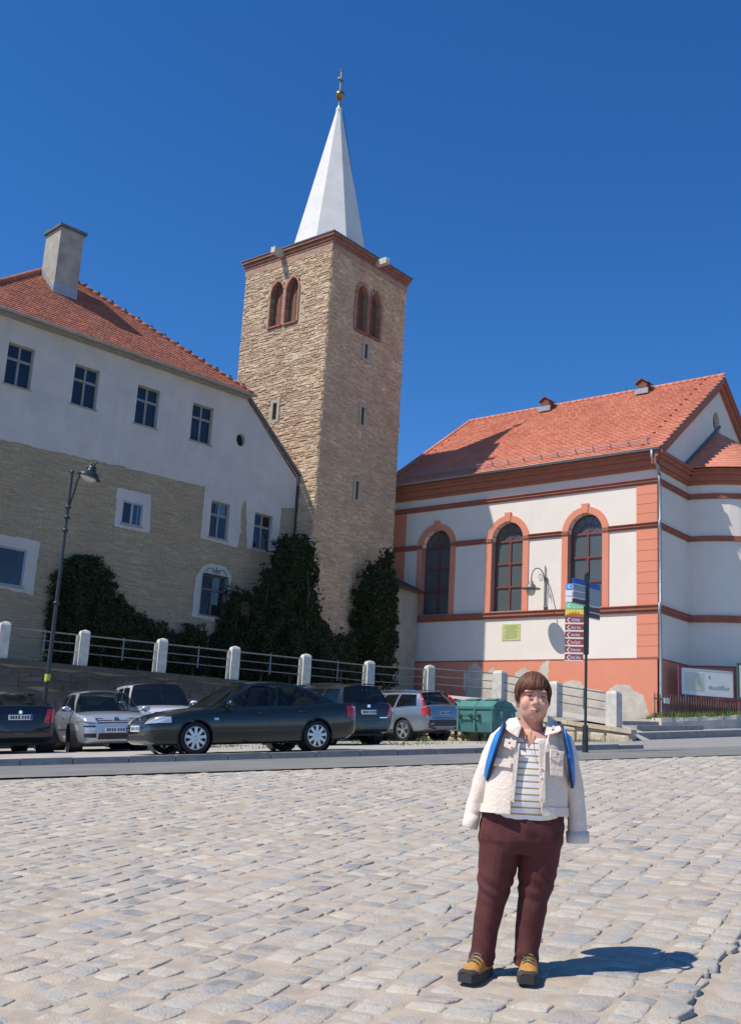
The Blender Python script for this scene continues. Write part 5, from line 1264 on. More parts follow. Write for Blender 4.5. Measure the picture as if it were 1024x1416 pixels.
# ================================================================== cars
def paint(name, c, rough=.25, metal=.35): return mat(name, c, rough=rough, metal=metal, coat=.8)
paint('paint_green', (.007, .012, .0105), rough=.32, metal=.1); paint('paint_silver', (.46, .50, .56), metal=.5); paint('paint_white', (.66, .68, .74), metal=.2); paint('paint_black', (.012, .013, .018)); paint('paint_charcoal', (.012, .013, .013), rough=.32, metal=.1); paint('paint_bluegrey', (.24, .29, .34), metal=.5)
mat('trim_black', (.018, .018, .02), rough=.5); mat('trim_grey', (.06, .06, .065), rough=.55); mat('alloy', (.55, .56, .58), rough=.3, metal=.8); mat('chrome', (.75, .75, .76), rough=.12, metal=1)
mat('plate_white', (.75, .76, .74), rough=.5); mat('plate_ink', (.04, .04, .05), rough=.6); mat('plate_blue', (.02, .06, .35), rough=.5); mat('lamp_red', (.50, .012, .015), rough=.15, coat=.8); mat('lamp_clear', (.62, .64, .66), rough=.1, metal=.5, coat=1); mat('lamp_amber', (.6, .22, .03), rough=.2, coat=.6)
mat('seat_cloth', (.03, .032, .036), rough=.9); mat('skid', (.42, .41, .38), rough=.5, metal=.3)
glass('car_glass', (.010, .013, .014), .40)
glass('car_glass_dark', (.008, .009, .010), .66)
def cr(keys, x):                                       # smooth interpolation through keys
    xs = [k[0] for k in keys]; ysv = [k[1] for k in keys]
    if x <= xs[0]: return ysv[0]
    if x >= xs[-1]: return ysv[-1]
    i = max(j for j in range(len(xs)) if xs[j] <= x); i = min(i, len(xs)-2); t = (x-xs[i])/(xs[i+1]-xs[i])
    m0 = (ysv[i+1]-ysv[max(i-1, 0)])/(xs[i+1]-xs[max(i-1, 0)]); m1 = (ysv[min(i+2, len(xs)-1)]-ysv[i])/(xs[min(i+2, len(xs)-1)]-xs[i]); h = xs[i+1]-xs[i]
    a = 2*t**3-3*t*t+1; b = t**3-2*t*t+t; c = -2*t**3+3*t*t; d = t**3-t*t
    return a*ysv[i]+b*h*m0+c*ysv[i+1]+d*h*m1
class Car:
    def __init__(s, P): s.__dict__.update(P); s.hl = s.L/2
    def hw(s, x): return s.W/2*cr(s.plan, x)
    def zt(s, x): return cr(s.top, x)
    def zb(s, x): return cr(s.bot, x)
    def section(s, x):
        w_, a, b = s.hw(x), s.zb(x), s.zt(x); h = b-a; cw = s.crown
        return [(0, a), (.80*w_, a), (.93*w_, a+.06*h), (.975*w_, a+.20*h), (w_*.995, a+.42*h), (w_, a+.60*h), (.985*w_, a+.80*h), (.955*w_, a+.92*h), (.90*w_, a+.985*h), (.6*w_, b+cw*.6), (0, b+cw)]
    def yh(s, x, z):
        q = s.section(x)[1:9]
        if z < q[0][1] or z > q[-1][1]: return 0
        for i in range(len(q)-1):
            if q[i][1] <= z <= q[i+1][1]: t = (z-q[i][1])/max(1e-6, q[i+1][1]-q[i][1]); return q[i][0]+(q[i+1][0]-q[i][0])*t
        return 0
    def xend(s, y, z, sgn):
        lo, hi = s.hl-1.0, s.hl
        for _ in range(22):
            m_ = (lo+hi)/2; ok = s.zb(m_*sgn) <= z <= s.zt(m_*sgn)+s.crown*.5 and s.hw(m_*sgn)*.985 >= abs(y)
            if ok: lo = m_
            else: hi = m_
        return lo*sgn
def wheel_mesh(r_, w_, spokes, rimr, parent, pos, side, kind):
    o = bpy.data.objects.new('wheel', None); col.objects.link(o)
    mb = MB(); k = side
    M = None
    mb.lathe([(rimr*.98, -w_/2+.02), (r_*.90, -w_/2), (r_*.985, -w_/2+.025), (r_, -w_/2+.05), (r_, w_/2-.05), (r_*.985, w_/2-.025), (r_*.90, w_/2), (rimr*.98, w_/2-.02)], pos, axis='Y', seg=36, caps=False)
    bpy.data.objects.remove(o); wh = mb.build('wheel', 'rubber', parent, smooth=True, local=True)
    mb = MB(); yo = pos[1]+side*(w_/2-.025); c = V((pos[0], yo, pos[2]))
    mb.lathe([(rimr, -.02*1), (rimr, .02), (rimr*.93, .022), (rimr*.90, -.05)], c, axis='Y', seg=36, caps=False)
    for i in range(spokes):
        a = 2*math.pi*i/spokes+.2
        if kind == 'twin': offs = (-.10, .10)
        else: offs = (0,)
        for da in offs:
            p0 = c+V((math.cos(a+da*1.5)*.05, side*.012, math.sin(a+da*1.5)*.05)); p1 = c+V((math.cos(a+da)*rimr*.94, side*.010, math.sin(a+da)*rimr*.94)); d = (p1-p0); pr = V((-d.z, 0, d.x)).normalized()
            wd_ = (.030 if spokes < 8 else .024)*(.8 if kind == 'twin' else 1.25)
            mb.obox((p0+p1)/2, d/2, pr*wd_, V((0, .014, 0)))
    mb.lathe([(.0, -.01), (.07, -.01), (.07, .02), (.03, .028)], c+V((0, side*.0, 0)), axis='Y', seg=16)
    rim = mb.build('rim', 'alloy', wh, local=True)
    mb = MB(); mb.lathe([(.01, -.045), (rimr*.9, -.045), (rimr*.9, -.05), (.01, -.05)], c-V((0, side*.03, 0)), axis='Y', seg=24); mb.build('brake_disc', 'trim_grey', wh, local=True)
    return wh
def make_car(P, pos, fwd, label, cat='car', group='cars parked along the terrace wall'):
    s = Car(P); f = V((fwd[0], fwd[1], 0)).normalized(); yaw = math.atan2(f.y, f.x)
    # lie on the sloping ground
    gx = (z_lot(pos[0]+f.x, pos[1]+f.y)-z_lot(pos[0]-f.x, pos[1]-f.y))/2; l_ = V((-f.y, f.x, 0)); gy = (z_lot(pos[0]+l_.x, pos[1]+l_.y)-z_lot(pos[0]-l_.x, pos[1]-l_.y))/2
    X = V((f.x, f.y, gx)).normalized(); Z = X.cross(V((l_.x, l_.y, gy))).normalized(); Y = Z.cross(X)
    root = thing(P['name'], V((pos[0], pos[1], z_lot(pos[0], pos[1]))), label, cat, group, rot=Matrix((X, Y, Z)).transposed().to_euler())
    B = lambda mb, n, m_, par=None, **k: mb.build(n, m_, par or root, local=True, **k)
    # lower body
    n = 64; xs = [-s.hl+s.L*.5*(1-math.cos(math.pi*i/n)) for i in range(n+1)]; rings = []
    for x in xs:
        h = s.section(x); ring = [V((x, y, z)) for y, z in h]+[V((x, -y, z)) for y, z in h[-2:0:-1]]; rings.append(ring)
    mb = MB(); mb.loft(rings); me = mb.mesh('body'); recalc(me)
    tmp = bpy.data.objects.new('tmp', me); cuts = []
    for wx in (s.wf, s.wr):
        for sd in (1, -1):
            cm = MB(); cm.lathe([(s.R*1.13, -.22), (s.R*1.13, .22)], V((wx, sd*(s.W/2), s.R)), axis='Y', seg=32); cme = cm.mesh('cut'); recalc(cme); c = bpy.data.objects.new('cut', cme); cuts.append(c)
            bo = tmp.modifiers.new('b', 'BOOLEAN'); bo.object = c; bo.operation = 'DIFFERENCE'; bo.solver = 'EXACT'
    me2 = bake(tmp, cuts)
    body = link('body', me2, P['paint'], root, local=True)
    me2.polygons.foreach_set('use_smooth', np.ones(len(me2.polygons), dtype=bool)); me2.set_sharp_from_angle(angle=R(32))
    def side(x0, x1, z0, z1, sd, off, name, m_, par=body, nx=6, nz=4, skew=0.0):
        mb = MB(); P_ = []
        for j in range(nz+1):
            for i in range(nx+1):
                z = z0+(z1-z0)*j/nz; x = x0+(x1-x0)*i/nx+skew*(j/nz); P_.append(V((x, sd*(s.yh(x, z)+off), z)))
        mb.add(P_, [(j*(nx+1)+i, j*(nx+1)+i+1, (j+1)*(nx+1)+i+1, (j+1)*(nx+1)+i) for j in range(nz) for i in range(nx)])
        return mb.build(name, m_, par, local=True, smooth=True)
    def end(c4, sgn, off, name, m_, par=body, nu=6, nv=4):       # patch on front (+1) or rear (-1): corners (y,z) BL BR TR TL
        mb = MB(); P_ = []
        for j in range(nv+1):
            for i in range(nu+1):
                a, b = i/nu, j/nv; y = (c4[0][0]*(1-a)+c4[1][0]*a)*(1-b)+(c4[3][0]*(1-a)+c4[2][0]*a)*b; z = (c4[0][1]*(1-a)+c4[1][1]*a)*(1-b)+(c4[3][1]*(1-a)+c4[2][1]*a)*b
                P_.append(V((s.xend(y, z, sgn)+sgn*off, y, z)))
        mb.add(P_, [(j*(nu+1)+i, j*(nu+1)+i+1, (j+1)*(nu+1)+i+1, (j+1)*(nu+1)+i) for j in range(nv) for i in range(nu)])
        return mb.build(name, m_, par, local=True, smooth=True)
    # wheels and arch liners
    for wx in (s.wf, s.wr):
        for sd in (1, -1):
            wheel_mesh(s.R, .20, s.spokes, s.rim, root, V((wx, sd*(s.W/2-.125), s.R)), sd, s.spoke_kind)
            mb = MB(); th = np.linspace(-.15, math.pi+.15, 20); P_ = []
            for a in th:
                for r_, yo in ((s.R*1.12, 0), (s.R*1.20, .006)):
                    x = wx+r_*math.cos(a); z = s.R+r_*math.sin(a); P_.append(V((x, sd*(max(s.yh(x, max(z, s.zb(x)+.02)), s.W/2*.9)+.006), z)))
            mb.add(P_, [(2*i, 2*i+1, 2*i+3, 2*i+2) for i in range(len(th)-1)]); B(mb, 'arch_lip', s.arch, body)
            mb = MB(); mb.lathe([(s.R*1.125, -.21), (s.R*1.125, .10)], V((wx, sd*(s.W/2-.12), s.R)), axis='Y', seg=24, caps=False); me_ = mb.mesh('liner'); link('arch_liner', me_, 'trim_black', body, local=True)
    # greenhouse
    wb, wr = s.belt_w, s.roof_w
    def rail(sv): return V((s.rf+(s.rr-s.rf)*sv, 0, s.H-s.arc*(2*sv-.85)**2-.045))
    def belt(sv): x = s.ga+(s.gc-s.ga)*sv; return V((x, 0, s.zt(x)-.012 if s.ga-.05 > x > s.gc+.02 else s.zt(x)-.02))
    def side_pt(sv, t, sd):
        b, r_ = belt(sv), rail(sv); e = 1-.10*max(0, 1-sv/.12) if sv < .12 else 1
        yb, yr = s.hw(b.x)*wb, s.W/2*wr*(1-.05*(max(0, .1-sv)/.1)-.06*(max(0, sv-.88)/.12)); p = b.lerp(r_, t); y = yb+(yr-yb)*t+.028*math.sin(math.pi*t); return V((p.x, sd*y, p.z))
    for sd in (1, -1):
        bm = bmesh.new(); es = []
        loops = [[(0, 0), (1, 0), (1, 1), (0, 1)]]
        for a, b in s.panes: loops.append([(a[0], .05), (b[0], .05), (b[1], .88), (a[1], .88)])
        dense = []
        for lo in loops:
            q = []
            for i in range(4):
                a, b = lo[i], lo[(i+1) % 4]
                for k in range(6): q.append((a[0]+(b[0]-a[0])*k/6, a[1]+(b[1]-a[1])*k/6))
            dense.append(q)
        for lo in dense:
            vs = [bm.verts.new((u*3, t, 0)) for u, t in lo]; es += [bm.edges.new((vs[i], vs[(i+1) % len(vs)])) for i in range(len(vs))]
        bmesh.ops.triangle_fill(bm, edges=es, use_beauty=True)
        for v in bm.verts: v.co = side_pt(v.co.x/3, v.co.y, sd)
        me = bpy.data.meshes.new('pillars'); bm.to_mesh(me); bm.free(); link('pillars', me, P['paint'], root, local=True)
        for a, b in s.panes:
            mb = MB(); P_ = []
            for j in range(5):
                for i in range(7):
                    t = .05+.83*j/4; sv0 = a[0]+(a[1]-a[0])*j/4; sv1 = b[0]+(b[1]-b[0])*j/4; q = side_pt(sv0+(sv1-sv0)*i/6, t, sd); P_.append(V((q.x, q.y-sd*.008, q.z)))
            mb.add(P_, [(j*7+i, j*7+i+1, (j+1)*7+i+1, (j+1)*7+i) for j in range(4) for i in range(6)]); B(mb, 'side_window', s.glass, smooth=True)
    def cross(sv, name, bulge):
        mb = MB(); P_ = []; nu, nv = 12, 8
        for j in range(nv+1):
            t = j/nv; a = side_pt(sv, t, 1)
            for i in range(nu+1):
                v = -1+2*i/nu; P_.append(V((a.x+bulge*(1-v*v)*(1-.35*t), a.y*v, a.z+.05*t*t*(1-v*v)*.6)))
        mb.add(P_, [(j*(nu+1)+i, j*(nu+1)+i+1, (j+1)*(nu+1)+i+1, (j+1)*(nu+1)+i) for j in range(nv) for i in range(nu)]); return B(mb, name, s.glass, smooth=True)
    ws = cross(0.0, 'windscreen', .14); rw_ = cross(1.0, 'rear_window', -.08)
    mb = MB(); P_ = []; nu, nv = 14, 12                        # roof skin
    for j in range(nv+1):
        sv = j/nv; a = side_pt(sv, 1, 1)
        for i in range(nu+1):
            v = -1+2*i/nu; bx = .09*(1-v*v)*max(0, 1-sv*6)-.05*(1-v*v)*max(0, sv*6-5); P_.append(V((a.x+bx, a.y*v, a.z+.05*(1-abs(v)**2.6))))
    mb.add(P_, [(j*(nu+1)+i, j*(nu+1)+i+1, (j+1)*(nu+1)+i+1, (j+1)*(nu+1)+i) for j in range(nv) for i in range(nu)]); roof_ = B(mb, 'roof', P['paint'], smooth=True)
    if s.rails:
        for sd in (1, -1):
            mb = MB(); mb.tube([side_pt(q, 1, sd)+V((0, -sd*.03, .03+(.05 if .1 < q < .95 else 0))) for q in (.06, .12, .3, .5, .7, .9, .96)], .017, 6); B(mb, 'roof_rail', s.rails, roof_)
    # interior
    for yy in (.36, -.36):
        mb = MB(); mb.ball(V((s.ga-1.35, yy, .62)), .26, .24, .12, 10, 6); mb.ball(V((s.ga-1.62, yy, .90)), .10, .23, .34, 10, 8); mb.ball(V((s.ga-1.68, yy, 1.22)), .06, .13, .10, 10, 6); B(mb, 'seat', 'seat_cloth', smooth=True)
    mb = MB(); mb.ball(V((s.ga-2.45, 0, .85)), .12, .62, .30, 12, 8); 
    for yy in (.38, -.38): mb.ball(V((s.ga-2.5, yy, 1.15)), .05, .13, .09, 10, 6)
    B(mb, 'rear_seat', 'seat_cloth', smooth=True)
    mb = MB(); mb.ball(V((s.ga-.45, 0, s.zt(s.ga)-.05)), .30, .66, .10, 12, 6); B(mb, 'dashboard', 'seat_cloth', smooth=True)
    mb = MB(); mb.tube([V((s.ga-.85+.05*math.sin(a), .36+.18*math.cos(a), .98+.17*math.sin(a))) for a in np.linspace(0, 6.28, 18)], .016, 6); B(mb, 'steering_wheel', 'trim_black')
    # mirrors, seams, handles, strips
    for sd in (1, -1):
        x = s.ga-.28; q = V((x, sd*(s.hw(x)+.09), s.zt(x)+.07)); mb = MB(); mb.ball(q, .075, .115, .075, 12, 8); mb.tube([q-V((0, sd*.1, .03)), V((x+.02, sd*s.hw(x)*.88, s.zt(x)-.02))], .025, 6); B(mb, 'mirror', P['mirror'], smooth=True)
        for x0, sk in s.seams: side(x0-.004, x0+.004, s.zb(x0)+.06, s.zt(x0)-.035, sd, .002, 'door_seam', 'trim_black', nx=1, nz=8, skew=sk)
        for x0 in s.handles:
            z = s.zt(x0)-.13; mb = MB(); mb.tube([V((x0, sd*(s.yh(x0, z)+.004), z)), V((x0-.03, sd*(s.yh(x0, z)+.035), z)), V((x0-.17, sd*(s.yh(x0-.17, z)+.035), z)), V((x0-.20, sd*(s.yh(x0-.2, z)+.004), z))], .013, 6); B(mb, 'door_handle', P['handle'], body)
        if s.strip: side(s.wr+s.R*1.25, s.wf-s.R*1.25, s.strip[0], s.strip[1], sd, .008, 'rub_strip', s.strip[2], nx=12, nz=2)
        if s.sill: side(s.wr+s.R*1.22, s.wf-s.R*1.22, s.zb(0)+.01, s.zb(0)+s.sill, sd, .006, 'sill_trim', 'trim_grey', nx=12, nz=3)
        if s.indicator: side(s.wf-s.R*1.5, s.wf-s.R*1.5+.10, s.indicator, s.indicator+.045, sd, .008, 'side_indicator', 'lamp_clear', nx=2, nz=2)
    def mirror2(fn):
        for sd in (1, -1): fn(sd)
    s.details(s, end, side, body, B, mirror2)
    def plate(sgn, z, dark=False):
        y0 = .26; xe = min(abs(s.xend(y, z, sgn)) for y in (-.2, 0, .2))+.03
        xe = max(abs(s.xend(0, z, sgn)), abs(s.xend(.2, z, sgn)))+.012
        mb = MB(); mb.obox(V((sgn*xe, 0, z)), V((.006, 0, 0)), V((0, .26, 0)), V((0, 0, .057))); pl_ = B(mb, 'number_plate', 'plate_white', body)
        mb = MB(); mb.obox(V((sgn*(xe+.0075), -sgn*-.235, z)), V((.001, 0, 0)), V((0, .022, 0)), V((0, 0, .05))); B(mb, 'country_band', 'plate_blue', pl_)
        for i, yy in enumerate((-.17, -.11, -.05, .03, .09, .15, .20)):
            mb = MB(); mb.obox(V((sgn*(xe+.0075), sgn*-yy, z)), V((.001, 0, 0)), V((0, .019, 0)), V((0, 0, .034))); mb2 = B(mb, 'character', 'plate_ink', pl_)
    for sgn, z in s.plates: plate(sgn, z)
    mb = MB(); mb.obox(V((0, 0, s.zb(0)+.05)), V((s.hl*.75, 0, 0)), V((0, s.W*.40, 0)), V((0, 0, .05))); B(mb, 'underbody', 'trim_black')
    return root
COMMON = dict(crown=.03, arc=.07, belt_w=.90, roof_w=.68, rails=None, strip=None, sill=0, indicator=0, mirror='trim_black', handle='trim_black', arch='trim_black', glass='car_glass', spoke_kind='single')

# --- dark green saloon
def det_saloon(s, end, side, body, B, m2):
    def f(sd):
        end([(sd*.42, .60), (sd*.80, .62), (sd*.79, .745), (sd*.44, .735)], 1, .010, 'headlight', 'lamp_clear'); side(s.hl-.42, s.hl-.16, .62, .735, sd, .010, 'headlight', 'lamp_clear')
        end([(sd*.48, .70), (sd*.82, .70), (sd*.80, .92), (sd*.52, .92)], -1, .010, 'tail_light', 'lamp_red'); side(-s.hl+.06, -s.hl+.32, .70, .93, sd, .010, 'tail_light', 'lamp_red')
        end([(sd*.50, .30), (sd*.72, .31), (sd*.72, .40), (sd*.50, .40)], 1, .010, 'fog_lamp', 'trim_black')
        side(s.wr-s.R*1.4, s.wr-s.R*1.05, .13, .38, sd, .004, 'mud_flap', 'trim_grey')
    m2(f)
    end([(-.38, .62), (.38, .62), (.34, .75), (-.34, .75)], 1, .012, 'grille', 'trim_black'); end([(-.60, .28), (.60, .28), (.62, .38), (-.62, .38)], 1, .008, 'air_intake', 'trim_black')
    g = None
    for z in (.645, .68, .715): end([(-.36, z-.004), (.36, z-.004), (.36, z+.004), (-.36, z+.004)], 1, .02, 'grille_bar', 'chrome', nv=1)
    end([(-.78, .465), (.78, .465), (.78, .50), (-.78, .50)], 1, .012, 'bumper_strip', 'trim_grey', nu=10); end([(-.78, .50), (.78, .50), (.78, .54), (-.78, .54)], -1, .012, 'bumper_strip', 'trim_grey', nu=10)
    q = s.xend(0, .68, 1); mb = MB(); mb.lathe([(.0, 0), (.055, 0), (.055, .012), (.04, .014)], V((q+.02, 0, .68)), axis='X', seg=18); B(mb, 'badge', 'chrome', body)
SAL = dict(COMMON, name='saloon_car', paint='paint_green', L=4.67, W=1.75, H=1.46, R=.318, rim=.225, wf=1.42, wr=-1.285, spokes=9, crown=.03,
    plan=[(-2.335, .70), (-2.27, .86), (-2.1, .94), (-1.5, .985), (0, 1), (1.4, .985), (1.9, .945), (2.15, .87), (2.28, .76), (2.335, .58)],
    top=[(-2.335, .72), (-2.28, .93), (-2.15, .99), (-1.5, .985), (-1.0, .945), (0, .915), (1.0, .90), (1.5, .86), (2.0, .76), (2.22, .68), (2.30, .60), (2.335, .54)],
    bot=[(-2.335, .46), (-2.27, .34), (-2.0, .24), (-1.0, .19), (1.0, .18), (2.0, .19), (2.25, .22), (2.31, .30), (2.335, .40)],
    ga=1.02, gc=-1.86, rf=.18, rr=-1.02, arc=.045, panes=[((.045, .10), (.455, .50)), ((.485, .53), (.74, .87)), ((.755, .895), (.875, .955))], seams=[(.86, .02), (-.16, -.02), (-1.0, -.05)], handles=[.08, -.86], strip=(.44, .475, 'trim_grey'), indicator=.66,
    mirror='paint_green', details=det_saloon, plates=[(1, .515), (-1, .62)])
def on_line(x, n):                                       # where a pixel column meets a line parallel to the kerb
    s_ = -20.0
    while s_ < 20:
        q = sn_xy(s_, n); v = V((q.x, q.y, z_lot(q.x, q.y)))-CAM
        if 512+F*v.dot(_r)/v.dot(_d) >= x: return q
        s_ += .01
def spot(x, y, Y): q = at(x, y, Y); return V((q.x, q.y, 0))
pf = on_line(267, .40)
fw = -V((math.cos(R(31)), math.sin(R(31)), 0)); left = V((-fw.y, fw.x, 0))          # its left side faces us, the nose a little nearer
ctr = pf-left*(1.75/2-.125)-fw*1.42
make_car(SAL, ctr, fw, 'dark green saloon parked broadside by the kerb in front of the other cars')

# --- silver hatchback
def det_hatch(s, end, side, body, B, m2):
    def f(sd):
        end([(sd*.44, .66), (sd*.84, .70), (sd*.82, .83), (sd*.52, .80)], 1, .010, 'headlight', 'lamp_clear'); side(s.hl-.52, s.hl-.26, .70, .80, sd, .010, 'headlight', 'lamp_clear')
        end([(sd*.44, .32), (sd*.72, .33), (sd*.72, .42), (sd*.46, .42)], 1, .010, 'fog_lamp', 'trim_black')
        end([(sd*.48, .56), (sd*.86, .57), (sd*.85, .60), (sd*.48, .60)], 1, .014, 'bumper_strip', 'trim_black')
        side(-s.hl+.05, -s.hl+.22, .75, .95, sd, .01, 'tail_light', 'lamp_red')
    m2(f)
    end([(-.42, .66), (.42, .66), (.48, .77), (-.48, .77)], 1, .012, 'grille', 'trim_black')
    for z in (.69, .735): end([(-.42, z-.012), (.42, z-.012), (.42, z+.012), (-.42, z+.012)], 1, .02, 'grille_bar', 'paint_silver', nv=1)
    end([(-.42, .28), (.42, .28), (.40, .42), (-.40, .42)], 1, .010, 'air_intake', 'trim_black')
    q = s.xend(0, .72, 1); mb = MB(); mb.lathe([(.0, 0), (.075, 0), (.075, .012), (.055, .016)], V((q+.022, 0, .725)), axis='X', seg=20); B(mb, 'badge', 'chrome', body)
HAT = dict(COMMON, name='hatchback_car', paint='paint_silver', L=4.20, W=1.76, H=1.48, R=.315, rim=.215, wf=1.27, wr=-1.31, spokes=10,
    plan=[(-2.1, .78), (-2.04, .90), (-1.85, .96), (-1.2, 1), (0, 1), (1.2, .985), (1.7, .94), (1.95, .86), (2.06, .74), (2.1, .56)],
    top=[(-2.1, .78), (-2.05, .96), (-1.8, 1.02), (-1.0, .99), (0, .95), (.8, .93), (1.3, .90), (1.75, .83), (1.98, .74), (2.07, .64), (2.1, .56)],
    bot=[(-2.1, .44), (-2.04, .33), (-1.8, .25), (-1.0, .19), (1.0, .18), (1.8, .18), (2.02, .22), (2.08, .30), (2.1, .40)],
    ga=1.08, gc=-1.95, rf=.28, rr=-1.62, arc=.07, panes=[((.05, .10), (.50, .49)), ((.53, .52), (.80, .84))], seams=[(.92, .02), (-.35, -.02)], handles=[-.12], strip=(.50, .53, 'trim_black'), indicator=.70,
    mirror='paint_silver', handle='paint_silver', arch='paint_silver', details=det_hatch, plates=[(1, .50)])
fw = -EN; right_ = V((fw.y, -fw.x, 0)); pw_ = spot(106, 1038.5, 26.0)         # its right front wheel
ctr = pw_-right_*(.88-.125)-fw*1.27
make_car(HAT, ctr, fw, 'silver hatchback facing the road between the black car and the green saloon')

# --- white off-roader behind the saloon
def det_suv(s, end, side, body, B, m2):
    def f(sd):
        end([(sd*.50, .78), (sd*.84, .80), (sd*.82, .95), (sd*.52, .95)], 1, .010, 'headlight', 'lamp_clear'); side(-s.hl+.05, -s.hl+.2, .8, 1.1, sd, .01, 'tail_light', 'lamp_red')
    m2(f); end([(-.42, .78), (.42, .78), (.42, .94), (-.42, .94)], 1, .010, 'grille', 'trim_black'); end([(-.8, .34), (.8, .34), (.8, .56), (-.8, .56)], 1, .012, 'bumper', 'trim_grey', nu=10)
SUVC = dict(COMMON, name='offroad_car', paint='paint_white', L=4.42, W=1.81, H=1.76, R=.35, rim=.23, wf=1.30, wr=-1.28, spokes=6,
    plan=[(-2.21, .84), (-2.14, .94), (-1.8, .98), (0, 1), (1.4, .99), (1.9, .95), (2.1, .86), (2.18, .76), (2.21, .62)],
    top=[(-2.21, .9), (-2.16, 1.1), (-1.9, 1.16), (0, 1.13), (1.0, 1.11), (1.6, 1.06), (2.0, .98), (2.16, .86), (2.21, .70)],
    bot=[(-2.21, .5), (-2.14, .42), (-1.8, .34), (0, .30), (1.8, .30), (2.1, .36), (2.21, .46)],
    ga=1.02, gc=-2.10, rf=.42, rr=-1.98, arc=.04, belt_w=.92, roof_w=.74, panes=[((.05, .07), (.36, .36)), ((.40, .40), (.66, .66)), ((.72, .72), (.93, .95))], seams=[(.9, .02), (-.2, -.02), (-1.1, 0)], handles=[0.02, -.9], sill=.12, glass='car_glass_dark',
    mirror='paint_white', handle='paint_white', arch='trim_grey', details=det_suv, plates=[(1, .62)], rails='trim_black')
c0 = at(212, 1005, 30.6); make_car(SUVC, V((c0.x, c0.y, 0)), -EN, 'white off-roader with dark windows half hidden behind the green saloon')

# --- black car at the left edge, seen from behind
def det_black(s, end, side, body, B, m2):
    def f(sd):
        end([(sd*.52, .68), (sd*.83, .68), (sd*.80, .98), (sd*.60, .98)], -1, .010, 'tail_light', 'lamp_red'); side(-s.hl+.05, -s.hl+.24, .70, .98, sd, .010, 'tail_light', 'lamp_red')
        end([(sd*.44, .70), (sd*.80, .70), (sd*.8, .8), (sd*.5, .8)], 1, .01, 'headlight', 'lamp_clear')
    m2(f); end([(-.80, .46), (.80, .46), (.80, .50), (-.80, .50)], -1, .012, 'bumper_strip', 'trim_black', nu=10)
    q = s.xend(0, .92, -1); mb = MB(); mb.lathe([(.0, -.012), (.04, -.012), (.045, 0)], V((q-.006, 0, .915)), axis='X', seg=16); B(mb, 'badge', 'chrome', body)
    mb = MB(); mb.tube([V((-s.hl+.30, .1, 1.09)), V((-s.hl+.33, -.25, 1.13)), V((-s.hl+.36, -.42, 1.12))], .014, 6); B(mb, 'rear_wiper', 'trim_black', body)
BLK = dict(COMMON, name='hatchback_car', paint='paint_black', L=4.25, W=1.71, H=1.43, R=.31, rim=.21, wf=1.27, wr=-1.28, spokes=7,
    plan=[(-2.125, .80), (-2.06, .92), (-1.85, .965), (-1.2, 1), (0, 1), (1.3, .98), (1.8, .93), (2.0, .84), (2.09, .74), (2.125, .58)],
    top=[(-2.125, .86), (-2.08, 1.02), (-1.9, 1.05), (-1.0, .98), (0, .94), (.9, .92), (1.5, .87), (1.9, .78), (2.07, .66), (2.125, .56)],
    bot=[(-2.125, .42), (-2.06, .33), (-1.8, .25), (-1.0, .19), (1.0, .18), (1.8, .2), (2.07, .30), (2.125, .40)],
    ga=1.05, gc=-1.96, rf=.22, rr=-1.30, arc=.06, roof_w=.66, panes=[((.05, .10), (.48, .50)), ((.51, .53), (.80, .90))], seams=[(.9, .02), (-.3, -.02)], handles=[-.1, -.9], strip=(.48, .52, 'trim_black'),
    details=det_black, plates=[(-1, .80)])
fw = V((-.50, .866, 0)); rr_ = spot(59, 1039, 25.6); ctr = rr_-V((fw.y, -fw.x, 0))*(.855-.125)+fw*1.28
make_car(BLK, ctr, fw, 'black hatchback seen from behind, cut by the picture beside the silver hatchback' if False else 'black hatchback seen from behind with its rear wiper and red lamps')

# --- charcoal estate and blue grey estate, nose to the wall
def det_est(s, end, side, body, B, m2):
    def f(sd):
        end([(sd*.60, .72), (sd*.85, .72), (sd*.84, 1.05), (sd*.70, 1.05)], -1, .010, 'tail_light', 'lamp_red'); side(-s.hl+.05, -s.hl+.2, .72, 1.05, sd, .010, 'tail_light', 'lamp_red')
    m2(f); end([(-.55, .66), (.55, .66), (.55, .69), (-.55, .69)], -1, .014, 'chrome_strip', 'trim_grey', nu=10); end([(-.36, .70), (-.62, .70), (-.62, .725), (-.36, .725)], -1, .014, 'model_lettering', 'chrome', nv=1)
    q = s.xend(0, 1.0, -1); mb = MB(); mb.obox(V((q-.012, 0, 1.02)), V((.006, 0, 0)), V((0, .05, 0)), V((0, 0, .035))); B(mb, 'badge', 'chrome', body)
EST = dict(COMMON, name='estate_car', paint='paint_charcoal', L=4.55, W=1.77, H=1.62, R=.33, rim=.22, wf=1.33, wr=-1.32, spokes=6,
    plan=[(-2.275, .84), (-2.2, .94), (-1.9, .98), (0, 1), (1.4, .985), (1.9, .94), (2.15, .86), (2.24, .74), (2.275, .58)],
    top=[(-2.275, .9), (-2.23, 1.08), (-2.0, 1.11), (0, 1.05), (1.0, 1.02), (1.6, .96), (2.05, .86), (2.23, .72), (2.275, .6)],
    bot=[(-2.275, .46), (-2.2, .36), (-1.9, .29), (0, .24), (1.9, .24), (2.2, .34), (2.275, .44)],
    ga=1.05, gc=-2.17, rf=.35, rr=-1.95, arc=.04, belt_w=.91, roof_w=.70, panes=[((.05, .08), (.36, .37)), ((.40, .41), (.66, .68)), ((.70, .72), (.92, .95))], seams=[(.9, .02), (-.2, -.02), (-1.1, -.04)], handles=[.02, -.9], sill=.1,
    mirror='paint_charcoal', details=det_est, plates=[(-1, .86)], rails='trim_black', glass='car_glass_dark')
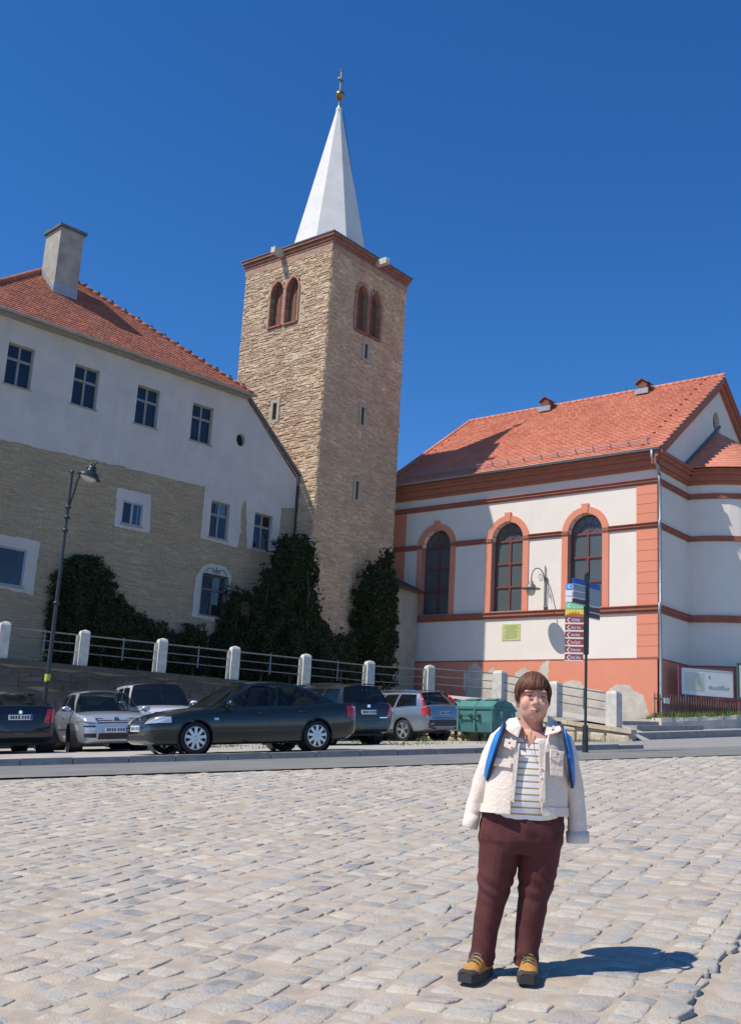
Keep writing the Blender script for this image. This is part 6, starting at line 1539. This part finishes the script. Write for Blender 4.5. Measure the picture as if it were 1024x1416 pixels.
fw = V((-.62, .785, 0)); rr_ = spot(510, 1034.5, 30.2); ctr = rr_-V((fw.y, -fw.x, 0))*(.885-.125)+fw*1.32
make_car(EST, ctr, fw, 'charcoal estate car with roof rails seen from behind next to the saloon')
def det_volvo(s, end, side, body, B, m2):
    def f(sd):
        end([(sd*.62, .78), (sd*.88, .80), (sd*.87, 1.08), (sd*.76, 1.08)], -1, .010, 'tail_light', 'lamp_red'); side(-s.hl+.05, -s.hl+.22, .80, 1.08, sd, .010, 'tail_light', 'lamp_red')
        mb = MB(); mb.tube([V((-s.hl+.15, sd*s.W/2*.85, 1.07)), V((-s.hl+.31, sd*s.W/2*.775, 1.30)), V((-s.hl+.44, sd*s.W/2*.70, 1.47))], [.045, .04, .025], 8); B(mb, 'tail_light', 'lamp_red', body, smooth=True)
        end([(sd*.55, .50), (sd*.80, .50), (sd*.80, .56), (sd*.55, .56)], -1, .016, 'reflector', 'lamp_red')
        end([(sd*.44, .36), (sd*.60, .36), (sd*.60, .42), (sd*.44, .42)], -1, .022, 'exhaust', 'trim_black')
    m2(f); end([(-.92, .40), (.92, .40), (.92, .66), (-.92, .66)], -1, .006, 'bumper', 'trim_grey', nu=12); end([(-.66, .34), (.66, .34), (.56, .46), (-.56, .46)], -1, .016, 'skid_plate', 'skid', nu=10)
    end([(-.62, .70), (.62, .70), (.62, .72), (-.62, .72)], -1, .012, 'tailgate_seam', 'trim_black', nu=10)
VOL = dict(COMMON, name='estate_car', paint='paint_bluegrey', L=4.84, W=1.87, H=1.60, R=.35, rim=.25, wf=1.44, wr=-1.38, spokes=5, spoke_kind='twin',
    plan=[(-2.42, .84), (-2.34, .94), (-2.0, .98), (0, 1), (1.5, .985), (2.0, .94), (2.28, .86), (2.38, .74), (2.42, .58)],
    top=[(-2.42, .95), (-2.37, 1.09), (-2.1, 1.10), (0, 1.03), (1.1, 1.0), (1.7, .95), (2.2, .85), (2.38, .72), (2.42, .6)],
    bot=[(-2.42, .44), (-2.34, .34), (-2.0, .28), (0, .24), (2.0, .24), (2.34, .34), (2.42, .44)],
    ga=1.10, gc=-2.28, rf=.30, rr=-1.92, arc=.045, belt_w=.91, roof_w=.70, panes=[((.05, .09), (.34, .36)), ((.37, .39), (.60, .63)), ((.63, .66), (.90, .94))], seams=[(.95, .02), (-.1, -.02), (-1.05, -.05)], handles=[.12, -.82], sill=.14,
    mirror='paint_bluegrey', handle='paint_bluegrey', arch='trim_grey', details=det_volvo, plates=[(-1, .86)], rails='chrome', glass='car_glass_dark')
fw = V((-.70, .714, 0)); rl_ = spot(559, 1030.5, 35.0); ctr = rl_+V((fw.y, -fw.x, 0))*(.935-.125)+fw*1.38
make_car(VOL, ctr, fw, 'blue grey estate car with dark lower trim parked beside the green waste containers')
# ================================================================== the woman on the square
mat('skin', (.64, .36, .265), (.66, .335, .25), rough=.55, scale=10, bump=.03, spec=.35)
MATS['skin'].node_tree.nodes['Principled BSDF'].inputs['Subsurface Weight'].default_value = .12
MATS['skin'].node_tree.nodes['Principled BSDF'].inputs['Subsurface Radius'].default_value = (.02, .008, .005)
mat('lips', (.45, .16, .15), rough=.4); mat('eye_dark', (.03, .02, .018), rough=.3); mat('brow', (.13, .07, .045), rough=.9); mat('eye_white', (.55, .50, .47), rough=.3)
mat('jacket', (.82, .70, .60), (.78, .655, .56), rough=.88, scale=5, bump=.25, bscale=60)
mat('button_metal', (.30, .16, .10), rough=.4, metal=.5)
mat('trousers', (.100, .023, .022), (.080, .019, .018), rough=.85, scale=8, bump=.2, bscale=140)
mat('shoe_tan', (.52, .26, .055), (.42, .19, .04), rough=.75, scale=30, bump=.2); mat('shoe_dark', (.05, .045, .055), (.03, .03, .03), rough=.8, scale=20); mat('lace', (.16, .16, .12), rough=.9)
mat('strap_blue', (.02, .22, .62), (.015, .17, .50), rough=.6, scale=20); mat('strap_dark', (.02, .02, .045), rough=.7)
# striped shirt: bands across z
sm = mat('shirt', (.82, .80, .78), rough=.9); nt = sm.node_tree; N = nt.nodes; L = nt.links; b = N['Principled BSDF']
tc = N.new('ShaderNodeTexCoord'); sx = N.new('ShaderNodeSeparateXYZ'); L.new(tc.outputs['Object'], sx.inputs[0])
ml = N.new('ShaderNodeMath'); ml.operation = 'MULTIPLY'; ml.inputs[1].default_value = 1/.0325; L.new(sx.outputs['Z'], ml.inputs[0])
frc = N.new('ShaderNodeMath'); frc.operation = 'FRACT'; L.new(ml.outputs[0], frc.inputs[0])
rp = N.new('ShaderNodeValToRGB'); rp.color_ramp.interpolation = 'CONSTANT'; L.new(frc.outputs[0], rp.inputs[0])
e = rp.color_ramp.elements; e[0].position = 0; e[0].color = (.84, .82, .80, 1); e[1].position = .60; e[1].color = (.40, .22, .12, 1)
q_ = e.new(.74); q_.color = (.55, .42, .16, 1); q_ = e.new(.86); q_.color = (.84, .82, .80, 1)
L.new(rp.outputs[0], b.inputs['Base Color'])

PY = 5.80
PR = V((.78, PY, z_plaza(.78, PY)))
person = thing('person', PR, 'woman in cream jacket, striped top and maroon trousers standing on the cobbles', 'person')
def pp(x, y, dy=0.0): q = at(x, y, PY); return V((q.x, PY+dy, q.z))       # a photo point in her frontal plane
M_ = 1/ (F/ (PY*1.0)) * 1.015                                            # metres per photo pixel there
def ell(cx, cy, hwx, dep, n=20, yc=0.0, sq=2.3):                           # a horizontal ring (pixels for x, metres deep)
    c = pp(cx, cy, yc); out = []
    for k in range(n):
        a = 2*math.pi*k/n; ca, sa = math.cos(a), math.sin(a)
        out.append(V((c.x+hwx*M_*math.copysign(abs(ca)**(2/sq), ca), c.y+dep*math.copysign(abs(sa)**(2/sq), sa), c.z)))
    return out
def tilt_ring(c, ax, rx, ry, n=16):                                        # ring across an axis
    ax = V(ax).normalized(); s_ = V((0, 1, 0)); s_ = (s_-ax*s_.dot(ax)).normalized(); r_ = s_.cross(ax).normalized()
    return [V(c)+r_*(rx*math.cos(2*math.pi*k/n))+s_*(ry*math.sin(2*math.pi*k/n)) for k in range(n)]
def limb(pts, n=16):                                                       # (x,y,dy,half width px, half depth m)
    P = [pp(p[0], p[1], p[2]) for p in pts]; R_ = []
    for i, p in enumerate(pts):
        t = P[min(i+1, len(P)-1)]-P[max(i-1, 0)]; R_.append(tilt_ring(P[i], t, p[3]*M_, p[4], n))
    return R_
def displace(me, fn):
    n = len(me.vertices); co = np.empty(n*3, np.float32); no = np.empty(n*3, np.float32)
    me.vertices.foreach_get('co', co); me.vertices.foreach_get('normal', no); co = co.reshape(-1, 3); no = no.reshape(-1, 3)
    me.vertices.foreach_set('co', np.array([tuple(V(c)+fn(V(c), V(q))) for c, q in zip(co, no)], np.float32).ravel()); me.update()
def remesh(mb, voxel, name, material, parent, smooth_it=6, disp=None, smooth_f=.5):
    me = mb.mesh(name); recalc(me); o = bpy.data.objects.new('tmp', me)
    r_ = o.modifiers.new('r', 'REMESH'); r_.mode = 'VOXEL'; r_.voxel_size = voxel
    if smooth_it: sm_ = o.modifiers.new('s', 'SMOOTH'); sm_.iterations = smooth_it; sm_.factor = smooth_f
    me2 = bake(o)
    if disp:
        displace(me2, disp)
    return link(name, me2, material, parent, smooth=True)
HX, HY = 736, 967                                                          # head centre in the photo
hc_ = pp(HX, HY, -.02)
# --- body: head, neck, trunk, arms and legs as one surface
mb = MB()
mb.ball(hc_+V((0, .02, .015)), .078, .096, .110, 24, 16)                   # skull
mb.ball(hc_+V((0, -.022, -.050)), .073, .070, .080, 20, 14)                # jaw
mb.ball(hc_+V((0, -.050, -.098)), .034, .032, .026, 14, 10)                # chin
for sx_ in (-1, 1):
    mb.ball(hc_+V((sx_*.040, -.054, -.030)), .036, .032, .040, 14, 10)     # cheeks
    mb.ball(hc_+V((sx_*.080, .012, -.012)), .012, .022, .034, 10, 8)       # ears
    mb.ball(hc_+V((sx_*.034, -.070, .034)), .030, .016, .012, 12, 8)       # brow ridge
mb.ball(hc_+V((-.002, -.100, -.012)), .013, .016, .024, 12, 8); mb.ball(hc_+V((-.002, -.108, -.026)), .0165, .016, .013, 12, 8)   # nose
for sx_ in (-1, 1): mb.ball(hc_+V((-.002+sx_*.013, -.098, -.029)), .009, .011, .009, 10, 6)
mb.ball(hc_+V((0, -.082, -.066)), .030, .018, .020, 14, 8)                 # mouth mound
mb.tube([hc_+V((0, .03, -.06)), hc_+V((-.002, .03, -.13)), pp(735, 1012, .02), pp(735, 1030, .03)], [.062, .060, .070, .10], 20)
mb.loft([ell(735, 1012, 22, .07), ell(735, 1022, 40, .09), ell(733, 1045, 42, .11), ell(728, 1085, 40, .115), ell(725, 1120, 42, .115), ell(722, 1150, 42, .11), ell(720, 1165, 36, .08)])
mb.loft(limb([(694, 1022, .01, 12, .05), (680, 1050, .02, 12, .045), (664, 1095, .03, 9, .04), (653, 1130, .02, 7, .03), (651, 1140, .02, 7, .022)])); mb.loft(limb([(777, 1025, .01, 12, .05), (787, 1055, .02, 11, .045), (797, 1105, .03, 9, .04), (799, 1145, .02, 7, .03), (799, 1158, .02, 7, .022)]))
mb.loft(limb([(694, 1160, 0, 20, .085), (684, 1230, 0, 15, .07), (674, 1280, 0, 12, .055), (666, 1318, 0, 11, .05), (664, 1336, .01, 10, .05)])); mb.loft(limb([(744, 1160, 0, 20, .085), (738, 1230, 0, 15, .07), (732, 1280, 0, 12, .055), (728, 1318, 0, 11, .05), (727, 1338, .01, 10, .05)]))
body = remesh(mb, .006, 'body', 'skin', person, smooth_it=9)
# face
for sx_ in (-1, 1):
    ec = hc_+V((-.001+sx_*.033, -.0855, .008))
    mb = MB(); mb.ball(ec, .0125, .006, .0032, 14, 8); ey = mb.build('eye', 'eye_white', body, smooth=True)
    mb = MB(); mb.ball(ec+V((0, -.003, 0)), .0055, .005, .0036, 12, 8); mb.build('iris', 'eye_dark', ey, smooth=True)
    mb = MB(); mb.tube([ec+V((x, -.0055+abs(x)*.15, .0052-x*x*14)) for x in np.linspace(-.016, .016, 7)], [.001, .0018, .0022, .0022, .0022, .0018, .001], 6); mb.build('eyelid', 'eye_dark', ey, smooth=True)
    mb = MB(); mb.tube([ec+V((x, -.003+abs(x)*.35, .021-x*x*9+sx_*x*.06)) for x in np.linspace(-.021, .021, 7)], [.001, .002, .0026, .0026, .0024, .002, .001], 6); mb.build('eyebrow', 'brow', body, smooth=True)
    mb = MB(); mb.ball(hc_+V((-.002+sx_*.008, -.113, -.033)), .0035, .003, .0025, 8, 6); mb.build('nostril', 'eye_dark', body)
mc = hc_+V((-.001, -.0985, -.066))
mb = MB(); mb.tube([mc+V((x, abs(x)*.45, .0015+abs(x)*.12)) for x in np.linspace(-.024, .024, 9)], [.001, .003, .0042, .0048, .0042, .0048, .0042, .003, .001], 8); mb.tube([mc+V((x, abs(x)*.45+.001, -.008+abs(x)*.22)) for x in np.linspace(-.020, .020, 9)], [.001, .0035, .0052, .006, .0062, .006, .0052, .0035, .001], 8); mb.build('lips', 'lips', body, smooth=True)
mb = MB(); mb.tube([mc+V((x, abs(x)*.45-.0035, -.0028+abs(x)*.20)) for x in np.linspace(-.026, .026, 9)], .0014, 6); mb.build('mouth_line', 'eye_dark', body, smooth=True)
# hair: short brown cut with a swept fringe, as overlapping locks
mat('hair', (.1, .05, .03), None, rough=.5, spec=.3, rnd=[(.060, .022, .012), (.12, .044, .022), (.17, .068, .034), (.085, .031, .016), (.20, .085, .044), (.10, .037, .019)])
mb = MB(); rg = random.Random(4); part = V((.025, -.035, .128))
def scalp(th, ph):                                     # th round the head (0 = image right), ph down from the crown
    z = math.cos(ph)*.120 if ph < 1.5 else .0085-(ph-1.5)*.125
    r_ = math.sin(min(ph, 1.5))*(1-.26*max(0, ph-1.45)); return V((math.cos(th)*.092*r_, math.sin(th)*(.101 if math.sin(th) < 0 else .106)*r_, z))
for i in range(1500):
    th = rg.uniform(0, 2*math.pi); c_, s_ = math.cos(th), math.sin(th)
    f_ = max(0, -s_)                                    # 1 at the very front
    if f_ > .66: e_ = 1.33+.16*(-c_)+rg.uniform(-.10, .06)          # fringe, longer towards image left
    elif f_ > .30: e_ = 1.48+rg.uniform(-.15, .12)
    elif s_ < .25: e_ = 1.90+rg.uniform(-.22, .12)
    else: e_ = 2.0+rg.uniform(-.2, .1)
    p0 = rg.uniform(0, .75)*e_*.8; sw = (.55 if f_ > .5 else .18)*(-1)*rg.uniform(.4, 1.1)
    lift = rg.uniform(-.003, .006); P = []
    for k in range(6):
        t = k/5; ph = p0+(e_-p0)*t; q = scalp(th-sw*(1-t)*.6, ph); q = q*(1+lift/.1)
        if t > .8 and f_ <= .3: q += V((c_*.004*rg.uniform(-1, 1.8), s_*.004, 0))
        P.append(hc_+V((0, .014, .020))+q)
    w_ = rg.uniform(.0030, .0062); mb.tube(P, [w_*.8, w_, w_*1.1, w_, w_*.75, .0006], 4, rnd=rg.random())
mb.ball(hc_+V((0, .040, .030)), .086, .085, .102, 24, 14, rnd=.1)
hair = mb.build('hair', 'hair', person, smooth=True)
# --- top
mb = MB(); mb.loft([ell(735, 1010, 23, .060, yc=.005), ell(735, 1018, 36, .088), ell(733, 1032, 44, .112), ell(731, 1060, 45, .128, yc=-.008), ell(727, 1095, 46, .138, yc=-.012), ell(724, 1118, 49, .140, yc=-.012), ell(722, 1132, 51, .135)], caps=False)
o = bpy.data.objects.new('tmp', mb.mesh('top')); ss = o.modifiers.new('s', 'SUBSURF'); ss.levels = 3; ss.render_levels = 3; me = bake(o)
bm = bmesh.new(); bm.from_mesh(me); vx = pp(727, 1033)                     # open V neck at the front
kill = [f for f in bm.faces if (lambda c: c.y < PY-.02 and c.z > vx.z+1.15*abs(c.x-vx.x))(f.calc_center_median())]
bmesh.ops.delete(bm, geom=kill, context='FACES'); bm.to_mesh(me); bm.free()
displace(me, lambda p, n: n*(.004*noise.noise(V((p.x*12, p.y*8, p.z*9)))))
link('striped_top', me, 'shirt', person, smooth=True)
# --- trousers
def folds(p, n):
    f = noise.noise(V((p.x*9, p.y*7, p.z*8)))*.007+noise.noise(V((p.x*20+3, p.y*18, p.z*24)))*.0015
    kn = math.exp(-((p.z-(PR.z+.44))/.09)**2)+.8*math.exp(-((p.z-(PR.z+.08))/.07)**2)+.6*math.exp(-((p.z-(PR.z+.74))/.07)**2)
    f += kn*.0035*math.sin(p.z*70+p.x*42+5*noise.noise(V((p.x*9, p.y*9, p.z*7))))
    return n*f
mb = MB()
mb.loft([ell(723, 1122, 54, .128), ell(722, 1140, 55.5, .138), ell(720, 1162, 56, .140), ell(718, 1180, 50, .118)])
mb.loft(limb([(692, 1165, 0, 27, .115), (688, 1190, 0, 25.5, .108), (685, 1212, 0, 23.5, .100), (679, 1245, 0, 18.6, .084), (671, 1285, 0, 16.4, .072), (667, 1312, 0, 16.2, .074), (665, 1332, .005, 17.2, .078)], 20)); mb.loft(limb([(746, 1165, 0, 28, .115), (744, 1190, 0, 26.5, .108), (742, 1212, 0, 24.5, .100), (736, 1245, 0, 19.6, .084), (731, 1285, 0, 17.0, .074), (728, 1314, 0, 15.8, .074), (727, 1335, .005, 16.4, .078)], 20))
remesh(mb, .0055, 'trousers', 'trousers', person, smooth_it=4, disp=folds)
# --- jacket: two fronts and a back as one shell open at the front, sleeves hanging
def jfold(p, n):
    f = noise.noise(V((p.x*10, p.y*8, p.z*6)))*.0045+noise.noise(V((p.x*30, p.y*24, p.z*16)))*.001
    return n*f
def shell(rows, opening, n=44):
    """rows: (y px, centre px, half width px, depth, y shift); opening: per row (left edge px, right edge px) at the front"""
    P = []; m_ = len(rows)
    for (yy, cx, hwx, dep, yc), (lo, ro) in zip(rows, opening):
        # start at the right edge of the gap (image right), run round the back to the left edge
        fx = lambda px: max(-.999, min(.999, (px-cx)/hwx))
        a0 = -math.acos(fx(ro)); a1 = -math.acos(fx(lo))-0; a1 = a1+2*math.pi if a1 < a0 else a1
        A0 = a0; A1 = (2*math.pi-math.acos(fx(lo)))
        c = pp(cx, yy, yc)
        for k in range(n+1):
            a = A0+(A1-A0)*k/n; P.append(V((c.x+hwx*M_*math.copysign(abs(math.cos(a))**(2/2.35), math.cos(a)), c.y+dep*math.copysign(abs(math.sin(a))**(2/2.35), math.sin(a)), c.z)))
    mb = MB(); mb.add(P, [(j*(n+1)+k, j*(n+1)+k+1, (j+1)*(n+1)+k+1, (j+1)*(n+1)+k) for j in range(m_-1) for k in range(n)]); return mb
rows = [(1003, 736, 34, .085, .02), (1010, 736, 46, .108, .01), (1022, 734, 53, .126, 0), (1045, 731, 55, .140, -.002), (1070, 728, 55, .150, -.006), (1095, 726, 55, .156, -.008), (1115, 724, 56, .158, -.008), (1124, 723, 57, .158, -.008)]
opens = [(716, 757), (714, 752), (713, 747), (714, 741), (711, 738), (707, 737), (704, 737), (703, 737)]
sh = shell(rows, opens); me = sh.mesh('jacket'); o = bpy.data.objects.new('tmp', me)
ss = o.modifiers.new('s', 'SUBSURF'); ss.levels = 2; ss.render_levels = 2; sd_ = o.modifiers.new('d', 'SOLIDIFY'); sd_.thickness = .010; sd_.offset = 1
me2 = bake(o)
displace(me2, jfold)
me2.update(); jacket = link('jacket', me2, 'jacket', person, smooth=True)
def sleeve_disp(p, n): return n*(noise.noise(V((p.x*16, p.y*12, p.z*7)))*.007+noise.noise(V((p.x*30, p.y*24, p.z*22)))*.0025)
for nm, pts, cuff in (('sleeve', [(701, 1012, .01, 11, .056), (690, 1022, .01, 13.5, .066), (679, 1048, .012, 13.2, .066), (667, 1083, .015, 12.6, .060), (657, 1113, .015, 11, .052), (649, 1143, .01, 8.8, .042)], (655, 1118, 649, 1145, 9.8, .047)),
                      ('sleeve', [(768, 1014, .01, 11, .056), (779, 1025, .01, 13.5, .066), (787, 1052, .012, 13.4, .066), (793, 1088, .015, 13, .060), (797, 1123, .015, 12.6, .055), (799, 1163, .01, 12.4, .050)], (798, 1143, 799, 1166, 14, .054))):
    mb = MB(); mb.loft(limb(pts, 20)); sl_o = remesh(mb, .007, nm, 'jacket', jacket, smooth_it=8, disp=sleeve_disp)
    mb = MB(); a = pp(cuff[0], cuff[1], .012); b_ = pp(cuff[2], cuff[3], .012); ax = b_-a
    mb.loft([tilt_ring(a.lerp(b_, t), ax, cuff[4]*M_*k, cuff[5]*k, 24) for t, k in ((.3, .9), (.3, 1.08), (.95, 1.06), (1.0, 1.0), (1.0, .8))], caps=False); mb.build('cuff', 'jacket', sl_o, smooth=True)
# collar flaps, waistband, pockets, placket, buttons
def flap(px, dy, th, name, parent, material='jacket'):
    P = [pp(x, y, d_) for (x, y), d_ in zip(px, dy)]; mb = MB(); nrm = (P[1]-P[0]).cross(P[2]-P[0]).normalized(); nrm = nrm if nrm.y < 0 else -nrm
    n_ = len(P); c = sum(P, V((0, 0, 0)))/n_
    mb.add([p for p in P]+[p+nrm*th*.6 for p in P]+[c+(p-c)*.9+nrm*th for p in P], [(k, (k+1) % n_, n_+(k+1) % n_, n_+k) for k in range(n_)]+[(n_+k, n_+(k+1) % n_, 2*n_+(k+1) % n_, 2*n_+k) for k in range(n_)]+[tuple(range(2*n_, 3*n_))]); me_ = mb.mesh(name); recalc(me_)
    return link(name, me_, material, parent)
flap([(714, 993), (717, 1006), (711, 1021), (699, 1013), (692, 1005), (703, 995)], [-.03, -.10, -.135, -.12, -.09, -.02], .010, 'collar', jacket)
flap([(757, 990), (753, 1003), (748, 1018), (764, 1014), (776, 1008), (771, 999)], [-.03, -.10, -.135, -.13, -.10, -.02], .010, 'collar', jacket)
flap([(693, 1022), (709, 1025), (707, 1034), (702, 1038), (691, 1033)], [-.125, -.142, -.148, -.148, -.132], .008, 'pocket_flap', jacket)
flap([(753, 1036), (773, 1040), (771, 1050), (763, 1055), (752, 1048)], [-.148, -.138, -.140, -.146, -.152], .008, 'pocket_flap', jacket)
flap([(752, 1048), (772, 1050), (771, 1074), (753, 1072)], [-.150, -.138, -.144, -.154], .004, 'pocket', jacket)
flap([(678, 1047), (702, 1050), (700, 1062), (676, 1058)], [-.110, -.148, -.150, -.112], .003, 'pocket', jacket)
flap([(738, 1026), (747, 1022), (746, 1060), (746, 1108), (738, 1110)], [-.150, -.146, -.160, -.168, -.170], .004, 'placket', jacket)
flap([(713, 1028), (705, 1030), (703, 1065), (697, 1105), (704, 1108)], [-.142, -.140, -.152, -.160, -.164], .004, 'placket', jacket)
for x, y, d_ in ((698, 1028, -.155), (763, 1043, -.158), (714, 1012, -.125), (757, 1010, -.138)):
    mb = MB(); mb.ball(pp(x, y, d_-.004), .006, .004, .006, 10, 6); mb.build('button', 'button_metal', jacket, smooth=True)
for k in range(5):
    mb = MB(); mb.ball(pp(741, 1062+k*13, -.166), .006, .004, .006, 10, 6); mb.build('button', 'jacket', jacket, smooth=True)
mb = MB(); rw_ = [ (1113, 724, 57.2, .163, -.008), (1125, 723, 58.5, .164, -.008)]
sh = shell(rw_, [(704, 737), (703, 737)]); sh.build('waistband', 'jacket', jacket, smooth=True)
# necklace
mb = MB(); mb.tube([pp(720, 1008, -.085), pp(722, 1024, -.115), pp(725, 1036, -.150), pp(728, 1024, -.12), pp(731, 1010, -.09)], .0018, 5); mb.build('necklace', 'gold', person, smooth=True)
# --- shoes
for cx, by, ang in ((656, 1352, -.50), (724, 1356, -.22)):
    g0 = on_ground(cx, by-6, z_plaza); gz = z_plaza(g0.x, PY)+.012; bx = pp(cx+6, by).x
    M3 = Matrix.Rotation(ang, 3, 'Z'); o_ = V((bx, PY-.03, gz))
    def sp_(x, y, z): return o_+M3 @ V((x, y, z))
    # toe points to the camera (-y)
    prof = [(-.185, .030, .030, .030), (-.170, .043, .046, .030), (-.125, .050, .062, .032), (-.07, .048, .082, .034), (-.02, .043, .105, .036), (.03, .041, .118, .036), (.075, .038, .118, .034), (.10, .026, .100, .030)]
    rings = []
    for y, hw_, top_, _ in prof:
        rings.append([sp_(hw_*math.cos(a)*(1 if math.sin(a) > -.2 else 1.02), y, .018+max(0, (top_-.018))*max(0, math.sin(a))**.8 if math.sin(a) > 0 else .018+.0*math.sin(a)) for a in np.linspace(0, math.pi, 13)]+[sp_(-hw_*.9, y, .010), sp_(hw_*.9, y, .010)])
    mb = MB(); mb.loft(rings); me_ = mb.mesh('shoe'); recalc(me_); shoe = link('shoe', me_, 'shoe_tan', person, smooth=True)
    mb = MB(); rings = []
    for y, hw_, top_, _ in prof: rings.append([sp_(sx_*hw_*1.08, y*1.03, z) for sx_, z in ((-1, -.012), (1, -.012), (1.02, .026), (-1.02, .026))])
    mb.loft(rings); mb.build('sole', 'shoe_dark', shoe)
    mb = MB(); rings = []
    for y, hw_, top_, _ in [(-.192, .030, .034, 0), (-.176, .046, .042, 0), (-.160, .050, .046, 0), (-.150, .0512, .048, 0)]:
        rings.append([sp_(hw_*1.03*math.cos(a), y, .02+(top_-.016)*max(0, math.sin(a))**.8*.95) for a in np.linspace(0, math.pi, 11)])
    mb.loft(rings, closed=False, caps=False); mb.build('toe_cap', 'shoe_dark', shoe, smooth=True)
    for k in range(4):
        y = -.098+k*.026; z = .074+k*.012; mb = MB(); mb.tube([sp_(-.030, y, z-.012), sp_(-.012, y+.006, z+.006), sp_(.012, y-.004, z+.006), sp_(.030, y, z-.012)], .0045, 6); mb.build('lace', 'lace', shoe, smooth=True)
    mb = MB(); mb.ball(sp_(0, .085, .06), .036, .022, .045, 12, 8); mb.build('heel_patch', 'shoe_dark', shoe, smooth=True)
# --- backpack, worn: straps over the shoulders and the bag behind her
pack = thing('backpack', pp(735, 1060, .20), 'blue backpack on the back of the woman, its straps over her shoulders', 'backpack')
mb = MB(); mb.loft([ell(733, 1015, 30, .05, yc=.20), ell(733, 1030, 38, .09, yc=.22), ell(731, 1070, 40, .10, yc=.23), ell(729, 1105, 36, .08, yc=.22), ell(729, 1112, 28, .05, yc=.21)]); mb.build('bag', 'strap_blue', pack, smooth=True)
def strap(path, w_, name, material, parent, lift=.0):
    P = smooth_path([pp(x, y, d_-lift) for x, y, d_ in path], 6); mb = MB(); rings = []
    for i, p in enumerate(P):
        t = (P[min(i+1, len(P)-1)]-P[max(i-1, 0)]).normalized(); rad = V((p.x-pp(733, 1040).x, p.y-PY-.02, 0)).normalized(); sd_ = t.cross(rad).normalized(); nrm = sd_.cross(t).normalized()
        rings.append([p+sd_*w_*a+nrm*.006*b for a, b in ((-1, -1), (1, -1), (1, 1), (-1, 1))])
    mb.loft(rings); return mb.build(name, material, parent)
for path, nm in (([(697, 1003, .10), (694, 1004, -.04), (688, 1012, -.100), (682, 1026, -.118), (677, 1042, -.112), (673, 1058, -.090), (671, 1075, -.04)], 0), ([(768, 1004, .10), (771, 1005, -.05), (774, 1015, -.125), (777, 1030, -.142), (780, 1046, -.138), (783, 1064, -.118), (788, 1085, -.05)], 1)):
    st = strap(path, .026, 'strap', 'strap_dark', pack, .006); strap([(x-1.5 if nm == 0 else x+1, y, d_) for x, y, d_ in path[1:]], .017, 'strap_panel', 'strap_blue', st, .0125)
p_ = pp(780, 1046, -.165); mb = MB(); mb.obox(p_, V((.016, .004, 0)), V((0, .005, 0)), V((0, 0, .012))); mb.build('buckle', 'strap_blue', pack)
bpy.data.scenes.remove(_ts)
